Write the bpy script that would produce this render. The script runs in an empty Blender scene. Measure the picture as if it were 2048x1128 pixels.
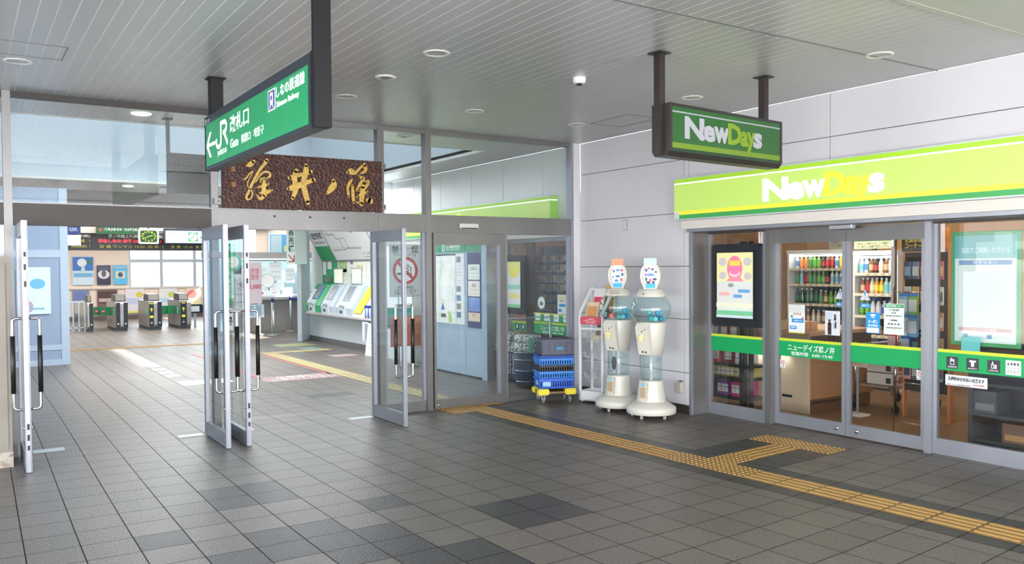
import bpy, bmesh, math, random
from mathutils import Vector, Matrix
random.seed(7)
PI = math.pi
scene = bpy.context.scene
C = scene.collection

# ------------------------------------------------------------------ camera
f_px, W_px = 1675.59, 2048
yaw, pitch, roll = math.radians(33.2905), math.radians(-1.48678), math.radians(-0.42205)
cam_d = bpy.data.cameras.new('camera')
cam_d.sensor_width = 36.0
cam_d.lens = f_px / W_px * 36.0
cam_d.shift_y = 13.8265 / W_px
cam_d.clip_start = 0.05
cam_d.clip_end = 300
cam = bpy.data.objects.new('camera', cam_d)
C.objects.link(cam)
fwd = Vector((math.sin(yaw) * math.cos(pitch), math.cos(yaw) * math.cos(pitch), math.sin(pitch)))
rgt0 = Vector((math.cos(yaw), -math.sin(yaw), 0))
up0 = rgt0.cross(fwd)
rgt = math.cos(roll) * rgt0 + math.sin(roll) * up0
upv = -math.sin(roll) * rgt0 + math.cos(roll) * up0
m = Matrix((rgt, upv, -fwd)).transposed().to_4x4()
m.translation = Vector((-3.5654, -3.85259, 1.67473))
cam.matrix_world = m
scene.camera = cam

# ------------------------------------------------------------------ view, world, lights
scene.view_settings.view_transform = 'Standard'
scene.view_settings.look = 'None'
scene.view_settings.gamma = 1.0
scene.view_settings.use_curve_mapping = False
scene.view_settings.exposure = 0.08
scene.cycles.use_denoising = True
scene.cycles.max_bounces = 10
scene.cycles.diffuse_bounces = 5
scene.cycles.glossy_bounces = 5
scene.cycles.transparent_max_bounces = 24
scene.cycles.transmission_bounces = 6
scene.cycles.sample_clamp_indirect = 6.0
scene.cycles.caustics_reflective = False
scene.cycles.caustics_refractive = False

world = bpy.data.worlds.new('world')
scene.world = world
world.use_nodes = True
wn = world.node_tree
bg = wn.nodes['Background']
tc = wn.nodes.new('ShaderNodeTexCoord')
sep = wn.nodes.new('ShaderNodeSeparateXYZ')
ramp = wn.nodes.new('ShaderNodeValToRGB')
wn.links.new(tc.outputs['Generated'], sep.inputs[0])
wn.links.new(sep.outputs['Z'], ramp.inputs[0])
wn.links.new(ramp.outputs[0], bg.inputs[0])
ramp.color_ramp.elements[0].position = 0.0
ramp.color_ramp.elements[0].color = (0.55, 0.56, 0.57, 1)
ramp.color_ramp.elements[1].position = 0.5
ramp.color_ramp.elements[1].color = (0.62, 0.80, 1.0, 1)
e = ramp.color_ramp.elements.new(0.02)
e.color = (0.95, 0.98, 1.0, 1)
bg.inputs[1].default_value = 4.0

def area(name, loc, size, direction, power, color=(1, 1, 1)):
    l = bpy.data.lights.new(name, 'AREA')
    l.shape = 'RECTANGLE'
    l.size, l.size_y = size
    l.energy = power
    l.color = color
    o = bpy.data.objects.new(name, l)
    o.location = loc
    o.rotation_euler = Vector(direction).to_track_quat('-Z', 'Y').to_euler()
    C.objects.link(o)
    return o

# daylight: sun on the street outside, skylight over the well, far windows and the open street side; fill lamps are additions
sun_d = bpy.data.lights.new('sun', 'SUN')
sun_d.energy = 34
sun_d.angle = 0.02
sun_d.color = (1.0, 0.97, 0.92)
sun = bpy.data.objects.new('sun', sun_d)
sun.rotation_euler = Vector((-0.8, 0.12, -0.62)).to_track_quat('-Z', 'Y').to_euler()
C.objects.link(sun)
area('skylight_light', (-0.9, 9.4, 5.15), (6.4, 6.4), (0, 0, -1), 300, (0.88, 0.95, 1.0))
area('far_window_light', (4.5, 27.3, 1.9), (6.0, 1.6), (-0.25, -1, -0.1), 160, (0.95, 0.98, 1.0))
area('gate_hall_fill', (0.0, 21.0, 3.2), (9.0, 9.0), (0, 0, -1), 900, (1.0, 0.98, 0.95))  # added fill, no fitting here; brightens the hall that the windows light
area('street_light', (-1.2, -7.6, 1.65), (12.0, 3.1), (0.0, 1, 0.03), 820, (1.0, 0.98, 0.98))
area('left_window_light', (-5.05, -2.9, 1.4), (9.0, 2.2), (1, 0.9, 0.08), 220, (0.97, 0.98, 1.0))
area('ticket_bay_fill', (2.86, 10.5, 3.2), (0.5, 8.5), (-0.15, 0, -1), 480, (0.97, 0.99, 1.0))  # unseen lamp added to brighten the ticket bay and inner wall
area('office_light', (4.0, 19.5, 3.1), (4.0, 1.2), (0, 0, -1), 120, (0.95, 0.99, 1.0))
area('shop_wall_fill', (5.8, 3.2, 2.5), (1.6, 5.0), (1.0, 0, -0.8), 75, (1.0, 0.95, 0.88))  # extra unseen fill tilted at the shop's upper back wall, not a fitting


# ------------------------------------------------------------------ helpers
def lin(c):
    r = []
    for v in c[:3]:
        v = v / 255.0
        r.append(v / 12.92 if v <= 0.04045 else ((v + 0.055) / 1.055) ** 2.4)
    return (r[0], r[1], r[2], 1.0)

MATS = {}
def mat(rgb, rough=0.5, metal=0.0, emit=0.0, spec=0.5, bump=None, key=None):
    k = key or (tuple(rgb), rough, metal, emit, spec, bump)
    if k in MATS:
        return MATS[k]
    m_ = bpy.data.materials.new('material')
    m_.use_nodes = True
    nt = m_.node_tree
    b = nt.nodes['Principled BSDF']
    c = lin(rgb)
    b.inputs['Base Color'].default_value = c
    b.inputs['Roughness'].default_value = rough
    b.inputs['Metallic'].default_value = metal
    b.inputs['Specular IOR Level'].default_value = spec
    # faint procedural unevenness in the gloss so no surface is perfectly flat
    t = nt.nodes.new('ShaderNodeTexCoord')
    n = nt.nodes.new('ShaderNodeTexNoise')
    n.inputs['Scale'].default_value = 9.0
    nt.links.new(t.outputs['Object'], n.inputs['Vector'])
    mr = nt.nodes.new('ShaderNodeMapRange')
    mr.inputs['To Min'].default_value = max(0.02, rough - 0.04)
    mr.inputs['To Max'].default_value = min(1.0, rough + 0.06)
    nt.links.new(n.outputs['Fac'], mr.inputs['Value'])
    nt.links.new(mr.outputs[0], b.inputs['Roughness'])
    if bump:
        n2 = nt.nodes.new('ShaderNodeTexNoise')
        n2.inputs['Scale'].default_value = bump[0]
        nt.links.new(t.outputs['Object'], n2.inputs['Vector'])
        bp = nt.nodes.new('ShaderNodeBump')
        bp.inputs['Strength'].default_value = bump[1]
        bp.inputs['Distance'].default_value = 0.01
        nt.links.new(n2.outputs['Fac'], bp.inputs['Height'])
        nt.links.new(bp.outputs[0], b.inputs['Normal'])
    if emit:
        b.inputs['Emission Color'].default_value = c
        b.inputs['Emission Strength'].default_value = emit
    MATS[k] = m_
    return m_

def glass_mat(tint=(0.96, 0.985, 0.98), refl=1.8, wire=False, key='glass'):
    if key in MATS:
        return MATS[key]
    m_ = bpy.data.materials.new('glass')
    m_.use_nodes = True
    nt = m_.node_tree
    nt.nodes.clear()
    out = nt.nodes.new('ShaderNodeOutputMaterial')
    tr = nt.nodes.new('ShaderNodeBsdfTransparent')
    tr.inputs[0].default_value = (*tint, 1)
    gl = nt.nodes.new('ShaderNodeBsdfGlossy')
    gl.inputs['Roughness'].default_value = 0.0
    fr = nt.nodes.new('ShaderNodeFresnel')
    fr.inputs['IOR'].default_value = 1.45
    mu = nt.nodes.new('ShaderNodeMath')
    mu.operation = 'MULTIPLY'
    mu.inputs[1].default_value = refl
    mx = nt.nodes.new('ShaderNodeMixShader')
    # reflect only where the ray enters the pane
    ge = nt.nodes.new('ShaderNodeNewGeometry')
    iv = nt.nodes.new('ShaderNodeMath')
    iv.operation = 'SUBTRACT'
    iv.inputs[0].default_value = 1.0
    nt.links.new(ge.outputs['Backfacing'], iv.inputs[1])
    mu2 = nt.nodes.new('ShaderNodeMath')
    mu2.operation = 'MULTIPLY'
    nt.links.new(fr.outputs[0], mu.inputs[0])
    nt.links.new(mu.outputs[0], mu2.inputs[0])
    nt.links.new(iv.outputs[0], mu2.inputs[1])
    nt.links.new(mu2.outputs[0], mx.inputs[0])
    nt.links.new(tr.outputs[0], mx.inputs[1])
    nt.links.new(gl.outputs[0], mx.inputs[2])
    last = mx
    if wire:
        # diagonal wire netting cast inside the pane
        t = nt.nodes.new('ShaderNodeTexCoord')
        s = nt.nodes.new('ShaderNodeSeparateXYZ')
        nt.links.new(t.outputs['Object'], s.inputs[0])
        h = nt.nodes.new('ShaderNodeMath')
        h.operation = 'ADD'
        nt.links.new(s.outputs['X'], h.inputs[0])
        nt.links.new(s.outputs['Y'], h.inputs[1])
        vals = []
        for op in ('ADD', 'SUBTRACT'):
            a = nt.nodes.new('ShaderNodeMath')
            a.operation = op
            nt.links.new(h.outputs[0], a.inputs[0])
            nt.links.new(s.outputs['Z'], a.inputs[1])
            p = nt.nodes.new('ShaderNodeMath')
            p.operation = 'PINGPONG'
            p.inputs[1].default_value = 0.017
            nt.links.new(a.outputs[0], p.inputs[0])
            c = nt.nodes.new('ShaderNodeMath')
            c.operation = 'LESS_THAN'
            c.inputs[1].default_value = 0.0011
            nt.links.new(p.outputs[0], c.inputs[0])
            vals.append(c)
        mxm = nt.nodes.new('ShaderNodeMath')
        mxm.operation = 'MAXIMUM'
        nt.links.new(vals[0].outputs[0], mxm.inputs[0])
        nt.links.new(vals[1].outputs[0], mxm.inputs[1])
        fm = nt.nodes.new('ShaderNodeMath')
        fm.operation = 'MULTIPLY'
        fm.inputs[1].default_value = 0.22
        nt.links.new(mxm.outputs[0], fm.inputs[0])
        d = nt.nodes.new('ShaderNodeBsdfDiffuse')
        d.inputs[0].default_value = (0.42, 0.45, 0.47, 1)
        m2 = nt.nodes.new('ShaderNodeMixShader')
        nt.links.new(fm.outputs[0], m2.inputs[0])
        nt.links.new(mx.outputs[0], m2.inputs[1])
        nt.links.new(d.outputs[0], m2.inputs[2])
        last = m2
    nt.links.new(last.outputs[0], out.inputs[0])
    MATS[key] = m_
    return m_

def noise_mat(c1, c2, scale, rough=0.5, metal=0.0, bump=0.0, stretch=(1, 1, 1), key=None, detail=4, spec=0.5, voronoi=False, brange=(0.35, 0.65)):
    if key in MATS:
        return MATS[key]
    m_ = bpy.data.materials.new(key)
    m_.use_nodes = True
    nt = m_.node_tree
    b = nt.nodes['Principled BSDF']
    t = nt.nodes.new('ShaderNodeTexCoord')
    mp = nt.nodes.new('ShaderNodeMapping')
    mp.inputs['Scale'].default_value = stretch
    n = nt.nodes.new('ShaderNodeTexVoronoi' if voronoi else 'ShaderNodeTexNoise')
    n.inputs['Scale'].default_value = scale
    if not voronoi:
        n.inputs['Detail'].default_value = detail
    nt.links.new(t.outputs['Object'], mp.inputs[0])
    nt.links.new(mp.outputs[0], n.inputs['Vector'])
    r = nt.nodes.new('ShaderNodeValToRGB')
    r.color_ramp.elements[0].position, r.color_ramp.elements[1].position = brange
    r.color_ramp.elements[0].color = lin(c1)
    r.color_ramp.elements[1].color = lin(c2)
    o = n.outputs['Distance'] if voronoi else n.outputs['Fac']
    nt.links.new(o, r.inputs[0])
    nt.links.new(r.outputs[0], b.inputs['Base Color'])
    b.inputs['Roughness'].default_value = rough
    b.inputs['Metallic'].default_value = metal
    b.inputs['Specular IOR Level'].default_value = spec
    if bump:
        bp = nt.nodes.new('ShaderNodeBump')
        bp.inputs['Strength'].default_value = bump
        bp.inputs['Distance'].default_value = 0.01
        nt.links.new(o, bp.inputs['Height'])
        nt.links.new(bp.outputs[0], b.inputs['Normal'])
    MATS[key] = m_
    return m_

# bmesh shapes ------------------------------------------------------
def box(bm, x0, x1, y0, y1, z0, z1, mi=0):
    v = [bm.verts.new(p) for p in ((x0, y0, z0), (x1, y0, z0), (x1, y1, z0), (x0, y1, z0), (x0, y0, z1), (x1, y0, z1), (x1, y1, z1), (x0, y1, z1))]
    for q in ((0, 3, 2, 1), (4, 5, 6, 7), (0, 1, 5, 4), (1, 2, 6, 5), (2, 3, 7, 6), (3, 0, 4, 7)):
        f = bm.faces.new([v[i] for i in q])
        f.material_index = mi
    return v

def B(*bxs):
    bm = bmesh.new()
    for b in bxs:
        box(bm, *b)
    return bm

def RB(x0, x1, y0, y1, z0, z1, r=0.01, seg=2):
    bm = B((x0, x1, y0, y1, z0, z1))
    bmesh.ops.bevel(bm, geom=bm.edges[:], offset=r, segments=seg, affect='EDGES', profile=0.5)
    return bm

def tube(bm, pts, r, seg=10, cap=True, mi=0, radii=None):
    pts = [Vector(p) for p in pts]
    rings = []
    n = len(pts)
    prev = None
    for i, p in enumerate(pts):
        if i == 0:
            d = pts[1] - p
        elif i == n - 1:
            d = p - pts[i - 1]
        else:
            d = (pts[i + 1] - p).normalized() + (p - pts[i - 1]).normalized()
        d.normalize()
        if prev is None:
            a = Vector((0, 0, 1)) if abs(d.z) < 0.9 else Vector((1, 0, 0))
            u = d.cross(a).normalized()
        else:
            u = (prev - d * prev.dot(d)).normalized()
        prev = u
        w = d.cross(u)
        rr = radii[i] if radii else r
        rings.append([bm.verts.new(p + (u * math.cos(2 * PI * k / seg) + w * math.sin(2 * PI * k / seg)) * rr) for k in range(seg)])
    for a, b in zip(rings, rings[1:]):
        for k in range(seg):
            f = bm.faces.new((a[k], a[(k + 1) % seg], b[(k + 1) % seg], b[k]))
            f.smooth = True
            f.material_index = mi
    if cap:
        for ring in (rings[0][::-1], rings[-1]):
            f = bm.faces.new(ring)
            f.material_index = mi
    return bm

def T(*tubes, seg=10):
    bm = bmesh.new()
    for pts, r in tubes:
        tube(bm, pts, r, seg)
    return bm

def bend(pts, r=0.03, k=4):
    """polyline with rounded corners"""
    pts = [Vector(p) for p in pts]
    out = [pts[0]]
    for a, b, c in zip(pts, pts[1:], pts[2:]):
        d1, d2 = (a - b), (c - b)
        rr = min(r, d1.length / 2, d2.length / 2)
        p1, p2 = b + d1.normalized() * rr, b + d2.normalized() * rr
        for i in range(k + 1):
            t = i / k
            out.append(p1 * (1 - t) ** 2 + b * 2 * t * (1 - t) + p2 * t * t)
    out.append(pts[-1])
    return out

def lathe(bm, prof, cx=0, cy=0, seg=32, mi=0, smooth=True, sx=1.0, sy=1.0):
    rings = []
    for r, z in prof:
        if r < 1e-6:
            rings.append([bm.verts.new((cx, cy, z))])
        else:
            rings.append([bm.verts.new((cx + sx * r * math.cos(2 * PI * k / seg), cy + sy * r * math.sin(2 * PI * k / seg), z)) for k in range(seg)])
    for a, b in zip(rings, rings[1:]):
        for k in range(seg):
            if len(a) == 1 and len(b) == 1:
                continue
            if len(a) == 1:
                f = bm.faces.new((a[0], b[(k + 1) % seg], b[k]))
            elif len(b) == 1:
                f = bm.faces.new((a[k], a[(k + 1) % seg], b[0]))
            else:
                f = bm.faces.new((a[k], a[(k + 1) % seg], b[(k + 1) % seg], b[k]))
            f.smooth = smooth
            f.material_index = mi
    return bm

def prism(bm, pts, h0, h1, axis='z', mi=0):
    """extrude a 2D outline along an axis"""
    def P(p, h):
        if axis == 'z':
            return (p[0], p[1], h)
        if axis == 'y':
            return (p[0], h, p[1])
        return (h, p[0], p[1])
    a = [bm.verts.new(P(p, h0)) for p in pts]
    b = [bm.verts.new(P(p, h1)) for p in pts]
    n = len(pts)
    fs = [bm.faces.new(a[::-1]), bm.faces.new(b)]
    for i in range(n):
        fs.append(bm.faces.new((a[i], a[(i + 1) % n], b[(i + 1) % n], b[i])))
    for f in fs:
        f.material_index = mi
    return bm

def ellipse(cx, cy, rx, ry, n=24):
    return [(cx + rx * math.cos(2 * PI * i / n), cy + ry * math.sin(2 * PI * i / n)) for i in range(n)]

def rrect(x0, x1, y0, y1, r, n=5):
    out = []
    for cx, cy, a0 in ((x1 - r, y1 - r, 0), (x0 + r, y1 - r, PI / 2), (x0 + r, y0 + r, PI), (x1 - r, y0 + r, 1.5 * PI)):
        for i in range(n + 1):
            a = a0 + PI / 2 * i / n
            out.append((cx + r * math.cos(a), cy + r * math.sin(a)))
    return out

def ring_prism(bm, outer, inner, h0, h1, axis='z'):
    def P(p, h):
        return (p[0], p[1], h) if axis == 'z' else ((p[0], h, p[1]) if axis == 'y' else (h, p[0], p[1]))
    n = len(outer)
    o0 = [bm.verts.new(P(p, h0)) for p in outer]
    o1 = [bm.verts.new(P(p, h1)) for p in outer]
    i0 = [bm.verts.new(P(p, h0)) for p in inner]
    i1 = [bm.verts.new(P(p, h1)) for p in inner]
    for k in range(n):
        j = (k + 1) % n
        for q in ((o0[k], o0[j], o1[j], o1[k]), (i0[j], i0[k], i1[k], i1[j]), (o1[k], o1[j], i1[j], i1[k]), (o0[j], o0[k], i0[k], i0[j])):
            bm.faces.new(q)
    return bm

WM = {}
def put(o, parent=None, M_=None):
    C.objects.link(o)
    if parent is not None:
        o.parent = parent
        WM[o.name] = WM[parent.name]
    else:
        WM[o.name] = M_ or Matrix.Identity(4)
        o.matrix_world = WM[o.name]
    return o

def obj(name, bm, m_, parent=None, world=False, M_=None, label=None):
    """one mesh object; local coordinates of its parent unless world=True"""
    bmesh.ops.recalc_face_normals(bm, faces=bm.faces[:])
    me = bpy.data.meshes.new(name)
    if world and parent is not None:
        bm.transform(WM[parent.name].inverted())
    if world and parent is None and M_ is not None:
        bm.transform(M_.inverted())
    bm.to_mesh(me)
    bm.free()
    for q in (m_ if isinstance(m_, (list, tuple)) else [m_]):
        me.materials.append(q)
    o = bpy.data.objects.new(name, me)
    put(o, parent, M_)
    if label:
        o['label'] = label
    return o

def tag(o, label, cat, group=None):
    o['label'] = label
    o['category'] = cat
    if group:
        o['group'] = group
    return o

def struct(o):
    o['kind'] = 'structure'
    return o

def at(loc, face='S', rz=None, tilt=0):
    """matrix of a thing: local x right, y up, z out of the face. S faces -Y, W faces -X. U: plain upright axes"""
    loc = Vector(loc)
    if face == 'U':
        return Matrix.Translation(loc) @ Matrix.Rotation(rz or 0, 4, 'Z')
    if face == 'S':
        r, n = Vector((1, 0, 0)), Vector((0, -1, 0))
    elif face == 'W':
        r, n = Vector((0, -1, 0)), Vector((-1, 0, 0))
    M3 = Matrix((r, Vector((0, 0, 1)), n)).transposed().to_4x4()
    mm = Matrix.Translation(loc)
    if rz:
        mm = mm @ Matrix.Rotation(rz, 4, 'Z')
    mm = mm @ M3
    if tilt:
        mm = mm @ Matrix.Rotation(tilt, 4, 'X')
    return mm

def thing(name, label, cat, M_, group=None):
    o = bpy.data.objects.new(name, None)
    o.empty_display_size = 0.1
    put(o, None, M_)
    return tag(o, label, cat, group)

def sthing(name, M_):
    o = bpy.data.objects.new(name, None)
    o.empty_display_size = 0.1
    put(o, None, M_)
    return struct(o)

def dup(root, M_, label=None, group=None):
    r = root.copy()
    C.objects.link(r)
    r.matrix_world = M_
    WM[r.name] = M_
    if label:
        r['label'] = label
    if group:
        r['group'] = group
    for ch in list(root.children):
        c = ch.copy()
        C.objects.link(c)
        c.parent = r
        for g in list(ch.children):
            d = g.copy()
            C.objects.link(d)
            d.parent = c
    return r

def text(body, w, h, cx, cy, z, m_, parent, name='lettering', bold=0.0, ex=0.0015, world_axes=None, spacing=1.0, shear=0.0, M_=None, line=1.0, align='CENTER'):
    """lettering fitted into a w x h box centred on (cx, cy) of the parent's face"""
    c = bpy.data.curves.new(name, 'FONT')
    c.body = body
    c.align_x = align
    c.offset = bold
    c.extrude = 0.01
    c.resolution_u = 2
    c.space_character = spacing
    c.space_line = line
    c.shear = shear
    o = bpy.data.objects.new('tmp', c)
    C.objects.link(o)
    dg = bpy.context.evaluated_depsgraph_get()
    me = bpy.data.meshes.new_from_object(o.evaluated_get(dg))
    bpy.data.objects.remove(o)
    bpy.data.curves.remove(c)
    xs = [v.co.x for v in me.vertices]
    ys = [v.co.y for v in me.vertices]
    if not xs:
        return None
    x0, x1, y0, y1 = min(xs), max(xs), min(ys), max(ys)
    sx = w / max(1e-6, x1 - x0)
    sy = h / max(1e-6, y1 - y0)
    if w == 0:
        sx = sy
    if h == 0:
        sy = sx
    for v in me.vertices:
        v.co = Vector(((v.co.x - (x0 + x1) / 2) * sx + cx, (v.co.y - (y0 + y1) / 2) * sy + cy, z + (ex if v.co.z > 0 else 0.0)))
    me.name = name
    me.materials.clear()
    me.materials.append(m_)
    o = bpy.data.objects.new(name, me)
    put(o, parent, M_)
    return o

def flat(shapes, z=0.0, t=0.001):
    """flat coloured patches printed on a face: (points, material index)"""
    bm = bmesh.new()
    for i, (pts, mi) in enumerate(shapes):
        prism(bm, pts, z, z + t * (1 + 0.15 * i), 'z', mi)
    return bm

def rc(x0, x1, y0, y1):
    return [(x0, y0), (x1, y0), (x1, y1), (x0, y1)]

# ------------------------------------------------------------------ shared materials
STEEL = noise_mat((116, 115, 115), (128, 127, 127), 1.5, 0.38, 0.6, 0.0, (1, 1, 0.4), 'brushed_steel')
STEEL_DK = noise_mat((58, 54, 52), (66, 61, 59), 1.2, 0.5, 0.2, 0.0, (0.4, 1, 1), 'brushed_steel_warm')
ALU = noise_mat((146, 149, 158), (157, 159, 168), 2.0, 0.36, 0.55, 0.0, (1, 1, 0.4), 'aluminium')
CHROME = mat((205, 205, 208), 0.12, 1.0)
BLACK = mat((18, 18, 20), 0.45)
RUBBER = mat((28, 28, 30), 0.7)
DARK = mat((42, 42, 46), 0.5)
WHITE = mat((238, 238, 238), 0.45)
PAPER = mat((236, 238, 240), 0.7)
PANEL = mat((214, 212, 216), 0.38)
GREEN = mat((0, 158, 88), 0.45)
GLASS = glass_mat()
GLASS_SHOP = glass_mat((0.95, 0.96, 0.955), 2.0, False, 'glass_shop')
WIREGLASS = glass_mat((0.95, 0.975, 0.98), 1.8, True, 'wire_glass')

# ------------------------------------------------------------------ floor
EXP_ = [(0, 0), (0, 1), (0, 2), (0, 3), (0, 4), (1, 0), (1, 1), (1, 2), (1, 3), (2, 0), (2, 1), (2, 2), (3, 0), (3, 1), (4, 0)]
WX = [0.0278, -0.2808, 0.1879, 0.0084, -0.0361, 0.1175, -0.3468, -0.0737, 0.1104, 0.1017, 0.0654, -0.1123, -0.0315, 0.08, -0.0328]  # polynomial that shifts floor joints off their square grid, following lens distortion
WY = [-0.0088, -0.047, 0.1024, -0.0156, -0.0467, 0.196, -0.4176, -0.0435, 0.1505, 0.1897, 0.0392, -0.1522, -0.0329, 0.1135, -0.0472]
def lens_warp(x, y):
    """bends the square grid of tile joints to imitate lens distortion"""
    a, b = min(max(x, -3.9), 3.9) / 4, min(max(y, -2.1), 7.0) / 7
    return (x + sum(c * a ** i * b ** j for c, (i, j) in zip(WX, EXP_)), y + sum(c * a ** i * b ** j for c, (i, j) in zip(WY, EXP_)))

dark_cells = {(-2, 3), (-1, 3), (-2, 2), (-1, 2), (-4, 5), (-6, 4), (-7, 4), (-6, 3), (-7, 3), (-5, 3), (-5, 2), (-6, 2), (-8, 3), (-9, 5),
              (-7, 8), (-7, 7), (-6, 8), (-6, 7), (-4, 1), (-4, 0), (1, 22), (2, 22), (-5, 1)}
xs = [i * 0.3 for i in range(-17, 5)] + [1.35, 1.5, 1.8, 1.95, 2.1] + [2.1 + 0.3 * i for i in range(1, 16)]
ys = [j * 0.3 for j in range(-24, 96)]
bm = bmesh.new()
box(bm, -5.3, 7.0, -7.6, 28.5, -0.12, -0.004, 4)
g = 0.0032
for i in range(len(xs) - 1):
    for j in range(len(ys) - 1):
        x0, x1, y0, y1 = xs[i], xs[i + 1], ys[j], ys[j + 1]
        if y0 < 5 and x0 > 3.75:
            continue
        ci, cj = round(x0 / 0.3 + 0.001), round(y0 / 0.3)
        mi = random.choice((0, 0, 1, 2))
        border = (abs(x0 - 1.35) < 0.01 or abs(x0 - 1.8) < 0.01)
        if border and y0 < 4.7:
            mi = 3
        if (abs(y0 - 1.2) < 0.01 or abs(y0 - 0.6) < 0.01) and 1.9 < x0 < 2.6:
            mi = 3
        if x0 < 1.2 and (ci, cj) in dark_cells:
            mi = 3
        q = [lens_warp(x0, y0), lens_warp(x1, y0), lens_warp(x1, y1), lens_warp(x0, y1)]
        gx = (g, -g, -g, g)
        gy = (g, g, -g, -g)
        f = bm.faces.new([bm.verts.new((p[0] + a, p[1] + b, 0.0)) for p, a, b in zip(q, gx, gy)])
        f.material_index = mi
def tile(c1, c2, key):
    m_ = noise_mat(c1, c2, 60, 0.35, 0.0, 0.45, (1, 1, 1), key, 6, 0.42)
    return m_
floor = obj('floor', bm, [tile((96, 89, 83), (118, 110, 104), 'tile_a'), tile((92, 86, 80), (113, 106, 100), 'tile_b'), tile((99, 92, 86), (121, 113, 107), 'tile_c'),
                          tile((58, 56, 58), (74, 71, 73), 'tile_dark'), mat((40, 37, 35), 0.9)])
struct(floor)

# tactile paving --------------------------------------------------
YEL = noise_mat((134, 106, 64), (148, 118, 72), 14, 0.5, 0, 0.05, key='tactile_yellow')
YEL2 = mat((196, 154, 88), 0.45)
def tactile(name, label, cells, ms=None):
    """cells: (x0, y0, kind) kind b = bars along Y, c = bars along X, d = dots"""
    bm = bmesh.new()
    for x0, y0, kind in cells:
        P = lambda u, v: lens_warp(x0 + 0.3 * u, y0 + 0.3 * v)
        def slab(u0, u1, v0, v1, z0, z1, mi):
            pts = [P(u0, v0), P(u1, v0), P(u1, v1), P(u0, v1)]
            prism(bm, pts, z0, z1, 'z', mi)
        slab(0.01, 0.99, 0.01, 0.99, 0.0005, 0.003, 0)
        if kind in 'bc':
            for k in range(4):
                a = 0.14 + 0.24 * k
                if kind == 'b':
                    slab(a - 0.045, a + 0.045, 0.05, 0.95, 0.003, 0.007, 1)
                else:
                    slab(0.05, 0.95, a - 0.045, a + 0.045, 0.003, 0.007, 1)
        else:
            for k in range(6):
                for l in range(6):
                    cx, cy = P((k + 0.5) / 6, (l + 0.5) / 6)
                    prism(bm, ellipse(cx, cy, 0.013, 0.013, 8), 0.003, 0.007, 'z', 1)
    return tag(obj(name, bm, ms or [YEL, YEL2]), label, 'tactile paving')
main = [(1.5, 0.3 * j, 'd' if 2 <= j <= 4 else 'b') for j in range(-8, 16)]
tactile('tactile_paving', 'long yellow tactile paving strip of raised bars running towards the partition', main)
tactile('tactile_paving', 'short yellow tactile branch leading off the long strip to the shop door',
        [(1.8, 0.9, 'd'), (2.1, 0.9, 'c'), (2.4, 0.9, 'c'), (2.7, 0.6, 'd'), (2.7, 0.9, 'd'), (2.7, 1.2, 'd')])
tactile('tactile_paving', 'yellow tactile warning tiles in front of the closed sliding glass door', [(1.2, 4.5, 'd'), (1.5, 4.8, 'd'), (1.2, 4.8, 'd'), (1.8, 4.8, 'c')])
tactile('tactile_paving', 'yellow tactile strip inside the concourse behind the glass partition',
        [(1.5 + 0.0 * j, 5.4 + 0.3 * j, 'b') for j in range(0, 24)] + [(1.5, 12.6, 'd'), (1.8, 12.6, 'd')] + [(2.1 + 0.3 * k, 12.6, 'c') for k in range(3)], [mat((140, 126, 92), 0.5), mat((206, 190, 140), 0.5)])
tactile('tactile_paving', 'thin yellow tactile strip crossing the floor before the ticket gates',
        [(-2.1 + 0.3 * k, 15.6, 'c') for k in range(13)])

# floor markings ---------------------------------------------------
WH = mat((240, 240, 238), 0.5)
for k in range(9):
    y = 9.95 + 0.53 * k
    tag(obj('floor_tape', B((-0.92, -0.72, y, y + 0.26, 0.0005, 0.0025)), WH), 'one short white dash of the taped line leading to the ticket gates', 'floor tape', 'white dashes of the taped line')
tag(obj('floor_tape', B((-0.92, -0.20, 8.8, 9.3, 0.0005, 0.0025)), WH), 'wide white block at the near end of the dashed line on the floor', 'floor tape')
RED = mat((196, 92, 104), 0.5)
mm = at((0.8, 8.72, 0), 'U')
o = thing('floor_sticker', 'red and white lettered sticker band on the floor past the open doors', 'floor sticker', mm)
bm = B((-0.62, 0.55, -0.30, 0.30, 0.0005, 0.002))
obj('band', bm, mat((150, 122, 122), 0.5), o)
text('左側通行に\nご協力ください', 1.0, 0.44, 0, 0, 0.002, mat((224, 216, 216), 0.5), o)
tag(obj('floor_tape', B((0.2, 0.24, 8.9, 13.5, 0.0005, 0.002)), RED), 'thin red taped line at the left end of the lettered floor band', 'floor tape')
tag(obj('floor_tape', B((1.28, 1.32, 8.8, 12.5, 0.0005, 0.002)), RED), 'thin red taped line right beside the yellow strip in the concourse', 'floor tape')
PALE = [mat((160, 164, 118), 0.5), mat((130, 154, 148), 0.5), mat((165, 140, 142), 0.5)]
tag(obj('floor_sticker', B((2.1, 2.9, 13.8, 14.5, 0.0005, 0.002)), PALE[0]), 'pale yellow-green sticker on the floor before the ticket machines', 'floor sticker')
tag(obj('floor_sticker', B((2.35, 2.75, 12.9, 13.5, 0.0005, 0.002)), PALE[1]), 'pale blue-green sticker on the floor before the ticket machines', 'floor sticker')
tag(obj('floor_sticker', B((2.3, 2.8, 11.2, 11.6, 0.0005, 0.002)), PALE[2]), 'pale pink sticker on the floor nearest the leaning white poster', 'floor sticker')
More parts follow.
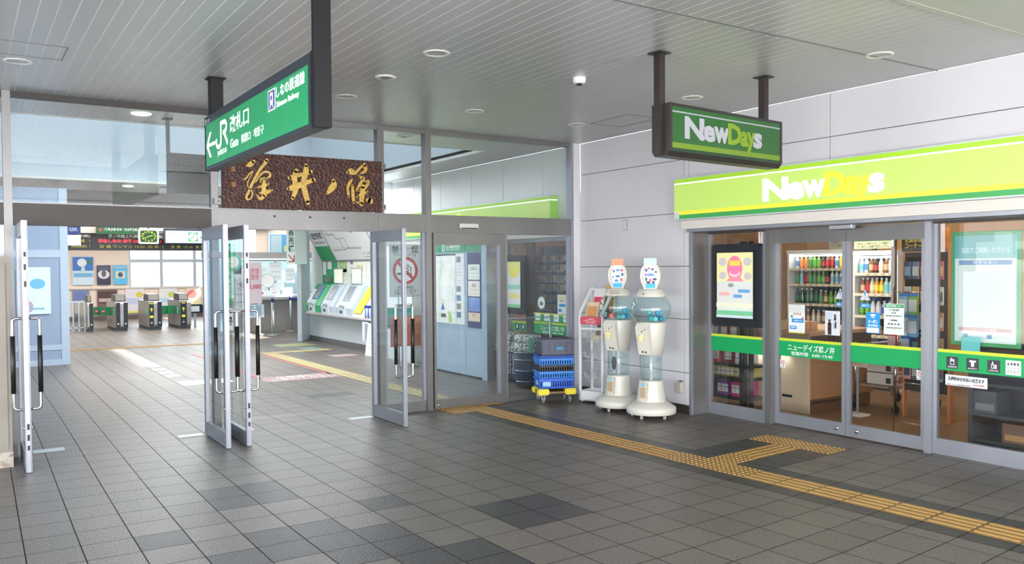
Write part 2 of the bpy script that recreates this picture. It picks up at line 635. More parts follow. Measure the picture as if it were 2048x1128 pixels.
for (x0, x1, y0, y1), lb in (((-3.05, -2.79, 4.93, 5.08), 'steel hinge plate in the floor at the far left glass door'), ((-1.79, -1.55, 4.90, 5.01), 'steel hinge plate in the floor beside the left one of the paired open doors'),
                            ((-1.28, -1.05, 4.88, 5.0), 'steel hinge plate in the floor beside the right one of the paired open doors'), ((0.0, 0.27, 4.83, 4.94), 'steel hinge plate in the floor by the door before the no smoking sign')):
    tag(obj('floor_hinge_plate', RB(x0, x1, y0, y1, 0.0003, 0.004, 0.001, 1), mat((196, 202, 206), 0.3, 0.2)), lb, 'floor plate')

# ------------------------------------------------------------------ ceiling (slats run along Y)
H = 3.281
SL = noise_mat((172, 172, 173), (178, 178, 179), 2.0, 0.33, 0.2, 0.0, (1, 0.3, 1), 'slat_paint')
def slats(name, x0, x1, y0, y1, z=H, screws=()):
    bm = bmesh.new()
    n = int(round((x1 - x0) / 0.1025))
    p = (x1 - x0) / n
    for k in range(n):
        a = x0 + k * p
        box(bm, a + 0.0025, a + p - 0.0025, y0, y1, z, z + 0.012, 0)
        box(bm, a + p - 0.0015, a + p + 0.0025, y0, y1, z + 0.0005, z + 0.02, 1)  # pale filler strip: the highlight along each groove is put into its colour
        for sy in screws:
            lathe(bm, [(0, z - 0.004), (0.004, z - 0.003), (0.006, z)], a + p, sy, 6)
    return struct(obj(name, bm, [SL, mat((245, 240, 236), 0.4, 0.0)]))
slats('ceiling', -5.3, 3.243, -0.86, 4.90, screws=(0.02, 0.1, 1.55, 3.0))
slats('ceiling', -5.3, 3.243, 4.94, 6.03, screws=(5.6,))
slats('ceiling', 2.5, 3.243, 6.03, 15.0)
slats('ceiling', -5.3, 2.5, 12.85, 14.9)
# flat soffit on the street side of the slats
SOF = mat((172, 175, 166), 0.4)
struct(obj('ceiling', B((-5.3, 3.243, -3.2, -0.87, H - 0.01, H + 0.03), (-5.3, 3.3, -0.9, -0.85, H - 0.012, H + 0.0)), SOF))
struct(obj('ceiling', B((-5.3, 3.243, -8.0, -3.22, H - 0.01, H + 0.03)), mat((150, 152, 160), 0.4)))
struct(obj('trim_1', B((-5.3, 3.24, 0.045, 0.06, H - 0.004, H + 0.002)), mat((120, 118, 116), 0.4, 0.4)))
# backing above the slats
struct(obj('ceiling', B((-5.4, 3.3, -8.0, 6.03, H + 0.03, H + 0.08), (2.5, 3.3, 6.03, 15, H + 0.03, H + 0.08), (-5.4, 2.5, 12.95, 28.0, H + 0.03, H + 0.1), (2.5, 6.5, 15, 28.0, H + 0.03, H + 0.08)), mat((120, 120, 118), 0.7)))
# light well walls
WELL = mat((170, 182, 190), 0.6)
struct(obj('ceiling', B((-4.36, 2.56, 5.97, 12.95, 5.2, 5.26), (-5.4, -4.36, 5.97, 12.95, H + 0.03, H + 0.08)), WELL))  # cap added over the well to keep the sky's light out
struct(obj('wall_light_well', B((-4.3, 2.56, 5.97, 6.03, H + 0.03, 5.2), (-4.3, 2.56, 12.85, 12.95, H + 0.01, 5.2), (-4.36, -4.3, 5.97, 12.95, H + 0.03, 5.2), (2.5, 2.56, 6.03, 12.85, H + 0.03, 5.2)), WELL))
struct(obj('trim_2', B((-5.4, 2.5, 6.03, 6.05, H - 0.01, H + 0.03), (2.48, 2.5, 6.05, 12.85, H - 0.01, H + 0.03), (-5.4, 2.5, 12.80, 12.85, H - 0.01, H + 0.03)), mat((196, 196, 190), 0.5)))

# ceiling hatches, lamps -------------------------------------------
def hatch(x0, x1, y0, y1, lb):
    t = 0.006
    bm = B((x0, x1, y0, y0 + t, H - 0.003, H), (x0, x1, y1 - t, y1, H - 0.003, H), (x0, x0 + t, y0, y1, H - 0.003, H), (x1 - t, x1, y0, y1, H - 0.003, H))
    tag(obj('ceiling_hatch', bm, mat((112, 110, 108), 0.5)), lb, 'ceiling hatch')
hatch(-3.45, -2.89, 2.98, 3.42, 'access hatch outline in the slats above the far left glass door')
hatch(2.36, 2.81, 2.9, 3.55, 'access hatch outline in the slats near the corner of wall and partition')
def downlight(x, y, lb):
    t = thing('downlight', lb, 'ceiling light', at((x, y, H), 'U'), 'round downlights of the outer ceiling')
    bm = bmesh.new()
    lathe(bm, [(0.075, 0.002), (0.082, -0.008), (0.1, -0.006), (0.104, 0.0)], seg=28)
    obj('trim_ring', bm, mat((222, 220, 214), 0.3), t)
    bm = bmesh.new()
    lathe(bm, [(0.078, -0.006), (0.066, 0.006), (0.05, 0.0105), (0.0, 0.011)], seg=28)
    obj('reflector', bm, mat((205, 202, 192), 0.3, 0.3), t)
    return t
for x, y, lb in ((-3.17, 3.62, 'round ceiling downlight nearest the hatch at far left'), (-0.56, 1.73, 'round ceiling downlight largest and nearest in the middle of the ceiling'),
                 (-0.53, 3.57, 'round ceiling downlight right of the green station sign'), (0.87, 3.58, 'round ceiling downlight alone above the closed sliding door'),
                 (2.28, 3.69, 'round ceiling downlight beside the hatch near the wall corner'), (2.3, 1.92, 'round ceiling downlight behind the hanging shop sign'),
                 (2.35, 0.0, 'round ceiling downlight right of the hanging shop sign')):
    downlight(x, y, lb)
def speaker(x, y, lb):
    t = thing('ceiling_speaker', lb, 'ceiling speaker', at((x, y, H), 'U'))
    bm = bmesh.new()
    lathe(bm, [(0.045, -0.001), (0.05, -0.012), (0.085, -0.008), (0.09, 0)], seg=24)
    obj('ring', bm, WHITE, t)
    bm = bmesh.new()
    lathe(bm, [(0.05, -0.008), (0.03, -0.018), (0, -0.02)], seg=20)
    obj('grille', bm, mat((150, 150, 148), 0.4, 0.5), t)
speaker(-0.553, 2.65, 'small round ceiling speaker between two downlights')
speaker(0.97, 5.43, 'small round ceiling speaker seen through the glass behind the mullions')
t = thing('smoke_detector', 'white round smoke detector on the ceiling left of the shop sign', 'smoke detector', at((0.86, 1.82, H), 'U'))
bm = bmesh.new()
lathe(bm, [(0.0, -0.05), (0.045, -0.048), (0.055, -0.035), (0.056, 0)], seg=24)
obj('body', bm, WHITE, t)
bm = bmesh.new()
lathe(bm, [(0.0, -0.066), (0.02, -0.065), (0.026, -0.05)], seg=16)
obj('sensor', bm, DARK, t)
t = thing('downlight', 'lit oblong ceiling lamp seen through the glass at upper left', 'ceiling light', at((-1.99, 5.46, H), 'U'))
bm = bmesh.new()
lathe(bm, [(0.0, -0.012), (0.09, -0.012), (0.1, 0)], seg=24)
obj('lens', bm, mat((255, 250, 235), 0.4, emit=2.0), t)
t = thing('downlight', 'small lit lamp in the far ceiling beyond the light well', 'ceiling light', at((-0.87, 13.6, H), 'U'))
bm = bmesh.new()
lathe(bm, [(0.0, -0.012), (0.09, -0.012), (0.1, 0)], seg=24)
obj('lens', bm, mat((255, 250, 235), 0.4, emit=6.0), t)
t = thing('downlight', 'dark round fitting in the far ceiling beyond the light well', 'ceiling light', at((-0.2, 13.5, H), 'U'))
bm = bmesh.new()
lathe(bm, [(0.0, -0.02), (0.12, -0.02), (0.14, 0)], seg=24)
obj('lens', bm, mat((150, 150, 150), 0.4), t)

# ------------------------------------------------------------------ walls
XW = 3.243
def wall_panels(name, y0, y1, z0, z1, ylines, zlines, m_, x=XW, gap=0.008):
    bm = bmesh.new()
    yy = [y0] + ylines + [y1]
    zz = [z0] + zlines + [z1]
    for a, b in zip(yy, yy[1:]):
        for c, d in zip(zz, zz[1:]):
            box(bm, x, x + 0.05, a + gap / 2, b - gap / 2, c + gap / 2, d - gap / 2, 0)
    box(bm, x + 0.012, x + 0.06, y0, y1, z0, z1, 1)
    return struct(obj(name, bm, [m_, mat((98, 90, 88), 0.7)]))
PANEL2 = noise_mat((206, 204, 209), (213, 211, 215), 0.8, 0.34, 0.0, 0.0, key='panel_paint')
wall_panels('wall_right', 2.9, 4.865, 0.1, H, [2.975], [0.468, 1.073, 1.67, 2.271, 2.871], PANEL2)
wall_panels('wall_right', -4.5, 2.9, 2.05, H, [-3.3, -1.1, 1.083], [2.271, 2.871], PANEL2)
struct(obj('baseboard_right', B((XW + 0.004, XW + 0.05, 2.9, 4.865, 0.0, 0.096)), mat((86, 84, 82), 0.3, 0.6)))
# inner wall beyond the partition
wall_panels('wall_right', 4.98, 11.0, 2.07, H, [5.72, 6.74, 7.68, 8.7, 9.7, 10.7], [], mat((236, 236, 232), 0.45), gap=0.012)
# solid walls that close the building
struct(obj('wall_left', B((-5.3, -5.15, -8.0, 4.9, 0, 0.2), (-5.3, -5.15, -8.0, 4.9, 2.45, H), (-5.3, -5.15, 4.85, 5.0, 0.2, 2.45)), mat((200, 200, 205), 0.5)))
struct(obj('wall_left', B((-5.35, -5.25, 5.0, 28.0, 0, H + 0.03)), mat((215, 222, 228), 0.5)))
struct(obj('wall_shop_side', B((8.4, 8.5, -6, 9.4, 0, 3.0)), mat((214, 170, 118), 0.6)))

# ------------------------------------------------------------------ glass partition (front face at Y = 4.865)
YP = 4.865
T0, T1 = 2.087, 2.283
MX = [(-3.24, -3.173), (-1.452, -1.383), (0.369, 0.443), (0.968, 1.041), (3.095, 3.13)]
n = 3
for i, (a, b) in enumerate(MX):
    z1 = H - 0.001
    struct(obj('trim_%d' % n, B((a, b, YP, YP + 0.11, 0.0, z1)), STEEL if i < 4 else ALU)); n += 1
struct(obj('trim_%d' % n, B((3.132, XW, YP + 0.0, YP + 0.1, 0, H)), PANEL)); n += 1
# transoms, each a stainless box between two mullions, and the head frame
spans = [(-5.3, -3.24), (-3.173, -1.452), (-1.383, 0.369), (0.443, 0.968), (1.041, 3.095)]
for i, (a, b) in enumerate(spans):
    o = sthing('trim_%d' % n, at((a, YP, T0), 'U')); n += 1
    w = b - a
    obj('transom', B((0.0005, w - 0.0005, 0.006, 0.12, 0, T1 - T0)), STEEL_DK if i < 2 else STEEL, o)
    obj('cap_rail', B((0.0005, w - 0.0005, -0.002, 0.125, T1 - T0, T1 - T0 + 0.012)), STEEL, o)
    obj('head_rail', B((0.0005, w - 0.0005, 0.01, 0.09, H - T0 - 0.05, H - T0 - 0.001)), STEEL_DK if i < 2 else STEEL, o)
    bm = bmesh.new()
    for k in range(3):
        if 0.5 < w < 2 and i in (1, 2):
            box(bm, w * (0.32 + 0.22 * k), w * (0.32 + 0.22 * k) + 0.025, 0.003, 0.01, 0.13, 0.15)
    if len(bm.verts):
        obj('stop', bm, DARK, o)
    else:
        bm.free()
# glass panes over the transoms
for i, (a, b) in enumerate(spans):
    o = sthing('window_%d' % (i + 1), at((a, YP + 0.05, T1), 'U'))
    w = b - a
    obj('pane', B((0.001, w - 0.001, 0, 0.008, 0.012, H - T1 - 0.05)), WIREGLASS, o)
# bay below: fixed glass left of first mullion, between 3rd/4th, and right of the sliding door
def fixed_bay(k, a, b, bottom, bare=False):
    o = sthing('window_%d' % k, at((a, YP + 0.03, 0), 'U'))
    w = b - a
    obj('pane', B((0.012, w - 0.012, 0.02, 0.028, bottom, T0 - 0.001)), WIREGLASS, o)
    obj('bottom_rail', B((0.001, w - 0.001, 0, 0.05, 0.0, bottom)), STEEL, o)
    obj('side_rail', B((0.001, 0.035, 0, 0.05, bottom, T0 - 0.001)), ALU, o)
    obj('side_rail', B((w - 0.035, w - 0.001, 0, 0.05, bottom, T0 - 0.001)), ALU, o)
    return o
fixed_bay(6, 0.443, 0.968, 0.12)
fixed_bay(7, 2.075, 3.095, 0.05)
fixed_bay(8, -5.3, -3.24, 0.12)
struct(obj('trim_%d' % n, B((1.985, 2.075, YP, YP + 0.1, 0, T0 - 0.001)), STEEL)); n += 1
# automatic sliding door leaf
o = sthing('door_4', at((1.06, YP - 0.005, 0), 'U'))
o['label'] = 'closed automatic sliding glass door with brushed steel frame'
w = 0.922
obj('pane', B((0.03, w - 0.03, 0.018, 0.026, 0.12, 1.945)), WIREGLASS, o)
obj('top_rail', B((0, w, 0.0, 0.045, 1.945, 2.084)), STEEL, o)
obj('bottom_rail', B((0, w, 0.0, 0.045, 0.012, 0.12)), STEEL, o)
obj('stile', B((0, 0.03, 0.0, 0.045, 0.12, 1.945)), STEEL, o)
obj('stile', B((w - 0.03, w, 0.0, 0.045, 0.12, 1.945)), ALU, o)
bm = bmesh.new(); lathe(bm, [(0.016, 0), (0.013, 0.006), (0.0, 0.007)], seg=16); bm.transform(Matrix.Translation((0.05, -0.0, 0.05)) @ Matrix.Rotation(PI / 2, 4, 'X'))
obj('guide_knob', bm, CHROME, o)
# door operator sensor on the transom
o = thing('door_sensor', 'silver motion sensor bar on the transom above the closed sliding door', 'door sensor', at((1.54, YP + 0.004, 2.168), 'S'))
bm = B((-0.13, 0.13, -0.032, 0.032, 0.0, 0.03)); bmesh.ops.bevel(bm, geom=bm.edges[:], offset=0.008, segments=2, affect='EDGES')
obj('housing', bm, mat((200, 202, 206), 0.3, 0.6), o)
obj('lens', B((-0.115, 0.115, -0.03, -0.018, 0.03, 0.034)), BLACK, o)

# swing door leaves standing open, hinged on the partition and reaching towards the camera
def swing_door(k, x, yh, yf, lb, side=1, tilt=0.0, plates=True):
    """x centre of the leaf, yh hinge edge, yf free edge"""
    o = sthing('door_%d' % k, at((x, yh, 0), 'U', tilt))
    o['label'] = lb
    L = yh - yf
    t = 0.022
    obj('hinge_stile', B((-t, t, -0.062, 0, 0.008, 2.088)), ALU, o)
    bm = B((-t, t, -L, -L + 0.055, 0.004, 2.09)); bmesh.ops.bevel(bm, geom=[e_ for e_ in bm.edges if abs(e_.verts[0].co.z - e_.verts[1].co.z) > 1], offset=0.008, segments=3, affect='EDGES')
    obj('lock_stile', bm, ALU, o)
    obj('top_rail', B((-t, t, -L + 0.055, -0.062, 1.965, 2.088)), ALU, o)
    obj('bottom_rail', B((-t, t, -L + 0.055, -0.062, 0.008, 0.14)), ALU, o)
    obj('pane', B((-0.004, 0.004, -L + 0.05, -0.06, 0.135, 1.97)), GLASS, o)
    for s in (-1, 1):
        yb = -L + 0.028
        pts = bend([(s * t, yb, 1.283), (s * 0.098, yb, 1.283), (s * 0.098, yb, 0.53), (s * t, yb, 0.53)], 0.03)
        h = obj('handle', T((pts, 0.0125), seg=12), CHROME, o)
        obj('grip', T(([(s * 0.098, yb, 1.14), (s * 0.098, yb, 0.665)], 0.019), seg=14), BLACK, h)
        bm = bmesh.new()
        tube(bm, [(s * t, yb + 0.0, 0.30 + 0.07), (s * 0.034, yb, 0.37)], 0.014, 12)
        obj('lock_cylinder', bm, CHROME, o)
    if plates:
        bm = bmesh.new()
        for z in ((1.79, 1.83), (1.68, 1.73), (1.54, 1.59)) if plates != 'low' else ():
            box(bm, -0.009, 0.009, -L - 0.0015, -L + 0.001, z[0], z[1])
        for z in ((0.36, 0.41), (0.27, 0.32), (0.19, 0.23)):
            box(bm, -0.009, 0.009, -L - 0.0015, -L + 0.001, z[0], z[1])
        obj('lock_slot', bm, BLACK, o)
    return o
swing_door(1, -3.13, 4.93, 4.10, 'open glass swing door at the far left beside the beige cabinet')
swing_door(2, -1.513, 4.93, 4.10, 'left one of the two open glass swing doors standing back to back', plates=False)
swing_door(3, -1.322, 4.93, 4.10, 'right one of the two open glass swing doors standing back to back')
swing_door(5, 0.315, 4.93, 4.10, 'open glass swing door in front of the no smoking sign', plates=False)
# notices stuck on the door leaf
def notice(M_, w, h, lb, lines=(), bgc=(238, 240, 242), name='notice', cat='notice', group=None, t=0.001, patches=()):
    o = thing(name, lb, cat, M_, group)
    obj('sheet', B((-w / 2, w / 2, -h / 2, h / 2, 0, t)), mat(bgc, 0.6), o)
    for p in patches:
        (x0, x1, y0, y1), col = p[0], p[1]
        if len(p) > 2:
            pts = ellipse((x0 + x1) / 2, (y0 + y1) / 2, (x1 - x0) / 2, (y1 - y0) / 2)
        else:
            pts = rc(x0, x1, y0, y1)
        obj('print', flat([(pts, 0)], t, 0.0006), mat(col, 0.6), o)
    for l in lines:
        body, lw, lh, cx, cy = l[:5]
        col = l[5] if len(l) > 5 else (40, 44, 48)
        text(body, lw, lh, cx, cy, t + 0.0008, mat(col, 0.6), o, bold=(l[6] if len(l) > 6 else 0.01))
    return o
notice(at((-1.347, 4.60, 1.62), 'W'), 0.07, 0.62, 'narrow green vertical sticker on the glass of the open door leaf', [('↑', 0.035, 0.05, 0, 0.26, (240, 255, 245)), ('み\nど\nり\nの\n窓\n口', 0.035, 0.4, 0, -0.03, (235, 250, 240))], (20, 160, 100), 'door_sticker', 'sticker')
notice(at((-1.347, 4.60, 1.18), 'W'), 0.17, 0.22, 'small white notice taped under the green sticker on the door leaf', [('お客様へ', 0.11, 0.02, 0, 0.07), ('ドアの開閉に\nご注意ください\n駅長', 0.13, 0.09, 0, -0.02)])

# ------------------------------------------------------------------ carved station board
BW = noise_mat((38, 19, 15), (70, 39, 32), 36, 0.5, 0.0, 1.0, key='carved_brown', voronoi=True, brange=(0.0, 0.55))
o = thing('station_board', 'carved brown board with gold brush characters over the transom', 'sign board', at((0, 4.80, 0), 'U'))
bm = B((-1.36, 0.388, 0.0, 0.04, 2.297, 2.865)); bmesh.ops.bevel(bm, geom=bm.edges[:], offset=0.004, segments=2, affect='EDGES')
obj('panel', bm, BW, o)
STROKES = [[(-1.119, 2.729, 0.007), (-1.081, 2.742, 0.026), (-1.044, 2.774, 0.019)], [(-1.147, 2.59, 0.009), (-1.121, 2.602, 0.009), (-1.083, 2.653, 0.007), (-1.049, 2.677, 0.006)], [(-1.049, 2.677, 0.004), (-1.083, 2.608, 0.004), (-1.11, 2.547, 0.005), (-1.096, 2.503, 0.005), (-1.063, 2.467, 0.007), (-1.068, 2.414, 0.007), (-1.105, 2.383, 0.008), (-1.123, 2.412, 0.011), (-1.093, 2.473, 0.013), (-1.054, 2.564, 0.013), (-0.985, 2.688, 0.014), (-0.931, 2.759, 0.017), (-0.908, 2.798, 0.019)], [(-1.028, 2.562, 0.007), (-0.993, 2.62, 0.008), (-0.948, 2.668, 0.01), (-0.902, 2.678, 0.01), (-0.872, 2.649, 0.011), (-0.903, 2.61, 0.011)], [(-0.975, 2.568, 0.008), (-0.971, 2.599, 0.008), (-0.945, 2.607, 0.008), (-0.938, 2.57, 0.008)], [(-1.003, 2.514, 0.01), (-0.95, 2.532, 0.013), (-0.896, 2.553, 0.013)], [(-0.933, 2.608, 0.013), (-0.942, 2.547, 0.019), (-0.943, 2.479, 0.023), (-0.936, 2.434, 0.023)], [(-0.988, 2.455, 0.008), (-0.928, 2.465, 0.023), (-0.859, 2.491, 0.011)], [(-1.019, 2.442, 0.005), (-0.997, 2.409, 0.008), (-0.978, 2.395, 0.015), (-0.936, 2.434, 0.019)],
 None,
 [(-0.671, 2.629, 0.019), (-0.624, 2.647, 0.022), (-0.52, 2.676, 0.019), (-0.44, 2.704, 0.023)], [(-0.599, 2.706, 0.023), (-0.616, 2.64, 0.027), (-0.609, 2.556, 0.027), (-0.61, 2.494, 0.027), (-0.639, 2.416, 0.018)], [(-0.491, 2.77, 0.019), (-0.492, 2.701, 0.031), (-0.522, 2.583, 0.027), (-0.499, 2.468, 0.031), (-0.476, 2.376, 0.023)], [(-0.688, 2.514, 0.015), (-0.625, 2.532, 0.035), (-0.498, 2.584, 0.023), (-0.409, 2.62, 0.023)],
 None,
 [(-0.187, 2.623, 0.02), (-0.184, 2.576, 0.036), (-0.222, 2.527, 0.032), (-0.264, 2.478, 0.012)],
 None,
 [(-0.022, 2.723, 0.016), (0.016, 2.733, 0.036), (0.067, 2.724, 0.02), (0.128, 2.784, 0.012), (0.172, 2.818, 0.02)], [(0.176, 2.815, 0.02), (0.189, 2.771, 0.02), (0.171, 2.738, 0.016), (0.119, 2.715, 0.005)], [(0.032, 2.654, 0.008), (-0.002, 2.608, 0.018), (-0.024, 2.551, 0.014), (-0.021, 2.512, 0.014), (-0.013, 2.46, 0.012)], [(0.11, 2.69, 0.012), (0.135, 2.671, 0.018), (0.161, 2.665, 0.018), (0.117, 2.598, 0.016), (0.073, 2.524, 0.007)], [(0.17, 2.633, 0.006), (0.217, 2.635, 0.016), (0.204, 2.594, 0.018), (0.16, 2.552, 0.02), (0.108, 2.525, 0.012)], [(0.031, 2.586, 0.012), (0.034, 2.49, 0.019), (0.042, 2.398, 0.014)], [(0.152, 2.576, 0.024), (0.142, 2.478, 0.028), (0.132, 2.381, 0.024)], [(0.09, 2.46, 0.016), (0.15, 2.495, 0.016), (0.203, 2.521, 0.014)], [(0.076, 2.403, 0.01), (0.114, 2.385, 0.012)], [(0.21, 2.429, 0.024), (0.241, 2.418, 0.032)]]
def catmull(st, k=5):
    P = [Vector(p) for p in st]
    P = [P[0] * 2 - P[1]] + P + [P[-1] * 2 - P[-2]]
    out = []
    for i in range(1, len(P) - 2):
        for j in range(k):
            t = j / k
            a, b, c, d = P[i - 1], P[i], P[i + 1], P[i + 2]
            out.append(0.5 * (2 * b + (c - a) * t + (2 * a - 5 * b + 4 * c - d) * t * t + (3 * b - a - 3 * c + d) * t ** 3))
    out.append(P[-2])
    return out
def brush(bm, st, y0, y1, grow=0.0, mi=0):
    pts = catmull(st)
    L, R = [], []
    for i, p in enumerate(pts):
        a, b = pts[max(0, i - 1)], pts[min(len(pts) - 1, i + 1)]
        d = Vector((b.x - a.x, b.y - a.y)); d.normalize()
        nn = Vector((-d.y, d.x)); w = max(0.002, p.z) + grow
        L.append((p.x + nn.x * w, p.y + nn.y * w)); R.append((p.x - nn.x * w, p.y - nn.y * w))
    for i in range(len(pts) - 1):
        prism(bm, [L[i], L[i + 1], R[i + 1], R[i]], y0, y1, 'y', mi)
    for q in (pts[0], pts[-1]):
        prism(bm, ellipse(q.x, q.y, max(0.002, q.z) + grow, max(0.002, q.z) + grow, 14), y0, y1, 'y', mi)
GOLD = noise_mat((176, 140, 58), (200, 166, 82), 30, 0.42, 0.1, 0.1, key='gold_leaf')
chars, cur = [], []
for st in STROKES + [None]:
    if st is None:
        chars.append(cur); cur = []
    else:
        cur.append(st)
for sts in chars:
    b1, b2 = bmesh.new(), bmesh.new()
    for q, st in enumerate(sts):
        brush(b1, st, -0.010 - 0.0003 * q, -0.002)
        brush(b2, st, -0.0035, 0.002, 0.0035)
    ch = obj('character', b1, GOLD, o)
    obj('cut_edge', b2, mat((26, 16, 12), 0.6), ch)
for (x, z, s) in ((-1.245, 2.688, 0.02), (-1.245, 2.535, 0.02), (0.28, 2.72, 0.012)):
    b1 = B((x - s, x + s, -0.003, 0, z - s * 1.1, z + s * 1.1))
    sq = obj('seal', b1, mat((150, 105, 50), 0.5, 0.2) if s > 0.015 else mat((140, 62, 40), 0.5), o)
    text('印', s * 1.4, s * 1.5, 0, 0, 0, mat((70, 34, 24), 0.6), sq, 'mark')
    mk = sq.children[0]
    mk.matrix_local = Matrix.Translation((x, -0.0045, z)) @ Matrix.Rotation(PI / 2, 4, 'X')
for x, z in ((-1.40, 2.36), (-1.40, 2.82), (0.41, 2.36), (0.41, 2.82)):
    b1 = B((x - 0.033, x + 0.033, 0.02, 0.066, z - 0.03, z + 0.03))
    br = obj('bracket', b1, STEEL, o)
    b1 = bmesh.new(); tube(b1, [(x + 0.01, 0.02, z), (x + 0.01, 0.012, z)], 0.007, 8)
    obj('screw', b1, DARK, br)

# ------------------------------------------------------------------ hanging green station sign (faces -X)
NAVY = mat((32, 40, 52), 0.4)
NAVYD = mat((8, 10, 14), 0.5, spec=0.3)
o = thing('station_sign', 'long green hanging sign with arrow pointing to the ticket gate', 'sign', at((-1.80, 2.3, 2.745), 'W'))
# local x runs from the far end (-) to the near end (+)
Lh = 1.29
obj('housing', RB(-Lh, Lh, -0.225, 0.225, -0.105, 0, 0.004), NAVY, o)
obj('end_cap', B((Lh, Lh + 0.025, -0.227, 0.227, -0.106, 0.001)), NAVYD, o)
obj('end_cap', B((-Lh - 0.02, -Lh, -0.227, 0.227, -0.106, 0.001)), NAVYD, o)
gr = obj('face', B((-1.255, 1.245, -0.20, 0.155, 0, 0.003)), mat((22, 134, 84), 0.4, emit=0.18), o)
WTE = mat((244, 250, 248), 0.4, emit=0.4)
def S2(y, z):      # world Y, Z on the sign -> local
    return (2.3 - y, z - 2.745)
def ribbon(bm, pts, w, z0, z1):
    pts = [Vector((*p, 0)) for p in pts]
    for a, b in zip(pts, pts[1:]):
        d = (b - a).normalized(); nn = Vector((-d.y, d.x, 0)) * w / 2
        prism(bm, [(a + nn)[:2], (b + nn)[:2], (b - nn)[:2], (a - nn)[:2]], z0, z1)
    for p in pts[1:-1]:
        prism(bm, ellipse(p.x, p.y, w / 2, w / 2, 12), z0, z1)
bm = bmesh.new()
ribbon(bm, [S2(3.50, 2.716), S2(3.25, 2.716)], 0.028, 0.003, 0.0045)
prism(bm, [S2(3.545, 2.716), S2(3.43, 2.82), S2(3.375, 2.82), S2(3.49, 2.716)], 0.003, 0.0046)
prism(bm, [S2(3.545, 2.716), S2(3.49, 2.716), S2(3.375, 2.612), S2(3.43, 2.612)], 0.003, 0.0046)
obj('arrow', bm, WTE, o)
bm = bmesh.new()
x0, x1, y0, y1 = S2(3.23, 0)[0], S2(2.86, 0)[0], -0.09, 0.11
U = lambda u, v: (x0 + (x1 - x0) * u, y0 + (y1 - y0) * v)
jp = [U(0.05, 0.42)] + [U(0.24 + 0.19 * math.cos(a), 0.22 + 0.17 * math.sin(a) * 1.0) for a in [PI + k * PI / 8 for k in range(9)]] + [U(0.43, 0.95), U(0.72, 0.95)]
jp += [U(0.72 + 0.17 * math.cos(a), 0.745 + 0.2 * math.sin(a)) for a in [PI / 2 - k * PI / 8 for k in range(1, 9)]] + [U(0.60, 0.545)]
ribbon(bm, jp, 0.034, 0.003, 0.0045)
ribbon(bm, [U(0.68, 0.54), U(0.97, 0.04)], 0.036, 0.003, 0.0047)
obj('logo', bm, WTE, o)
def stext(s, ya, yb, za, zb, m_=WTE, bold=0.004):
    a, b = S2(ya, za), S2(yb, zb)
    text(s, abs(b[0] - a[0]), abs(b[1] - a[1]), (a[0] + b[0]) / 2, (a[1] + b[1]) / 2, 0.003, m_, o, bold=bold)
stext('JR東日本', 3.18, 2.90, 2.588, 2.64, bold=0.005)
stext('改札口', 2.795, 2.29, 2.727, 2.858, bold=0.012)
stext('Gate', 2.795, 2.57, 2.61, 2.68, bold=0.01)
stext('剪票口', 2.49, 2.255, 2.61, 2.675)
stext('개찰구', 2.18, 1.937, 2.61, 2.675)
stext('しなの鉄道線', 1.652, 1.105, 2.800, 2.880, bold=0.008)
stext('Shinano Railway', 1.652, 1.208, 2.728, 2.778, bold=0.012)
bm = bmesh.new(); prism(bm, rc(*sorted((S2(1.83, 0)[0], S2(1.675, 0)[0])), -0.008, 0.133), 0.003, 0.0042)
ic = obj('train_icon', bm, WTE, o)
VIO = mat((72, 72, 128), 0.4, emit=0.4)
cx = S2(1.7525, 0)[0]
obj('icon_ground', flat([(rc(cx - 0.068, cx + 0.068, 0.0, 0.125), 0)], 0.0042, 0.0006), VIO, ic)
bm = bmesh.new()
prism(bm, rrect(cx - 0.03, cx + 0.03, 0.03, 0.112, 0.012, 3), 0.0048, 0.0055)
ribbon(bm, [(cx - 0.02, 0.03), (cx - 0.045, 0.006)], 0.008, 0.0048, 0.0055)
ribbon(bm, [(cx + 0.02, 0.03), (cx + 0.045, 0.006)], 0.008, 0.0048, 0.0055)
obj('icon_train', bm, WTE, ic)
obj('icon_window', flat([(rc(cx - 0.02, cx + 0.02, 0.062, 0.092), 0)], 0.0055, 0.0004), VIO, ic)
obj('label_strip', B((-1.28, -1.27, 0.16, 0.205, 0, 0.002)), WHITE, o)
text('しなの鉄道線\n篠ノ井駅', 0.13, 0.03, -1.19, 0.18, 0.0005, mat((150, 160, 170), 0.5), o)
for x, w in ((-1.13, 0.05), (1.335, 0.02)):
    p = obj('pole', B((x - w, x + w, (0.225 if x < 0 else -0.227), H - 2.745 + (0.02 if x > 0 else -0.001), -0.106 if x > 0 else -0.1, 0.0)), NAVYD, o)
    if x < 0:
        obj('flange', B((x - w - 0.02, x + w + 0.02, H - 2.745 - 0.012, H - 2.745 - 0.002, -0.12, 0.02)), NAVYD, p)

# hanging dark sign behind the glass
o = thing('hanging_sign', 'dark back of a hanging sign seen through the glass at upper left', 'sign', at((-1.47, 5.58, 2.70), 'S'))
obj('housing', RB(-0.25, 0.27, -0.215, 0.215, -0.08, 0.0, 0.006), mat((10, 13, 18), 0.35), o)
obj('pole', B((-0.25, -0.215, 0.215, H - 2.701, -0.07, -0.035)), mat((28, 60, 72), 0.4), o)
obj('flange', B((-0.28, -0.185, H - 2.713, H - 2.702, -0.1, -0.01)), NAVYD, o)

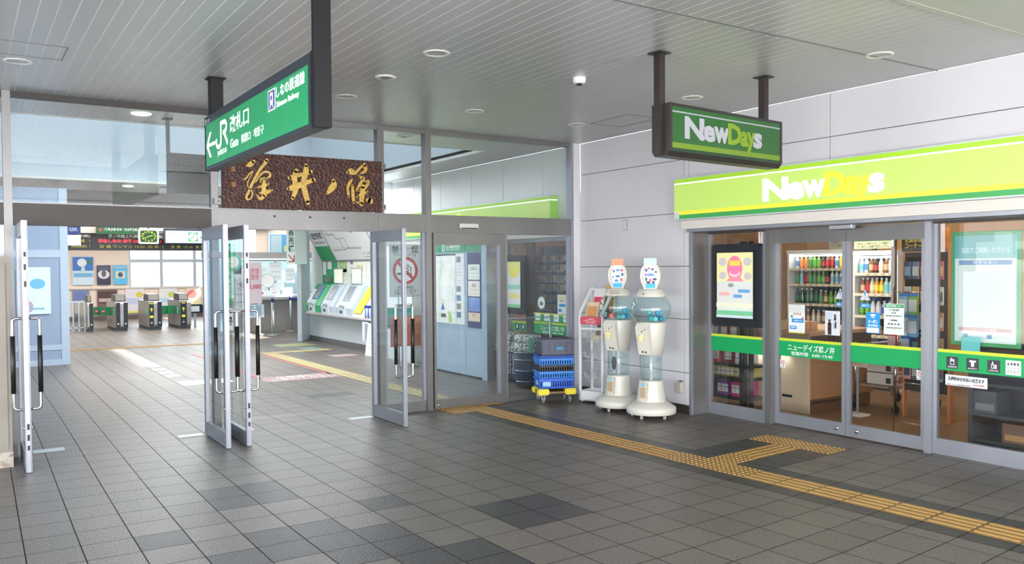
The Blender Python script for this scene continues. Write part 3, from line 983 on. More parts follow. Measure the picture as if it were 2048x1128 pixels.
# ------------------------------------------------------------------ hanging shop sign (faces the camera, slightly turned)
A_, B_ = Vector((0.88, 0.76, 0)), Vector((2.33, 0.90, 0))
LEN = (B_ - A_).length
rzn = math.atan2(B_.y - A_.y, B_.x - A_.x)
ctr = (A_ + B_) / 2
o = thing('shop_sign', 'dark green hanging shop sign between two brown poles under the slatted ceiling', 'sign', at((ctr.x, ctr.y, 2.705), 'S', rzn))
BRN = mat((42, 36, 34), 0.4)
hl = LEN / 2
bm = bmesh.new()
prof = [(-0.16, 0.17), (-0.005, 0.17), (0.0, 0.19), (0.0, -0.165), (-0.028, -0.2), (-0.142, -0.2), (-0.17, -0.165), (-0.17, 0.19)]
prof = [(0.0, 0.193), (0.0, -0.165), (-0.028, -0.2), (-0.142, -0.2), (-0.17, -0.165), (-0.17, 0.193)]
a = [bm.verts.new((-hl, y, z)) for z, y in prof]
b = [bm.verts.new((hl, y, z)) for z, y in prof]
bm.faces.new(a); bm.faces.new(b[::-1])
for i in range(6):
    bm.faces.new((a[i], b[i], b[(i + 1) % 6], a[(i + 1) % 6]))
obj('housing', bm, BRN, o)
obj('rim', B((-hl, -hl + 0.03, -0.165, 0.195, 0, 0.006), (hl - 0.03, hl, -0.165, 0.195, 0, 0.006), (-hl + 0.03, hl - 0.03, 0.172, 0.195, 0, 0.006)), mat((40, 36, 34), 0.4), o)
def green_face(x0, x1, zt, zb, cols, stripes, z=0.001, mats=None):
    pass
DG, DG2, LIME, OFFW = mat((32, 84, 34), 0.4), mat((16, 50, 32), 0.4), mat((100, 128, 30), 0.4), mat((150, 156, 160), 0.4)
fc = obj('face', B((-hl + 0.03, hl - 0.03, -0.1, 0.172, 0, 0.003)), DG, o)
obj('stripe', B((-hl + 0.03, hl - 0.03, 0.128, 0.139, 0.003, 0.004)), OFFW, fc)
obj('stripe', B((-hl + 0.03, hl - 0.03, -0.139, -0.098, 0.0, 0.004)), LIME, fc)
obj('stripe', B((-hl + 0.03, hl - 0.03, -0.165, -0.139, 0.0, 0.003)), DG2, fc)
def shop_logo(parent, x0, x1, base, cap, z, m1, m2, m3, t=0.002):
    """New + Day + s, bold and tightly packed; base = baseline, cap = cap height"""
    W_ = x1 - x0
    bits = [('N', 0.0, 0.235, 0, 1.0, m1), ('e', 0.215, 0.375, -0.02, 0.74, m1), ('w', 0.355, 0.555, 0, 0.74, m1), ('D', 0.535, 0.715, 0, 1.0, m2), ('a', 0.695, 0.81, -0.02, 0.72, m2), ('y', 0.785, 0.905, -0.27, 0.72, m2), ('s', 0.875, 1.0, -0.02, 0.74, m3)]
    for ch, a, b, v0, v1, mm_ in bits:
        text(ch, W_ * (b - a), cap * (v1 - v0), x0 + W_ * (a + b) / 2, base + cap * (v0 + v1) / 2, z, mm_, parent, bold=0.044, ex=t)
OW = mat((158, 160, 168), 0.4)
shop_logo(fc, -0.555, 0.44, -0.06, 0.17, 0.004, OW, mat((112, 142, 26), 0.4), OW)
for s in (-1, 1):
    x = -hl + 0.02 if s < 0 else hl - 0.14
    if s < 0:
        p = obj('pole', B((-hl - 0.04, -hl + 0.02, -0.19, H - 2.706, -0.115, -0.055)), BRN, o)
        xx = -hl - 0.01
    else:
        p = obj('pole', B((hl - 0.17, hl - 0.11, 0.193, H - 2.706, -0.115, -0.055)), BRN, o)
        xx = hl - 0.14
    obj('flange', B((xx - 0.06, xx + 0.06, H - 2.716, H - 2.706, -0.15, -0.02)), mat((40, 36, 36), 0.5), p)

# ------------------------------------------------------------------ lit shop fascia signs
def gradient_lit(c1, strength, key):
    return mat(c1, 0.35, emit=strength, key=key)
LG = mat((176, 206, 102), 0.35, emit=0.3)
LG_TOP = mat((152, 198, 50), 0.35, emit=0.25)
YLW = mat((220, 218, 66), 0.35, emit=0.25)
GRB = mat((58, 150, 80), 0.35, emit=0.2)
WLIT = mat((255, 255, 252), 0.35, emit=0.6)
YLIT = mat((250, 226, 66), 0.35, emit=0.3)
FR = mat((206, 214, 222), 0.35, 0.3)
def fascia(y_near, y_far, lb, logo_y, end_far=False, end_near=False):
    zc = 2.41
    o = thing('fascia_sign', lb, 'sign', at((3.10, (y_near + y_far) / 2, zc), 'W'))
    h = (y_far - y_near) / 2
    obj('housing', B((-h, h, -0.23, 0.235, -0.14, 0.0)), FR, o)
    f = obj('face', B((-h + 0.008, h - 0.008, -0.13, 0.165, 0, 0.003)), LG, o)
    obj('stripe', B((-h + 0.008, h - 0.008, 0.180, 0.222, 0, 0.003)), LG_TOP, f)
    obj('stripe', B((-h + 0.008, h - 0.008, 0.165, 0.180, 0, 0.0035)), WLIT, f)
    obj('stripe', B((-h + 0.008, h - 0.008, -0.172, -0.13, 0, 0.003)), YLW, f)
    obj('stripe', B((-h + 0.008, h - 0.008, -0.218, -0.172, 0, 0.003)), GRB, f)
    c = (y_near + y_far) / 2 - logo_y
    shop_logo(f, c - 0.66, c + 0.66, -0.105, 0.225, 0.0035, WLIT, YLIT, WLIT)
    if end_near:
        e_ = obj('end_face', B((h, h + 0.003, -0.218, 0.165, -0.132, -0.008)), mat((140, 196, 56), 0.4, emit=0.25), o)
        obj('stripe', B((h, h + 0.0035, 0.165, 0.180, -0.132, -0.008)), WLIT, e_)
        obj('stripe', B((h, h + 0.003, 0.180, 0.222, -0.132, -0.008)), LG_TOP, e_)
    return o
o = fascia(-2.7, 2.99, 'long lit lime green shop sign over the shop doors with large white and yellow logo', 1.09)
s_ = obj('sticker', B((2.70 - 5.69 + 0.155, 2.70 - 5.69 + 0.23, -0.215, -0.14, 0.0035, 0.0045)), mat((214, 220, 226), 0.5), o)
o = fascia(5.35, 11.0, 'lit lime green shop sign on the inner wall seen through the glass', 7.95, end_near=True)
# shutter box under the near sign and under the inner one
struct(obj('trim_30', B((3.17, 3.30, -3.2, 2.95, 2.085, 2.178)), mat((214, 208, 200), 0.4)))
struct(obj('trim_31', B((3.20, 3.60, -3.2, 2.9, 2.05, 2.084)), ALU))
struct(obj('trim_32', B((3.17, 3.30, 4.99, 11.0, 2.085, 2.178)), mat((214, 208, 200), 0.4)))

# wall fittings --------------------------------------------------
o = thing('wall_plate', 'small flush grey access plate high on the white panel wall', 'wall plate', at((XW - 0.001, 3.985, 2.18), 'W'))
obj('frame', B((-0.045, 0.045, -0.065, 0.065, 0, 0.004)), mat((150, 148, 146), 0.4), o)
obj('cover', B((-0.038, 0.038, -0.058, 0.058, 0.004, 0.006)), mat((205, 204, 204), 0.4), o)
o = thing('wall_outlet', 'grey weatherproof outlet cover low on the wall beside the capsule machines', 'outlet', at((XW - 0.001, 3.02, 0.30), 'W'))
bm = B((-0.045, 0.045, -0.07, 0.065, 0, 0.05)); bmesh.ops.bevel(bm, geom=bm.edges[:], offset=0.014, segments=3, affect='EDGES')
obj('cover', bm, mat((176, 170, 162), 0.5), o)
obj('hinge', B((-0.03, 0.03, 0.066, 0.072, 0, 0.02)), DARK, o)

# ------------------------------------------------------------------ shop front
XS = 3.55
struct(obj('trim_33', B((XW - 0.004, XW + 0.03, 2.868, 2.9, 0, 2.085)), ALU))
struct(obj('trim_34', B((XW + 0.03, XS + 0.05, 2.87, 2.9, 0, 2.05)), STEEL))
def shop_pane(k, y0, y1, x, bottom, top=2.03, st=0.035, label=None, head=None):
    o = sthing('window_%d' % k, at((x, 0, 0), 'U'))
    obj('pane', B((0.018, 0.026, y0 + st, y1 - st, bottom, top)), GLASS_SHOP, o)
    obj('bottom_rail', B((0, 0.05, y0, y1, 0.0, bottom)), ALU, o)
    obj('top_rail', B((0, 0.05, y0, y1, top, 2.05)), STEEL_DK, o)
    for a in (y0, y1 - st):
        obj('side_rail', B((0.0, 0.05, a, a + st, bottom, top)), ALU, o)
    return o
shop_pane(20, 2.06, 2.868, 3.51, 0.135)
shop_pane(21, -2.4, 0.285, 3.60, 0.14)
struct(obj('trim_35', B((3.50, 3.60, 1.995, 2.055, 0, 2.05)), STEEL))
struct(obj('trim_36', B((3.56, 3.66, 0.287, 0.345, 0, 2.05)), ALU))
def shop_door(k, y0, y1, lb, knob):
    o = sthing('door_%d' % k, at((3.585, 0, 0), 'U'))
    o['label'] = lb
    obj('pane', B((0.018, 0.026, y0 + 0.03, y1 - 0.03, 0.13, 1.90)), GLASS_SHOP, o)
    obj('bottom_rail', B((0, 0.045, y0, y1, 0.012, 0.13)), ALU, o)
    obj('top_rail', B((0, 0.045, y0, y1, 1.90, 2.045)), STEEL, o)
    obj('stile', B((0, 0.045, y0, y0 + 0.042, 0.13, 1.90)), ALU, o)
    obj('stile', B((0, 0.045, y1 - 0.042, y1, 0.13, 1.90)), ALU, o)
    bm = bmesh.new(); lathe(bm, [(0.02, 0), (0.017, 0.008), (0, 0.01)], seg=16)
    bm.transform(Matrix.Translation((0, knob, 0.072)) @ Matrix.Rotation(-PI / 2, 4, 'Y'))
    obj('knob', bm, CHROME, o)
    return o
shop_door(20, 1.152, 1.995, 'left leaf of the closed sliding glass shop doors', 1.25)
shop_door(21, 0.345, 1.148, 'right leaf of the closed sliding glass shop doors', 1.03)
o = thing('door_sensor', 'silver motion sensor over the middle of the shop doors', 'door sensor', at((3.50, 1.11, 2.035), 'W'))
bm = B((-0.13, 0.13, -0.02, 0.028, 0, 0.07)); bmesh.ops.bevel(bm, geom=bm.edges[:], offset=0.012, segments=3, affect='EDGES')
obj('housing', bm, mat((190, 192, 198), 0.3, 0.5), o)
obj('lens', B((-0.11, 0.11, -0.024, -0.019, 0.02, 0.06)), BLACK, o)

# green band across the glass
LIMEB = mat((196, 212, 60), 0.5)
def band(x, y0, y1, z0, z1, lb):
    o = thing('window_band', lb, 'window sticker', at((x, (y0 + y1) / 2, (z0 + z1) / 2), 'W'))
    w, h = (y1 - y0) / 2, (z1 - z0) / 2
    obj('green_film', B((-w, w, -h, h - 0.028, 0, 0.001)), GREEN, o)
    obj('lime_edge', B((-w, w, h - 0.028, h, 0, 0.001)), LIMEB, o)
    return o
b1 = band(3.527, 2.096, 2.832, 0.722, 0.91, 'plain green window band under the black screen')
b2 = band(3.602, 1.195, 1.952, 0.728, 0.915, 'green window band with white shop name and opening hours on the left door leaf')
text('ニューデイズ篠ノ井', 0.56, 0.072, 0.01, 0.005, 0.001, WHITE, b2, bold=0.015)
text('営業時間   6:00~19:40', 0.49, 0.04, 0.02, -0.058, 0.001, WHITE, b2, bold=0.015)
b3 = band(3.602, 0.388, 1.105, 0.735, 0.925, 'plain green window band on the right door leaf')
b4 = band(3.617, -2.36, 0.25, 0.745, 0.93, 'green window band with dark pictograms right of the doors')
LGD = mat((60, 58, 66), 0.5)
def picto(yc, word, kind):
    cx = (-2.36 + 0.25) / 2 - yc
    cz = -0.02
    bm = bmesh.new(); prism(bm, rrect(cx - 0.052, cx + 0.052, cz - 0.052, cz + 0.052, 0.008, 3), 0.001, 0.002)
    p = obj('pictogram', bm, LGD, b4)
    bm = bmesh.new()
    if kind == 0:
        ring_prism(bm, rc(cx - 0.018, cx + 0.018, cz - 0.02, cz + 0.03), rc(cx - 0.013, cx + 0.013, cz - 0.015, cz + 0.012), 0.002, 0.003)
        prism(bm, rc(cx - 0.012, cx - 0.004, cz + 0.03, cz + 0.042), 0.002, 0.003)
    elif kind == 1:
        prism(bm, rc(cx - 0.028, cx + 0.028, cz + 0.018, cz + 0.034), 0.002, 0.003)
        prism(bm, rc(cx - 0.013, cx + 0.013, cz - 0.02, cz + 0.018), 0.002, 0.003)
    else:
        ring_prism(bm, rc(cx - 0.02, cx + 0.002, cz - 0.02, cz + 0.02), rc(cx - 0.015, cx - 0.003, cz - 0.015, cz + 0.012), 0.002, 0.003)
        prism(bm, rc(cx - 0.013, cx - 0.005, cz + 0.02, cz + 0.04), 0.002, 0.003)
        prism(bm, rc(cx + 0.006, cx + 0.024, cz - 0.02, cz + 0.014), 0.002, 0.003)
    obj('symbol', bm, WHITE, p)
    text(word, 0.08, 0.012, cx, cz - 0.037, 0.002, WHITE, p, bold=0.02)
picto(0.12, 'CIGARETTES', 0); picto(-0.055, '店内飲食', 1); picto(-0.23, 'LIQUOR', 2)
cx = (-2.36 + 0.25) / 2 + 0.385
sh = obj('chart', B((cx - 0.06, cx + 0.06, -0.078, 0.042, 0.001, 0.002)), PAPER, b4)
text('▲ ● ■ ◆\n― ― ― ―\n○ □ △ ◇', 0.1, 0.09, cx, -0.018, 0.002, mat((90, 90, 90), 0.6), sh)
# notices on the shop glass (all face out)
BL = (48, 146, 208)
notice(at((3.517, 2.124, 1.95), 'W'), 0.062, 0.2, 'narrow white vertical sticker with red lettering at the top of the left shop window', [('防\n犯\nカ\nメ\nラ\n設\n置', 0.026, 0.18, 0, 0, (190, 40, 50), 0.03)], name='window_sticker', cat='sticker')
notice(at((3.598, 1.73, 1.12), 'W'), 0.20, 0.30, 'white poster with blue boxes and green foot on the left shop door', [('SALE', 0.1, 0.02, 0.01, 0.055, (200, 60, 70)), ('お得なセール', 0.1, 0.018, 0.02, -0.015, (240, 245, 250)), ('期間限定', 0.06, 0.016, -0.04, -0.085, (240, 245, 250))], (236, 240, 242), 'shop_poster', 'poster',
       patches=[((-0.1, 0.1, 0.07, 0.15), (222, 228, 226)), ((-0.06, 0.085, -0.035, 0.005), BL), ((-0.085, 0.0, -0.105, -0.07), BL), ((-0.075, -0.045, 0.01, 0.04), (60, 160, 110), 1), ((0.06, 0.085, 0.0, 0.025), (230, 120, 150), 1), ((-0.1, 0.1, -0.145, -0.135), (230, 190, 60)), ((-0.1, 0.1, -0.15, -0.145), (30, 140, 90))])
notice(at((3.598, 1.306, 1.10), 'W'), 0.17, 0.24, 'white poster with a dark bottle beside the middle of the shop doors', [('これがおいしい\nコーヒーの新基準', 0.03, 0.15, 0.03, 0.02)], (224, 228, 236), 'shop_poster', 'poster',
       patches=[((-0.055, -0.012, -0.115, 0.0), (58, 40, 44)), ((-0.048, -0.02, -0.01, 0.035), (90, 84, 96)), ((-0.055, -0.012, -0.062, -0.055), (230, 230, 230)), ((-0.08, 0.0, 0.03, 0.11), (200, 210, 226))])
notice(at((3.598, 0.868, 1.125), 'W'), 0.145, 0.195, 'blue poster with white lettering on the right shop door', [('TIME', 0.04, 0.012, 0, 0.052, (240, 248, 255), 0.03), ('クーポン', 0.1, 0.04, 0, 0.012, (240, 248, 255), 0.03), ('毎日配信', 0.1, 0.02, 0, -0.024, (240, 248, 255), 0.03)], (44, 150, 214), 'shop_poster', 'poster',
       patches=[((-0.028, 0.028, 0.062, 0.084), (240, 248, 255), 1), ((-0.062, 0.062, -0.092, -0.045), (236, 240, 244))])
notice(at((3.598, 0.656, 1.17), 'W'), 0.20, 0.285, 'white notice with a green heading bar on the right shop door', [('感染予防対策について', 0.15, 0.02, 0, 0.122, (240, 250, 245)), ('マスク等の着用', 0.1, 0.016, 0, 0.085), ('○', 0.04, 0.02, 0, 0.058), ('お客様のご理解とご協力をお願い致します', 0.16, 0.01, 0, 0.03), ('注意喚起', 0.07, 0.014, 0, -0.01), ('● ■ ▲ ◆', 0.12, 0.016, 0, -0.045), ('ご来店の際はご協力をお願い申し上げます', 0.16, 0.01, 0, -0.08)], (228, 238, 232), 'shop_poster', 'poster',
       patches=[((-0.095, 0.095, 0.105, 0.137), (44, 150, 96))])
for yc, z, lb in ((1.222, 1.39, 'left'), (0.952, 1.388, 'right')):
    o = thing('warning_sticker', 'white triangular warning sticker on the %s shop door leaf' % lb, 'sticker', at((3.598, yc, z), 'W'))
    bm = bmesh.new(); prism(bm, [(-0.055, -0.05), (0.055, -0.05), (0, 0.05)], 0, 0.001)
    obj('sheet', bm, PAPER, o)
    bm = bmesh.new(); ring_prism(bm, [(-0.048, -0.045), (0.048, -0.045), (0, 0.042)], [(-0.042, -0.042), (0.042, -0.042), (0, 0.034)], 0.001, 0.0015)
    obj('border', bm, mat((90, 150, 210), 0.5), o)
    obj('mark', flat([([(-0.007, 0.028), (0.007, 0.028), (0.003, -0.018), (-0.003, -0.018)], 0), (ellipse(0, -0.032, 0.006, 0.006, 10), 0)], 0.001), mat((24, 110, 190), 0.5), o)
    text('自', 0.014, 0.016, -0.022, -0.022, 0.001, mat((210, 70, 80), 0.5), o)
    text('動', 0.014, 0.016, 0.022, -0.022, 0.001, mat((210, 70, 80), 0.5), o)
    o = thing('arrow_sticker', 'blue arrow shaped sticker below the triangle on the %s shop door leaf' % lb, 'sticker', at((3.598, yc - 0.005, z - 0.102), 'W'))
    s = -1 if lb == 'left' else 1
    bm = bmesh.new(); prism(bm, [(-s * 0.055, -0.022), (s * 0.04, -0.022), (s * 0.058, 0), (s * 0.04, 0.022), (-s * 0.055, 0.022)], 0, 0.001)
    obj('sheet', bm, mat(BL, 0.5), o)
    text('自動ドア', 0.07, 0.02, 0, 0, 0.001, WHITE, o, bold=0.03)
def nosmoke(M_, w, h, lb):
    o = thing('no_smoking_sticker', lb, 'sticker', M_)
    obj('sheet', B((-w / 2, w / 2, -h / 2, h / 2, 0, 0.001)), PAPER, o)
    bm = bmesh.new(); ring_prism(bm, ellipse(0, h * 0.12, w * 0.36, w * 0.36, 20), ellipse(0, h * 0.12, w * 0.28, w * 0.28, 20), 0.001, 0.002)
    ribbon(bm, [(-w * 0.22, h * 0.12 + w * 0.22), (w * 0.22, h * 0.12 - w * 0.22)], w * 0.07, 0.001, 0.002)
    obj('prohibition_ring', bm, mat((196, 60, 66), 0.5), o)
    obj('cigarette', flat([(rc(-w * 0.2, w * 0.2, h * 0.1, h * 0.13), 0)], 0.001), DARK, o)
    text('店内禁煙', w * 0.7, h * 0.1, 0, -h * 0.36, 0.001, DARK, o)
    return o
nosmoke(at((3.598, 1.905, 0.645), 'W'), 0.066, 0.085, 'tiny no smoking sticker under the opening hours band')
nosmoke(at((3.60, 0.40, 0.68), 'W'), 0.07, 0.088, 'tiny no smoking sticker at the right edge of the right shop door')
notice(at((3.615, 0.0, 0.665), 'W'), 0.36, 0.092, 'white strip notice with black lettering under the pictograms', [('各種料金お支払い出来ます', 0.31, 0.034, 0, 0.014, (30, 30, 30), 0.02), ('NHK 受信料', 0.09, 0.012, 0.11, -0.024, (200, 50, 60)), ('電気 ガス 水道 電話 税金', 0.2, 0.008, -0.06, -0.036, (60, 60, 60))], (226, 228, 232), 'notice', 'notice')
# payment board behind the right glass
o = thing('payment_board', 'large pale poster board with teal heading standing behind the right shop window', 'poster board', at((3.67, -0.125, 1.46), 'W'))
obj('frame', RB(-0.29, 0.29, -0.49, 0.49, -0.02, 0.0, 0.004), mat((60, 150, 90), 0.4), o)
obj('sheet', B((-0.255, 0.255, -0.455, 0.455, 0.0, 0.002)), mat((216, 232, 228), 0.5), o)
obj('heading', B((-0.255, 0.255, 0.26, 0.455, 0.002, 0.003)), mat((110, 176, 180), 0.5), o)
text('当店でご利用いただける', 0.40, 0.05, 0, 0.33, 0.003, mat((226, 240, 240), 0.5), o)
text('電子マネー', 0.2, 0.03, 0, 0.225, 0.004, mat((226, 240, 250), 0.5), o)
obj('print', flat([(rc(-0.22, 0.22, 0.205, 0.245), 0)], 0.002), mat((90, 130, 180), 0.5), o)
obj('print', flat([(rc(-0.22, 0.22, -0.36, -0.33), 0)], 0.002), mat((196, 158, 158), 0.5), o)
text('バーコード決済', 0.2, 0.02, 0, -0.345, 0.004, WHITE, o)
obj('print', flat([(rc(-0.18, -0.14, -0.42, -0.385), 0), (rc(0.02, 0.06, -0.42, -0.385), 0)], 0.002), mat((90, 150, 190), 0.5), o)
# black advertising screen in front of the left window
def ad_screen(M_, w, h, lb, shapes):
    o = thing('advertising_screen', lb, 'display screen', M_)
    bm = bmesh.new(); prism(bm, rrect(-w / 2, w / 2, -h / 2, h / 2, 0.03), -0.06, 0.0)
    obj('housing', bm, mat((22, 26, 34), 0.35), o)
    iw, ih = w / 2 - 0.075, h / 2 - 0.095
    bm = bmesh.new(); ring_prism(bm, rrect(-iw - 0.018, iw + 0.018, -ih - 0.018, ih + 0.018, 0.012), rrect(-iw, iw, -ih, ih, 0.004), 0, 0.012)
    obj('bezel', bm, BLACK, o)
    s = obj('screen', B((-iw, iw, -ih, ih, 0, 0.003)), mat((226, 228, 224), 0.3, emit=0.12), o)
    for k, (sh_, col) in enumerate(shapes):
        pts = [(p[0] * iw, p[1] * ih) for p in sh_]
        obj('picture', flat([(pts, 0)], 0.003 + 0.0005 * k, 0.0005), mat(col, 0.3, emit=0.12), s)
    return o
def el(cx, cy, rx, ry):
    return ellipse(cx, cy, rx, ry, 28)
pic = [(rc(-1, 1, 0.12, 1), (244, 240, 178)), (el(-0.68, 0.72, 0.22, 0.13), (206, 200, 196)), (el(0.68, 0.72, 0.22, 0.13), (206, 200, 196)), (el(-0.66, 0.3, 0.2, 0.12), (206, 200, 200)), (el(0.7, 0.28, 0.2, 0.12), (206, 196, 196)),
       (el(0.0, 0.52, 0.42, 0.38), (236, 128, 168)), (rc(-0.3, 0.3, 0.6, 0.76), (240, 214, 90)), (el(0, 0.36, 0.3, 0.1), (248, 214, 226)), (el(0, 0.4, 0.22, 0.07), (236, 128, 168)),
       ([(-0.45, 0.12), (-0.25, 0.26), (0.3, 0.26), (0.5, 0.12)], (240, 150, 170)), (rc(0.2, 0.82, -0.22, -0.12), (110, 160, 214)), (rc(-0.05, 0.4, -0.38, -0.28), (110, 160, 214)), (rc(-0.85, -0.3, -0.32, -0.22), (238, 180, 176)),
       (el(-0.2, 0.0, 0.16, 0.06), (150, 160, 150)), (rc(-1, 1, -0.68, -0.54), (240, 240, 214)), (rc(-1, 1, -0.92, -0.78), (120, 196, 150)), (rc(-1, 1, -1, -0.93), (214, 226, 238))]
ad_screen(at((3.455, 2.425, 1.46), 'W'), 0.665, 0.90, 'large black framed screen with a pink and yellow picture on the left shop window', pic)

# ------------------------------------------------------------------ inner shop front beyond the partition
o = sthing('window_30', at((3.24, 0, 0), 'U'))
obj('pane', B((0.02, 0.028, 5.0, 6.55, 0.1, 2.03)), GLASS_SHOP, o)
obj('bottom_rail', B((0, 0.05, 5.0, 6.6, 0.0, 0.1)), STEEL, o)
obj('top_rail', B((0, 0.05, 4.99, 6.6, 2.03, 2.07)), ALU, o)
obj('side_rail', B((0, 0.05, 6.55, 6.6, 0.0, 2.03)), STEEL, o)
obj('post', B((-0.01, 0.06, 5.98, 6.13, 0.0, 2.03)), STEEL_DK, o)
obj('post', B((-0.03, 0.06, 4.99, 5.04, 0.0, 2.07)), ALU, o)
b5 = band(3.255, 6.14, 6.54, 0.735, 0.885, 'green window band with two pictograms on the inner shop window')
b6 = band(3.255, 5.045, 5.975, 0.735, 0.905, 'green window band with shop name on the inner shop window behind the crates')
text('ニューデイズ篠ノ井', 0.56, 0.072, -0.02, 0.0, 0.001, WHITE, b6, bold=0.015)
text('営業時間   6:00~19:40', 0.49, 0.036, -0.01, -0.058, 0.001, WHITE, b6, bold=0.015)
for k, yy in enumerate((0.06, -0.1)):
    bm = bmesh.new(); prism(bm, rrect(-yy - 0.045 + 0.0, -yy + 0.045, -0.062, 0.032, 0.006, 2), 0.001, 0.002)
    p = obj('pictogram', bm, LGD, b5)
    obj('symbol', flat([(rc(-yy - 0.015, -yy + 0.015, -0.03, 0.02), 0)], 0.002), WHITE, p)
o = band(3.255, 5.045, 5.975, 0.91, 1.03, 'narrow row of white food stickers above the inner green window band')
for k in range(4):
    bm = bmesh.new(); prism(bm, rrect(-0.42 + 0.22 * k, -0.3 + 0.22 * k, -0.05, 0.05, 0.008, 2), 0.001, 0.002)
    p = obj('pictogram', bm, PAPER, o)
    text('Suica' if False else '使える', 0.08, 0.03, -0.36 + 0.22 * k, 0, 0.002, GREEN, p)
ad_screen(at((3.16, 6.33, 1.42), 'W'), 0.5, 0.86, 'tall black screen with yellow and green picture on the inner shop window', [(rc(-1, 1, 0.5, 1), (226, 226, 140)), (el(0, 0.55, 0.7, 0.25), (236, 222, 96)), (rc(-1, 1, -0.2, 0.0), (150, 210, 196)), (rc(-0.7, 0.7, -0.6, -0.4), (240, 220, 120)), (rc(-1, 1, -1, -0.85), (130, 200, 150))])
o = thing('round_sticker', 'round green and white leaf sticker on the inner shop window', 'sticker', at((3.255, 5.78, 1.17), 'W'))
bm = bmesh.new(); prism(bm, ellipse(0, 0, 0.1, 0.1, 28), 0, 0.001); obj('disc', bm, mat((90, 150, 110), 0.5), o)
bm = bmesh.new(); prism(bm, ellipse(0, 0, 0.082, 0.082, 28), 0.001, 0.002); q = obj('centre', bm, PAPER, o)
bm = bmesh.new(); prism(bm, ellipse(0, -0.01, 0.045, 0.03, 20), 0.002, 0.003); obj('emblem', bm, mat((110, 120, 115), 0.5), q)
notice(at((3.255, 5.30, 1.16), 'W'), 0.2, 0.27, 'white poster with blue boxes on the inner shop window', [('SALE', 0.1, 0.025, 0.0, 0.05, (200, 60, 70))], (236, 240, 236), 'shop_poster', 'poster', patches=[((-0.06, 0.08, -0.03, 0.01), BL), ((-0.08, 0.0, -0.1, -0.06), BL), ((-0.1, 0.1, 0.06, 0.13), (222, 226, 190))])
notice(at((3.255, 5.11, 1.12), 'W'), 0.13, 0.2, 'blue poster partly behind the right edge of the inner window', [('クーポン', 0.1, 0.04, 0, 0.03, (240, 248, 255), 0.03)], (44, 150, 214), 'shop_poster', 'poster')
notice(at((3.225, 6.05, 0.55), 'W'), 0.13, 0.28, 'tall white price list stuck on the inner window post above the carts', [('ご案内\n― ― ―\n― ― ―\n― ― ―', 0.09, 0.18, 0, 0)], (214, 220, 218))
nosmoke(at((3.255, 5.83, 0.66), 'W'), 0.07, 0.1, 'tiny no smoking sticker on the inner window above the grey crate')

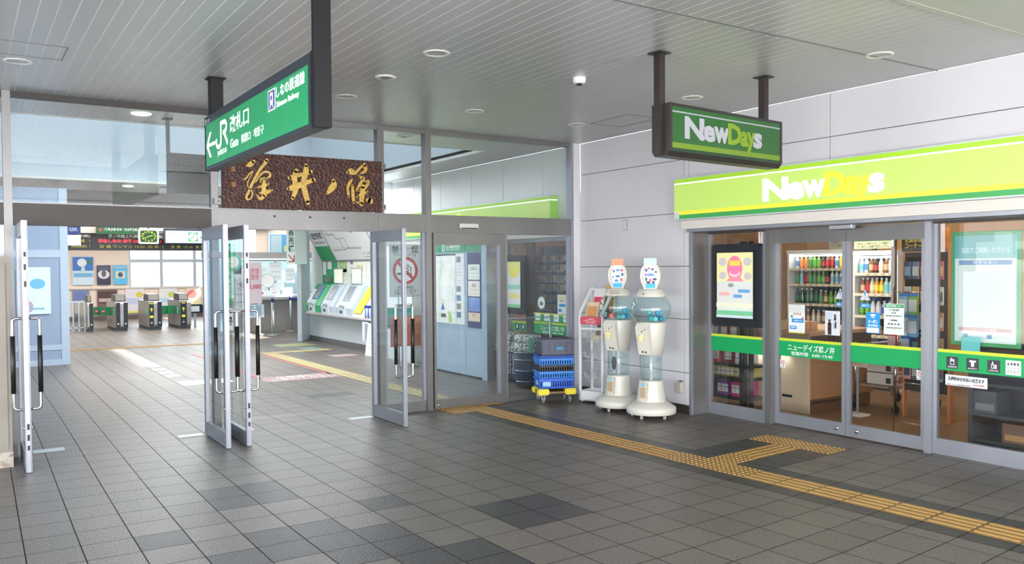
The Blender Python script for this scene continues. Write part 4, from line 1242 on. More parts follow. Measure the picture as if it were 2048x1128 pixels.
# ------------------------------------------------------------------ capsule machines
CREAM = mat((212, 209, 199), 0.32)
CREAM2 = mat((200, 196, 182), 0.35)
CLEAR = glass_mat((0.86, 0.94, 0.94), 2.2, False, 'clear_plastic')
capsule_mats = [mat((92, 190, 200), 0.25), mat((70, 150, 205), 0.25), mat((120, 205, 196), 0.25), mat((60, 130, 175), 0.25)]
def capsule_machine(cx, cy, lb, card_col, card_marks, extra):
    o = thing('capsule_machine', lb, 'capsule machine', at((cx, cy, 0), 'U') @ Matrix.Diagonal((0.79, 0.79, 1, 1)))
    R_ = 0.345
    bm = bmesh.new()
    lathe(bm, [(0.0, 0.052), (R_ - 0.01, 0.052), (R_, 0.06), (R_, 0.118), (R_ - 0.03, 0.135), (0.22, 0.185), (0.0, 0.19)], seg=56)
    base = obj('base', bm, CREAM, o)
    for k in range(5):
        a = 2 * PI * k / 5 + 2.2
        x, y = 0.27 * math.cos(a), 0.27 * math.sin(a)
        bm = bmesh.new()
        tube(bm, [(x - 0.008, y, 0.026), (x + 0.008, y, 0.026)], 0.024, 14)
        box(bm, x - 0.012, x + 0.012, y - 0.012, y + 0.014, 0.03, 0.056)
        obj('caster', bm, mat((196, 198, 204), 0.35, 0.3), base)
    bm = bmesh.new()
    lathe(bm, [(0.0, 0.18), (0.205, 0.18), (0.2, 0.2), (0.168, 0.40), (0.165, 0.412), (0.0, 0.412)], seg=40)
    lower = obj('lower_body', bm, CREAM, o)
    # prize tray faces the passage
    fx = Matrix.Rotation(math.radians(17), 4, 'Z')
    fc_ = Matrix.Rotation(math.radians(34), 4, 'Z')
    def facing(bm):
        bm.transform(fx)
        return bm
    bm = B((-0.228, -0.15, -0.055, 0.055, 0.2, 0.395)); bmesh.ops.bevel(bm, geom=bm.edges[:], offset=0.006, segments=2, affect='EDGES')
    tr = obj('prize_tray', facing(bm), CREAM2, o)
    obj('tray_window', facing(B((-0.2305, -0.227, -0.042, 0.042, 0.235, 0.35))), mat((176, 156, 128), 0.2), tr)
    obj('tray_label', facing(B((-0.2305, -0.227, -0.03, 0.03, 0.36, 0.388))), mat((110, 180, 210), 0.4), tr)
    bm = bmesh.new()
    lathe(bm, [(0.158, 0.412), (0.158, 0.70)], seg=40)
    obj('chute_tube', bm, CLEAR, o)
    bm = bmesh.new()
    tube(bm, [(0, 0, 0.41), (0, 0, 0.70)], 0.024, 16)
    obj('centre_post', bm, mat((216, 218, 222), 0.3, 0.4), o)
    bm = bmesh.new()
    hel = [(0.10 * math.cos(a), 0.10 * math.sin(a), 0.42 + 0.27 * a / (4.6 * PI)) for a in [k * PI / 10 for k in range(47)]]
    for p, q in zip(hel, hel[1:]):
        p, q = Vector(p), Vector(q)
        vi = [bm.verts.new(v) for v in (p * 1, q * 1)]
        n1, n2 = Vector((p.x, p.y, 0)).normalized() * 0.052, Vector((q.x, q.y, 0)).normalized() * 0.052
        vo = [bm.verts.new(v) for v in (p + n1, q + n2)]
        vj = [bm.verts.new(v) for v in (p - n1, q - n2)]
        bm.faces.new((vj[0], vj[1], vo[1], vo[0]))
        bm.verts.remove(vi[0]); bm.verts.remove(vi[1])
    obj('spiral_slide', bm, glass_mat((0.93, 0.96, 0.95), 1.5, False, 'slide_plastic'), o)
    bm = bmesh.new()
    lathe(bm, [(0.0, 0.70), (0.165, 0.70), (0.213, 1.045), (0.205, 1.058), (0.0, 1.058)], seg=44)
    body = obj('upper_body', bm, CREAM, o)
    # coin mechanism: wedge shaped panel
    bm = bmesh.new()
    prism(bm, [(-0.165, 0.705), (-0.262, 1.0), (-0.225, 1.045), (-0.12, 1.05), (-0.12, 0.705)], -0.10, 0.10, 'y')
    cp = obj('coin_panel', facing(bm), CREAM, o)
    bm = bmesh.new()
    nrm = Vector((-0.295, 0, -0.097)).normalized()
    c0 = Vector((-0.228, 0.02, 0.895))
    tube(bm, [c0, c0 + nrm * 0.03], 0.042, 24)
    box(bm, c0.x - 0.048, c0.x - 0.02, 0.014, 0.026, 0.858, 0.925)
    obj('turning_knob', facing(bm), mat((238, 224, 176), 0.3), cp)
    bm = bmesh.new()
    for (u, z, w, h) in ((0.0, 0.965, 0.01, 0.022), (-0.05, 0.985, 0.02, 0.008), (0.03, 0.735, 0.024, 0.02), (-0.02, 0.732, 0.024, 0.02)):
        x = -0.165 - (z - 0.705) / 0.295 * 0.097
        box(bm, x - 0.004, x + 0.01, u - w / 2, u + w / 2, z - h / 2, z + h / 2)
    obj('coin_slot', facing(bm), DARK, cp)
    bm = B((-0.21, -0.14, -0.06, 0.03, 1.051, 1.056))
    obj('instruction_label', facing(bm), mat((196, 204, 214), 0.4), cp)
    # globe
    bm = bmesh.new()
    pr = [(0.20, 1.058)] + [(0.205 + 0.08 * math.sin(PI * (k / 12)) ** 0.8, 1.058 + 0.282 * k / 12) for k in range(1, 12)] + [(0.19, 1.34)]
    lathe(bm, pr, seg=48)
    obj('globe', bm, CLEAR, o)
    bm = bmesh.new()
    lathe(bm, [(0.0, 1.338), (0.205, 1.338), (0.205, 1.346), (0.17, 1.418), (0.0, 1.42)], seg=44)
    hd = obj('collar', bm, CREAM, o)
    # oval card holder, turned to the passage
    bm = bmesh.new()
    prof = [(0.09, 0.0), (0.098, 0.03), (0.13, 0.08), (0.145, 0.14), (0.138, 0.20), (0.11, 0.25), (0.07, 0.275)]
    out = prof + [(-a, b) for a, b in prof[::-1]]
    inn = [(a * 0.76, 0.012 + b * 0.91) for a, b in out]
    ring_prism(bm, [(a, 1.42 + b) for a, b in out], [(a, 1.42 + b) for a, b in inn], -0.035, 0.035, 'x')
    bm.transform(Matrix.Rotation(math.radians(33), 4, 'Z'))
    hf = obj('card_holder', bm, CREAM, o)
    bm = bmesh.new()
    prism(bm, [(a * 0.97, 1.42 + b) for a, b in inn], -0.02, -0.012, 'x')
    prism(bm, rc(-0.09, 0.09, 1.69, 1.762), -0.036, -0.030, 'x', 1)
    rot48 = Matrix.Rotation(math.radians(33), 4, 'Z')
    bm.transform(rot48)
    cd = obj('display_card', bm, [PAPER, mat(card_col, 0.5)], hf)
    for (u, v, ru, rv, col) in card_marks:
        bm = bmesh.new(); prism(bm, ellipse(u, 1.42 + v, ru, rv, 12), -0.0205, -0.0215, 'x'); bm.transform(rot48)
        obj('print', bm, mat(col, 0.5), hf)
    bm = bmesh.new(); prism(bm, rc(-0.068, 0.068, 1.432, 1.482), -0.0205, -0.0215, 'x'); bm.transform(rot48)
    obj('card_foot', bm, mat((64, 176, 222), 0.5), hf)
    extra(o, fc_)
    # capsules lying in the bowl, one by one
    rng = random.Random(int(cx * 100 + cy * 77))
    spots = []
    for k in range(9):
        a = 2 * PI * k / 9 + rng.random() * 0.3
        spots.append((0.165, a, 1.098))
    for k in range(5):
        a = 2 * PI * k / 5 + 0.4
        spots.append((0.075, a, 1.098))
    for k in range(5):
        spots.append((0.14, 2 * PI * k / 5 + 0.9, 1.16))
    spots = [q for q in spots if 0.84 * math.cos(q[1]) - 0.55 * math.sin(q[1]) > -0.25]
    return o, spots
def proto_capsule(M_, mi, lb, grp):
    t = thing('toy_capsule', lb, 'toy capsule', M_, grp)
    bm = bmesh.new()
    r = 0.03
    lathe(bm, [(0.0, -r)] + [(r * math.cos(a), r * math.sin(a)) for a in [(-0.5 + k / 12) * PI for k in range(1, 7)]], seg=16)
    obj('lower_half', bm, capsule_mats[mi], t)
    bm = bmesh.new()
    lathe(bm, [(r * 1.03, 0.0), (r * 1.03, 0.004)] + [(r * math.cos(a), r * math.sin(a) + 0.003) for a in [k / 12 * PI for k in range(1, 6)]] + [(0.0, r + 0.003)], seg=16)
    obj('upper_half', bm, capsule_mats[(mi + 2) % 4], t)
    return t
def stickers_a(o, fx):
    bm = bmesh.new()
    def disc(u, z, r, name, col, kids=None):
        x = -0.292
        bm = bmesh.new(); prism(bm, ellipse(u, z, r, r, 18), x - 0.002, x, 'x'); bm.transform(fx)
        return obj(name, bm, mat(col, 0.4), o)
    disc(0.02, 1.11, 0.026, 'round_sticker', (206, 60, 66))
    disc(-0.035, 1.122, 0.03, 'round_sticker', (24, 24, 26))
    bm = bmesh.new(); prism(bm, rc(-0.01, 0.04, 1.155, 1.19), -0.292, -0.29, 'x'); bm.transform(fx)
    obj('square_sticker', bm, mat((30, 30, 32), 0.4), o)
    bm = bmesh.new()
    prism(bm, ellipse(0.02, 0.56, 0.035, 0.08, 16), -0.166, -0.163, 'x'); bm.transform(fx)
    obj('black_sticker', bm, mat((24, 24, 26), 0.4), o)
    for s, z, h in (('JAPAN', 1.39, 0.014), ('SOUVENIR', 1.366, 0.014)):
        q = text(s, 0.12 if s == 'JAPAN' else 0.15, h, 0, 0, 0, mat((70, 40, 40), 0.5), o, bold=0.01)
        q.matrix_local = fx @ Matrix.Translation((-0.197, 0, z)) @ Matrix.Rotation(-PI / 2, 4, 'Z') @ Matrix.Rotation(PI / 2, 4, 'X') @ Matrix.Rotation(-0.4, 4, 'X')
    bm = bmesh.new(); prism(bm, ellipse(0.035, 1.366, 0.01, 0.01, 14), -0.203, -0.199, 'x'); bm.transform(fx)
    obj('red_dot', bm, mat((214, 30, 40), 0.4), o)
marks_a = [(0.06, 0.2, 0.014, 0.018, (120, 90, 150)), (0.0, 0.21, 0.03, 0.014, (90, 170, 216)), (-0.06, 0.21, 0.018, 0.016, (220, 80, 100)), (0.0, 0.14, 0.035, 0.01, (40, 90, 140)), (-0.07, 0.16, 0.02, 0.02, (70, 130, 160)), (0.02, 0.09, 0.03, 0.014, (60, 150, 200)), (-0.055, 0.1, 0.016, 0.022, (214, 90, 110)), (0.07, 0.13, 0.012, 0.012, (90, 150, 150))]
marks_b = [(0.06, 0.21, 0.02, 0.02, (80, 110, 160)), (0.02, 0.23, 0.02, 0.01, (200, 80, 100)), (-0.03, 0.22, 0.02, 0.012, (70, 80, 90)), (-0.075, 0.19, 0.018, 0.01, (90, 90, 110)), (0.0, 0.16, 0.06, 0.014, (90, 150, 210)), (0.07, 0.16, 0.014, 0.014, (190, 90, 150)), (0.06, 0.11, 0.014, 0.024, (60, 80, 120)), (0.0, 0.1, 0.02, 0.016, (220, 110, 120)), (-0.06, 0.11, 0.03, 0.014, (80, 80, 110)), (0.03, 0.075, 0.03, 0.014, (60, 60, 90)), (-0.04, 0.075, 0.02, 0.018, (60, 90, 120))]
def no_extra(o, fx):
    bm = bmesh.new(); prism(bm, rc(0.05, 0.065, 1.362, 1.378), -0.203, -0.199, 'x'); bm.transform(fx)
    obj('tiny_label', bm, DARK, o)
m1, sp1 = capsule_machine(2.82, 3.62, 'cream capsule toy machine with orange card and black stickers next to the white rack', (240, 160, 120), marks_a, stickers_a)
m2, sp2 = capsule_machine(2.80, 3.045, 'cream capsule toy machine with pale blue card standing in front of the other one', (200, 222, 236), marks_b, no_extra)
for (cx, cy, sp, who) in ((2.82, 3.62, sp1, 'machine beside the white rack'), (2.80, 3.045, sp2, 'machine nearer the shop')):
    protos = {}
    for k, (r, a, z) in enumerate(sp):
        mi = k % 4
        col = ('turquoise', 'blue', 'pale green-blue', 'dark blue')[mi]
        M_ = Matrix.Translation((cx + 0.79 * r * math.cos(a), cy + 0.79 * r * math.sin(a), z)) @ Matrix.Rotation(k * 1.3, 4, 'X') @ Matrix.Rotation(k * 0.7, 4, 'Y')
        lb = 'small round %s toy capsule in the globe of the %s' % (col, who)
        if mi in protos:
            dup(protos[mi], M_, lb)
        else:
            protos[mi] = proto_capsule(M_, mi, lb, 'toy capsules in the %s' % who)

# ------------------------------------------------------------------ white brochure rack
Mr = at((2.775, 4.31, 0), 'U', math.atan2(4.0 - 4.30, 2.91 - 2.80))     # x along its front, y to the wall
o = thing('brochure_rack', 'white metal brochure rack between the crates and the capsule machine', 'magazine rack', Mr)
WM_ = mat((232, 233, 236), 0.35)
wd, dp = 0.34, 0.30
RK = lambda *bxs: B(*bxs)
obj('base_tray', RK((0, wd, 0, dp, 0.03, 0.045), (0, wd, 0, 0.012, 0.03, 0.15), (0, 0.012, 0, dp, 0.03, 0.15), (wd - 0.012, wd, 0, dp, 0.03, 0.15), (0, wd, dp - 0.012, dp, 0.03, 0.15)), WM_, o)
for x in (0.0, wd - 0.025):
    obj('post', RK((x, x + 0.025, 0, 0.025, 0.04, 1.10)), WM_, o)
    obj('post', RK((x, x + 0.025, dp - 0.02, dp, 0.04, 1.40)), WM_, o)
    bm = bmesh.new(); prism(bm, [(0.0, 1.075), (0.0, 1.105), (dp - 0.02, 1.415), (dp, 1.415), (dp, 1.385)], x, x + 0.025, 'x')
    obj('sloping_rail', bm, WM_, o)
for x in (0.03, wd - 0.03):
    for y in (0.03, dp - 0.03):
        bm = bmesh.new(); tube(bm, [(x, y, 0.0), (x, y, 0.032)], 0.01, 10); obj('foot', bm, CHROME, o)
obj('crossbar', RK((0.025, wd - 0.025, 0.0, 0.012, 0.905, 0.925)), WM_, o)
obj('crossbar', RK((0.025, wd - 0.025, dp - 0.015, dp - 0.005, 1.38, 1.40)), WM_, o)
for zt in (0.86, 0.62, 0.37):
    # wire pockets: zigzag loops
    bm = bmesh.new()
    for xx in (0.06, 0.20):
        tube(bm, [(xx, 0.005, zt), (xx + 0.002, 0.10, zt - 0.11), (xx + 0.002, 0.24, zt + 0.03)], 0.0028, 6)
        tube(bm, [(xx + 0.03, 0.005, zt), (xx + 0.032, 0.10, zt - 0.11), (xx + 0.032, 0.24, zt + 0.03)], 0.0028, 6)
        tube(bm, [(xx, 0.005, zt), (xx + 0.015, 0.003, zt + 0.012), (xx + 0.03, 0.005, zt)], 0.0028, 6)
    for yy, zz in ((0.10, zt - 0.11), (0.24, zt + 0.03), (0.05, zt - 0.055)):
        tube(bm, [(0.012, yy, zz), (wd - 0.012, yy, zz)], 0.0028, 6)
    obj('wire_pocket', bm, WM_, o)
bm = bmesh.new()
for z in [0.25 + 0.11 * k for k in range(7)]:
    tube(bm, [(wd - 0.012, 0.01, z), (wd - 0.012, dp - 0.01, z)], 0.0028, 6)
for y in (0.1, 0.2):
    tube(bm, [(wd - 0.012, y, 0.15), (wd - 0.012, y, 0.95)], 0.0028, 6)
obj('side_grid', bm, WM_, o)
bm = RK((0.025, wd - 0.03, -0.004, 0.0, 0.97, 1.06))
pl = obj('sign_plate', bm, mat((206, 72, 92), 0.5), o, label='red sign plate')
q = text('ご自由に\nお取りください\nTAKE FREE', 0.2, 0.06, 0, 0, 0, WHITE, pl)
q.matrix_local = Matrix.Translation((wd / 2, -0.0045, 1.015)) @ Matrix.Rotation(PI / 2, 4, 'X')
def leaflet(x, y, z, w, h, tilt, col, lb, name='brochure', yaw_=0, curl=0.0, patch=None, cat='brochure'):
    M_ = Mr @ Matrix.Translation((x, y, z)) @ Matrix.Rotation(yaw_, 4, 'Z') @ Matrix.Rotation(PI / 2 - tilt, 4, 'X')
    t = thing(name, lb, cat, M_)
    obj('cover', B((-w / 2, w / 2, 0, h, 0, 0.004)), mat(col, 0.45), t)
    if patch:
        obj('picture', B((-w * 0.42, w * 0.42, h * patch[0], h * patch[1], 0.004, 0.0048)), mat(patch[2], 0.5), t)
    return t
leaflet(0.10, 0.10, 0.98, 0.17, 0.27, 0.35, (226, 200, 170), 'beige food leaflet upright at the top left of the white rack', patch=(0.25, 0.8, (206, 150, 96)))
leaflet(0.15, 0.17, 1.10, 0.16, 0.30, 0.35, (232, 222, 226), 'white leaflet with red band at the top of the white rack', patch=(0.35, 0.7, (206, 70, 96)))
leaflet(0.27, 0.21, 1.06, 0.16, 0.40, 0.3, (200, 176, 128), 'tall golden brown leaflet rising above the white rack', patch=(0.1, 0.6, (150, 116, 76)))
leaflet(0.27, 0.09, 0.93, 0.12, 0.22, 0.3, (70, 80, 84), 'dark grey brochure at the upper right of the white rack', patch=(0.6, 0.9, (190, 196, 196)))
leaflet(0.21, 0.12, 0.76, 0.22, 0.2, 0.75, (206, 196, 170), 'pale brochure lying in the middle pocket of the white rack', patch=(0.4, 0.8, (120, 110, 96)))
leaflet(0.22, 0.19, 0.80, 0.2, 0.22, 0.7, (206, 196, 120), 'yellow brochure in the middle pocket of the white rack')

# ------------------------------------------------------------------ dolly with crates
BLUE1 = mat((40, 130, 216), 0.4)
BLUE2 = mat((28, 92, 200), 0.4)
DKB = mat((34, 34, 44), 0.45)
cxr, cyr, hx, hy, rzd = 2.585, 4.58, 0.215, 0.15, -0.36
o = thing('dolly', 'yellow cornered wheeled dolly under the stack of crates', 'dolly', at((cxr, cyr, 0), 'U', rzd))
obj('deck', B((-hx, hx, -hy, hy, 0.115, 0.14)), mat((120, 96, 52), 0.6), o)
for sx in (-1, 1):
    for sy in (-1, 1):
        bm = B((min(sx * 0.1, sx * (hx + 0.03)), max(sx * 0.1, sx * (hx + 0.03)), min(sy * 0.09, sy * (hy + 0.02)), max(sy * 0.09, sy * (hy + 0.02)), 0.10, 0.175))
        bmesh.ops.bevel(bm, geom=bm.edges[:], offset=0.012, segments=2, affect='EDGES')
        obj('corner_bumper', bm, mat((222, 206, 44), 0.4), o)
        x, y = sx * 0.17, sy * 0.12
        bm = bmesh.new(); tube(bm, [(x - 0.012, y, 0.042), (x + 0.012, y, 0.042)], 0.042, 20)
        wh = obj('wheel', bm, mat((120, 124, 130), 0.5), o)
        bm = bmesh.new(); tube(bm, [(x - 0.016, y, 0.042), (x + 0.016, y, 0.042)], 0.018, 14)
        box(bm, x - 0.022, x - 0.017, y - 0.016, y + 0.016, 0.04, 0.105); box(bm, x + 0.017, x + 0.022, y - 0.016, y + 0.016, 0.04, 0.105)
        obj('fork', bm, CHROME, wh)
def crate(z0, h, m_, lb, label_col=None, slots=True, inset=0.0, dx=0):
    t = thing('crate', lb, 'crate', at((cxr + dx, cyr, z0), 'U', rzd), 'stacked crates on the dolly')
    X_, Y_ = hx - inset, hy - inset
    th = 0.012
    bm = bmesh.new()
    box(bm, -X_, X_, -Y_, Y_, 0, 0.012)
    # slotted walls: uprights between two rails
    def wall(a, b, c, d, axis):
        n = 14 if axis == 'x' else 10
        L = (b - a) if axis == 'x' else (d - c)
        box(bm, a, b, c, d, 0.0, h * 0.18); box(bm, a, b, c, d, h * 0.72, h)
        if slots:
            p = L / n
            for k in range(n + 1):
                u = k * p - p * 0.2
                u0, u1 = max(0, u), min(L, u + p * 0.42)
                if axis == 'x':
                    box(bm, a + u0, a + u1, c, d, h * 0.18, h * 0.72)
                else:
                    box(bm, a, b, c + u0, c + u1, h * 0.18, h * 0.72)
        else:
            box(bm, a, b, c, d, h * 0.18, h * 0.72)
    wall(-X_, X_, -Y_, -Y_ + th, 'x'); wall(-X_, X_, Y_ - th, Y_, 'x')
    wall(-X_, -X_ + th, -Y_ + th, Y_ - th, 'y'); wall(X_ - th, X_, -Y_ + th, Y_ - th, 'y')
    obj('basket', bm, m_, t)
    bm = bmesh.new()
    e_ = 0.012
    for b_ in ((-X_ - e_, X_ + e_, -Y_ - e_, -Y_, h * 0.86, h), (-X_ - e_, X_ + e_, Y_, Y_ + e_, h * 0.86, h), (-X_ - e_, -X_, -Y_, Y_, h * 0.86, h), (X_, X_ + e_, -Y_, Y_, h * 0.86, h)):
        box(bm, *b_)
    obj('rim', bm, m_, t)
    if label_col:
        obj('label_plate', B((-X_ - 0.003, -X_ + 0.0, -0.07, 0.05, h * 0.3, h * 0.75)), mat(label_col, 0.4), t)
        obj('label_plate', B((-0.18, -0.08, -Y_ - 0.003, -Y_, h * 0.25, h * 0.7)), mat(label_col, 0.4), t)
    return t
zz = 0.177
crate(zz, 0.125, BLUE2, 'deep blue crate at the bottom of the stack on the dolly', (150, 190, 226)); zz += 0.127
crate(zz, 0.085, BLUE1, 'bright blue crate second from the bottom of the stack'); zz += 0.087
crate(zz, 0.075, DKB, 'black crate in the middle of the blue stack'); zz += 0.077
crate(zz, 0.08, BLUE1, 'bright blue crate directly above the black one'); zz += 0.082
crate(zz, 0.03, BLUE2, 'shallow blue tray just under the grey crate'); zz += 0.032
t = thing('grey_crate', 'grey solid plastic crate on top of the crate stack', 'crate', at((cxr + 0.02, cyr, zz), 'U', rzd))
GC = mat((74, 78, 96), 0.5)
bm = B((-0.2, 0.2, -0.14, 0.14, 0, 0.012), (-0.2, 0.2, -0.14, -0.128, 0, 0.2), (-0.2, 0.2, 0.128, 0.14, 0, 0.2), (-0.2, -0.188, -0.128, 0.128, 0, 0.2), (0.188, 0.2, -0.128, 0.128, 0, 0.2))
obj('box', bm, GC, t)
obj('rim', B((-0.212, 0.212, -0.152, -0.14, 0.165, 0.2), (-0.212, 0.212, 0.14, 0.152, 0.165, 0.2), (-0.212, -0.2, -0.14, 0.14, 0.165, 0.2), (0.2, 0.212, -0.14, 0.14, 0.165, 0.2)), GC, t)
obj('rib', B(*[(-0.19 + 0.074 * k, -0.18 + 0.074 * k, -0.147, -0.14, 0.012, 0.165) for k in range(6)], *[(-0.207, -0.2, -0.12 + 0.057 * k, -0.11 + 0.057 * k, 0.012, 0.165) for k in range(5)]), GC, t)
obj('label', B((-0.02, 0.06, -0.152, -0.148, 0.07, 0.11)), mat((60, 130, 170), 0.5), t)

# ------------------------------------------------------------------ beige cabinet at the left edge
o = thing('steel_cabinet', 'beige painted steel cabinet with rusty foot beside the far left door', 'cabinet', at((-3.23, 4.45, 0), 'U'))
BG = noise_mat((136, 128, 118), (144, 136, 126), 3, 0.5, 0, 0.0, key='beige_paint')
obj('body', B((-0.95, 0.0, 0.0, 0.38, 0.02, 1.80)), BG, o)
obj('door', B((-0.46, -0.03, -0.012, -0.001, 0.16, 1.74)), BG, o)
obj('door', B((-0.93, -0.47, -0.012, -0.001, 0.16, 1.74)), BG, o)
obj('plinth', B((-0.95, 0.004, -0.006, 0.384, 0.0, 0.13)), noise_mat((122, 86, 62), (186, 176, 164), 14, 0.6, 0, 0.1, key='rusty_paint', brange=(0.3, 0.5)), o)
obj('door_handle', B((-0.40, -0.37, -0.03, -0.012, 0.95, 1.08)), CHROME, o)

# ------------------------------------------------------------------ guard panel inside the sliding door
o = thing('safety_guard', 'low clear safety guard panel on two thin posts inside the sliding door', 'guard panel', at((2.36, 5.42, 0), 'U', -0.1))
G1 = mat((168, 184, 190), 0.35, 0.5)
for x in (0.0, 0.74):
    bm = bmesh.new(); tube(bm, [(x, 0, 0), (x, 0, 1.0)], 0.017, 12); lathe(bm, [(0.04, 0), (0.04, 0.008), (0.018, 0.012)], x, 0, 16)
    obj('post', bm, G1, o)
obj('panel', B((0.02, 0.72, -0.004, 0.004, 0.12, 1.0)), GLASS, o)
bm = bmesh.new(); tube(bm, [(0, 0, 1.0), (0.74, 0, 1.0)], 0.005, 8); obj('top_edge', bm, G1, o)
bm = bmesh.new(); prism(bm, ellipse(0.0, 0.77, 0.035, 0.035, 20), -0.024, -0.02, 'y'); k_ = obj('round_mark', bm, mat((110, 116, 124), 0.5), o)
bm = bmesh.new(); ring_prism(bm, ellipse(0.0, 0.77, 0.03, 0.03, 20), ellipse(0.0, 0.77, 0.022, 0.022, 20), -0.026, -0.024, 'y'); obj('ring', bm, mat((40, 44, 60), 0.5), k_)
obj('mid_plate', B((0.40, 0.47, -0.01, 0.01, 0.55, 0.72)), mat((110, 170, 150), 0.5), o)

# ------------------------------------------------------------------ cart with bundles of newspapers
NEWS = noise_mat((92, 94, 98), (226, 226, 222), 38, 0.8, key='newsprint', brange=(0.38, 0.56))
o = thing('newspaper_cart', 'low black wire cart carrying bundled newspapers by the map board', 'cart', at((2.965, 6.57, 0), 'U', -1.30))
L_, D_ = 0.62, 0.22
obj('platform', B((0, L_, 0, D_, 0.10, 0.125)), DARK, o)
bm = bmesh.new()
for k in range(14):
    u = L_ * k / 13
    tube(bm, [(u, 0, 0.12), (u, 0, 0.44)], 0.005, 6); tube(bm, [(u, D_, 0.12), (u, D_, 0.44)], 0.005, 6)
for v in (0, D_):
    tube(bm, [(0, v, 0.44), (L_, v, 0.44)], 0.007, 6)
for u in (0, L_):
    tube(bm, [(u, 0, 0.44), (u, D_, 0.44)], 0.007, 6)
obj('wire_basket', bm, BLACK, o)
for u in (0.06, L_ - 0.06):
    for v in (0.05, D_ - 0.05):
        bm = bmesh.new(); tube(bm, [(u, v - 0.01, 0.045), (u, v + 0.01, 0.045)], 0.045, 16); box(bm, u - 0.01, u + 0.01, v - 0.014, v + 0.014, 0.05, 0.1)
        obj('caster', bm, DARK, o)
Mc = at((2.965, 6.57, 0), 'U', -1.30)
def bundle(x, y, z, w, d, h, lb, rz=0, M0=None):
    t = thing('newspaper_bundle', lb, 'newspaper', (M0 or Mc) @ Matrix.Translation((x, y, z)) @ Matrix.Rotation(rz, 4, 'Z'), 'newspaper bundles')
    n = int(h / 0.02)
    obj('sheets', B(*[(0.003 * (k % 3), w - 0.003 * ((k + 1) % 3), 0.003 * (k % 2), d - 0.002 * (k % 3), k * h / n + 0.001, (k + 1) * h / n) for k in range(n)]), NEWS, t)
    obj('string', B((w / 2 - 0.004, w / 2 + 0.004, -0.002, d + 0.002, -0.0, h + 0.003)), WHITE, t)
    return t
bundle(0.03, 0.02, 0.126, 0.27, 0.18, 0.30, 'newspaper bundle in the left half of the wire cart')
bundle(0.32, 0.02, 0.126, 0.27, 0.18, 0.30, 'newspaper bundle in the right half of the wire cart')
bundle(0.02, 0.0, 0.449, 0.28, 0.22, 0.17, 'newspaper bundle lying on top at the left of the wire cart')
bundle(0.31, 0.0, 0.449, 0.28, 0.22, 0.14, 'newspaper bundle lying on top at the right of the wire cart')
bundle(0.02, 0.01, 0.625, 0.28, 0.2, 0.10, 'highest newspaper bundle on the wire cart')
# drum of rolled papers behind the glass
o = thing('paper_drum', 'dark wire drum stand packed with papers behind the inner post', 'paper stand', at((2.98, 5.75, 0), 'U'))
bm = bmesh.new(); lathe(bm, [(0.0, 0.02), (0.15, 0.02), (0.19, 0.5), (0.0, 0.5)], seg=24)
obj('drum', bm, mat((30, 44, 66), 0.6), o)
bm = bmesh.new()
for z in (0.1, 0.25, 0.4, 0.5):
    r = 0.15 + 0.04 * (z - 0.02) / 0.48 + 0.006
    tube(bm, [(r * math.cos(a), r * math.sin(a), z) for a in [k * PI / 12 for k in range(25)]], 0.005, 6)
obj('hoop', bm, CHROME, o)
t = thing('newspaper_bundle', 'round pile of newspapers on the dark drum stand, lower one', 'newspaper', at((2.98, 5.75, 0.505), 'U'), 'newspaper bundles')
bm = bmesh.new(); lathe(bm, [(0, 0), (0.17, 0), (0.178, 0.05), (0.17, 0.12), (0, 0.12)], seg=20); obj('sheets', bm, NEWS, t)
t = thing('newspaper_bundle', 'round pile of newspapers on the dark drum stand, upper one', 'newspaper', at((2.98, 5.75, 0.63), 'U'), 'newspaper bundles')
bm = bmesh.new(); lathe(bm, [(0, 0), (0.16, 0), (0.175, 0.04), (0.165, 0.1), (0, 0.1)], seg=20); obj('sheets', bm, NEWS, t)

# ------------------------------------------------------------------ map board along the inner wall
LB = mat((150, 174, 192), 0.4)
LB2 = mat((160, 182, 199), 0.4)
o = thing('map_board', 'tall pale blue information board with area map and green heading', 'map board', at((2.90, 7.95, 0), 'W'))
# local x: right = -Y.  x = 7.95 - Y
obj('cabinet', B((-0.75, 1.15, 0.02, 2.10, -0.30, 0.0)), LB, o)
obj('base_panel', B((-0.745, 0.66, 0.03, 0.70, 0, 0.006), (0.67, 1.145, 0.03, 0.70, 0, 0.006)), LB2, o)
g_ = obj('heading', B((-0.74, 0.655, 1.915, 2.06, 0, 0.006), (0.67, 1.14, 1.915, 2.04, 0, 0.006)), mat((50, 150, 112), 0.4), o)
text('篠ノ井駅周辺案内図', 0.42, 0.052, 0.28, 2.0, 0.006, WHITE, g_, bold=0.02)
text('Shinonoi Station Area Map', 0.42, 0.028, 0.28, 1.955, 0.006, WHITE, g_, bold=0.01)
bm = bmesh.new(); prism(bm, ellipse(-0.03, 1.985, 0.045, 0.06, 22), 0.006, 0.007); q = obj('info_mark', bm, WHITE, g_)
text('i', 0.028, 0.08, -0.03, 1.985, 0.007, mat((20, 60, 50), 0.4), q, bold=0.04)
mp = noise_mat((206, 222, 204), (240, 242, 238), 5.0, 0.5, key='map_print', detail=8, brange=(0.25, 0.5))
m_ = obj('map_sheet', B((-0.72, 0.35, 0.79, 1.89, 0, 0.006)), mp, o)
obj('map_header', B((-0.72, 0.35, 1.865, 1.89, 0.006, 0.007)), mat((66, 70, 80), 0.5), m_)
bm = bmesh.new()
rng = random.Random(3)
for k in range(16):
    a = rng.uniform(-0.7, 0.3); b = rng.uniform(0.85, 1.85)
    if k % 2:
        ribbon(bm, [(a, 0.80), (a + rng.uniform(-0.15, 0.15), 1.86)], 0.003, 0.006, 0.0068)
    else:
        ribbon(bm, [(-0.71, b), (0.34, b + rng.uniform(-0.12, 0.12))], 0.003, 0.006, 0.0068)
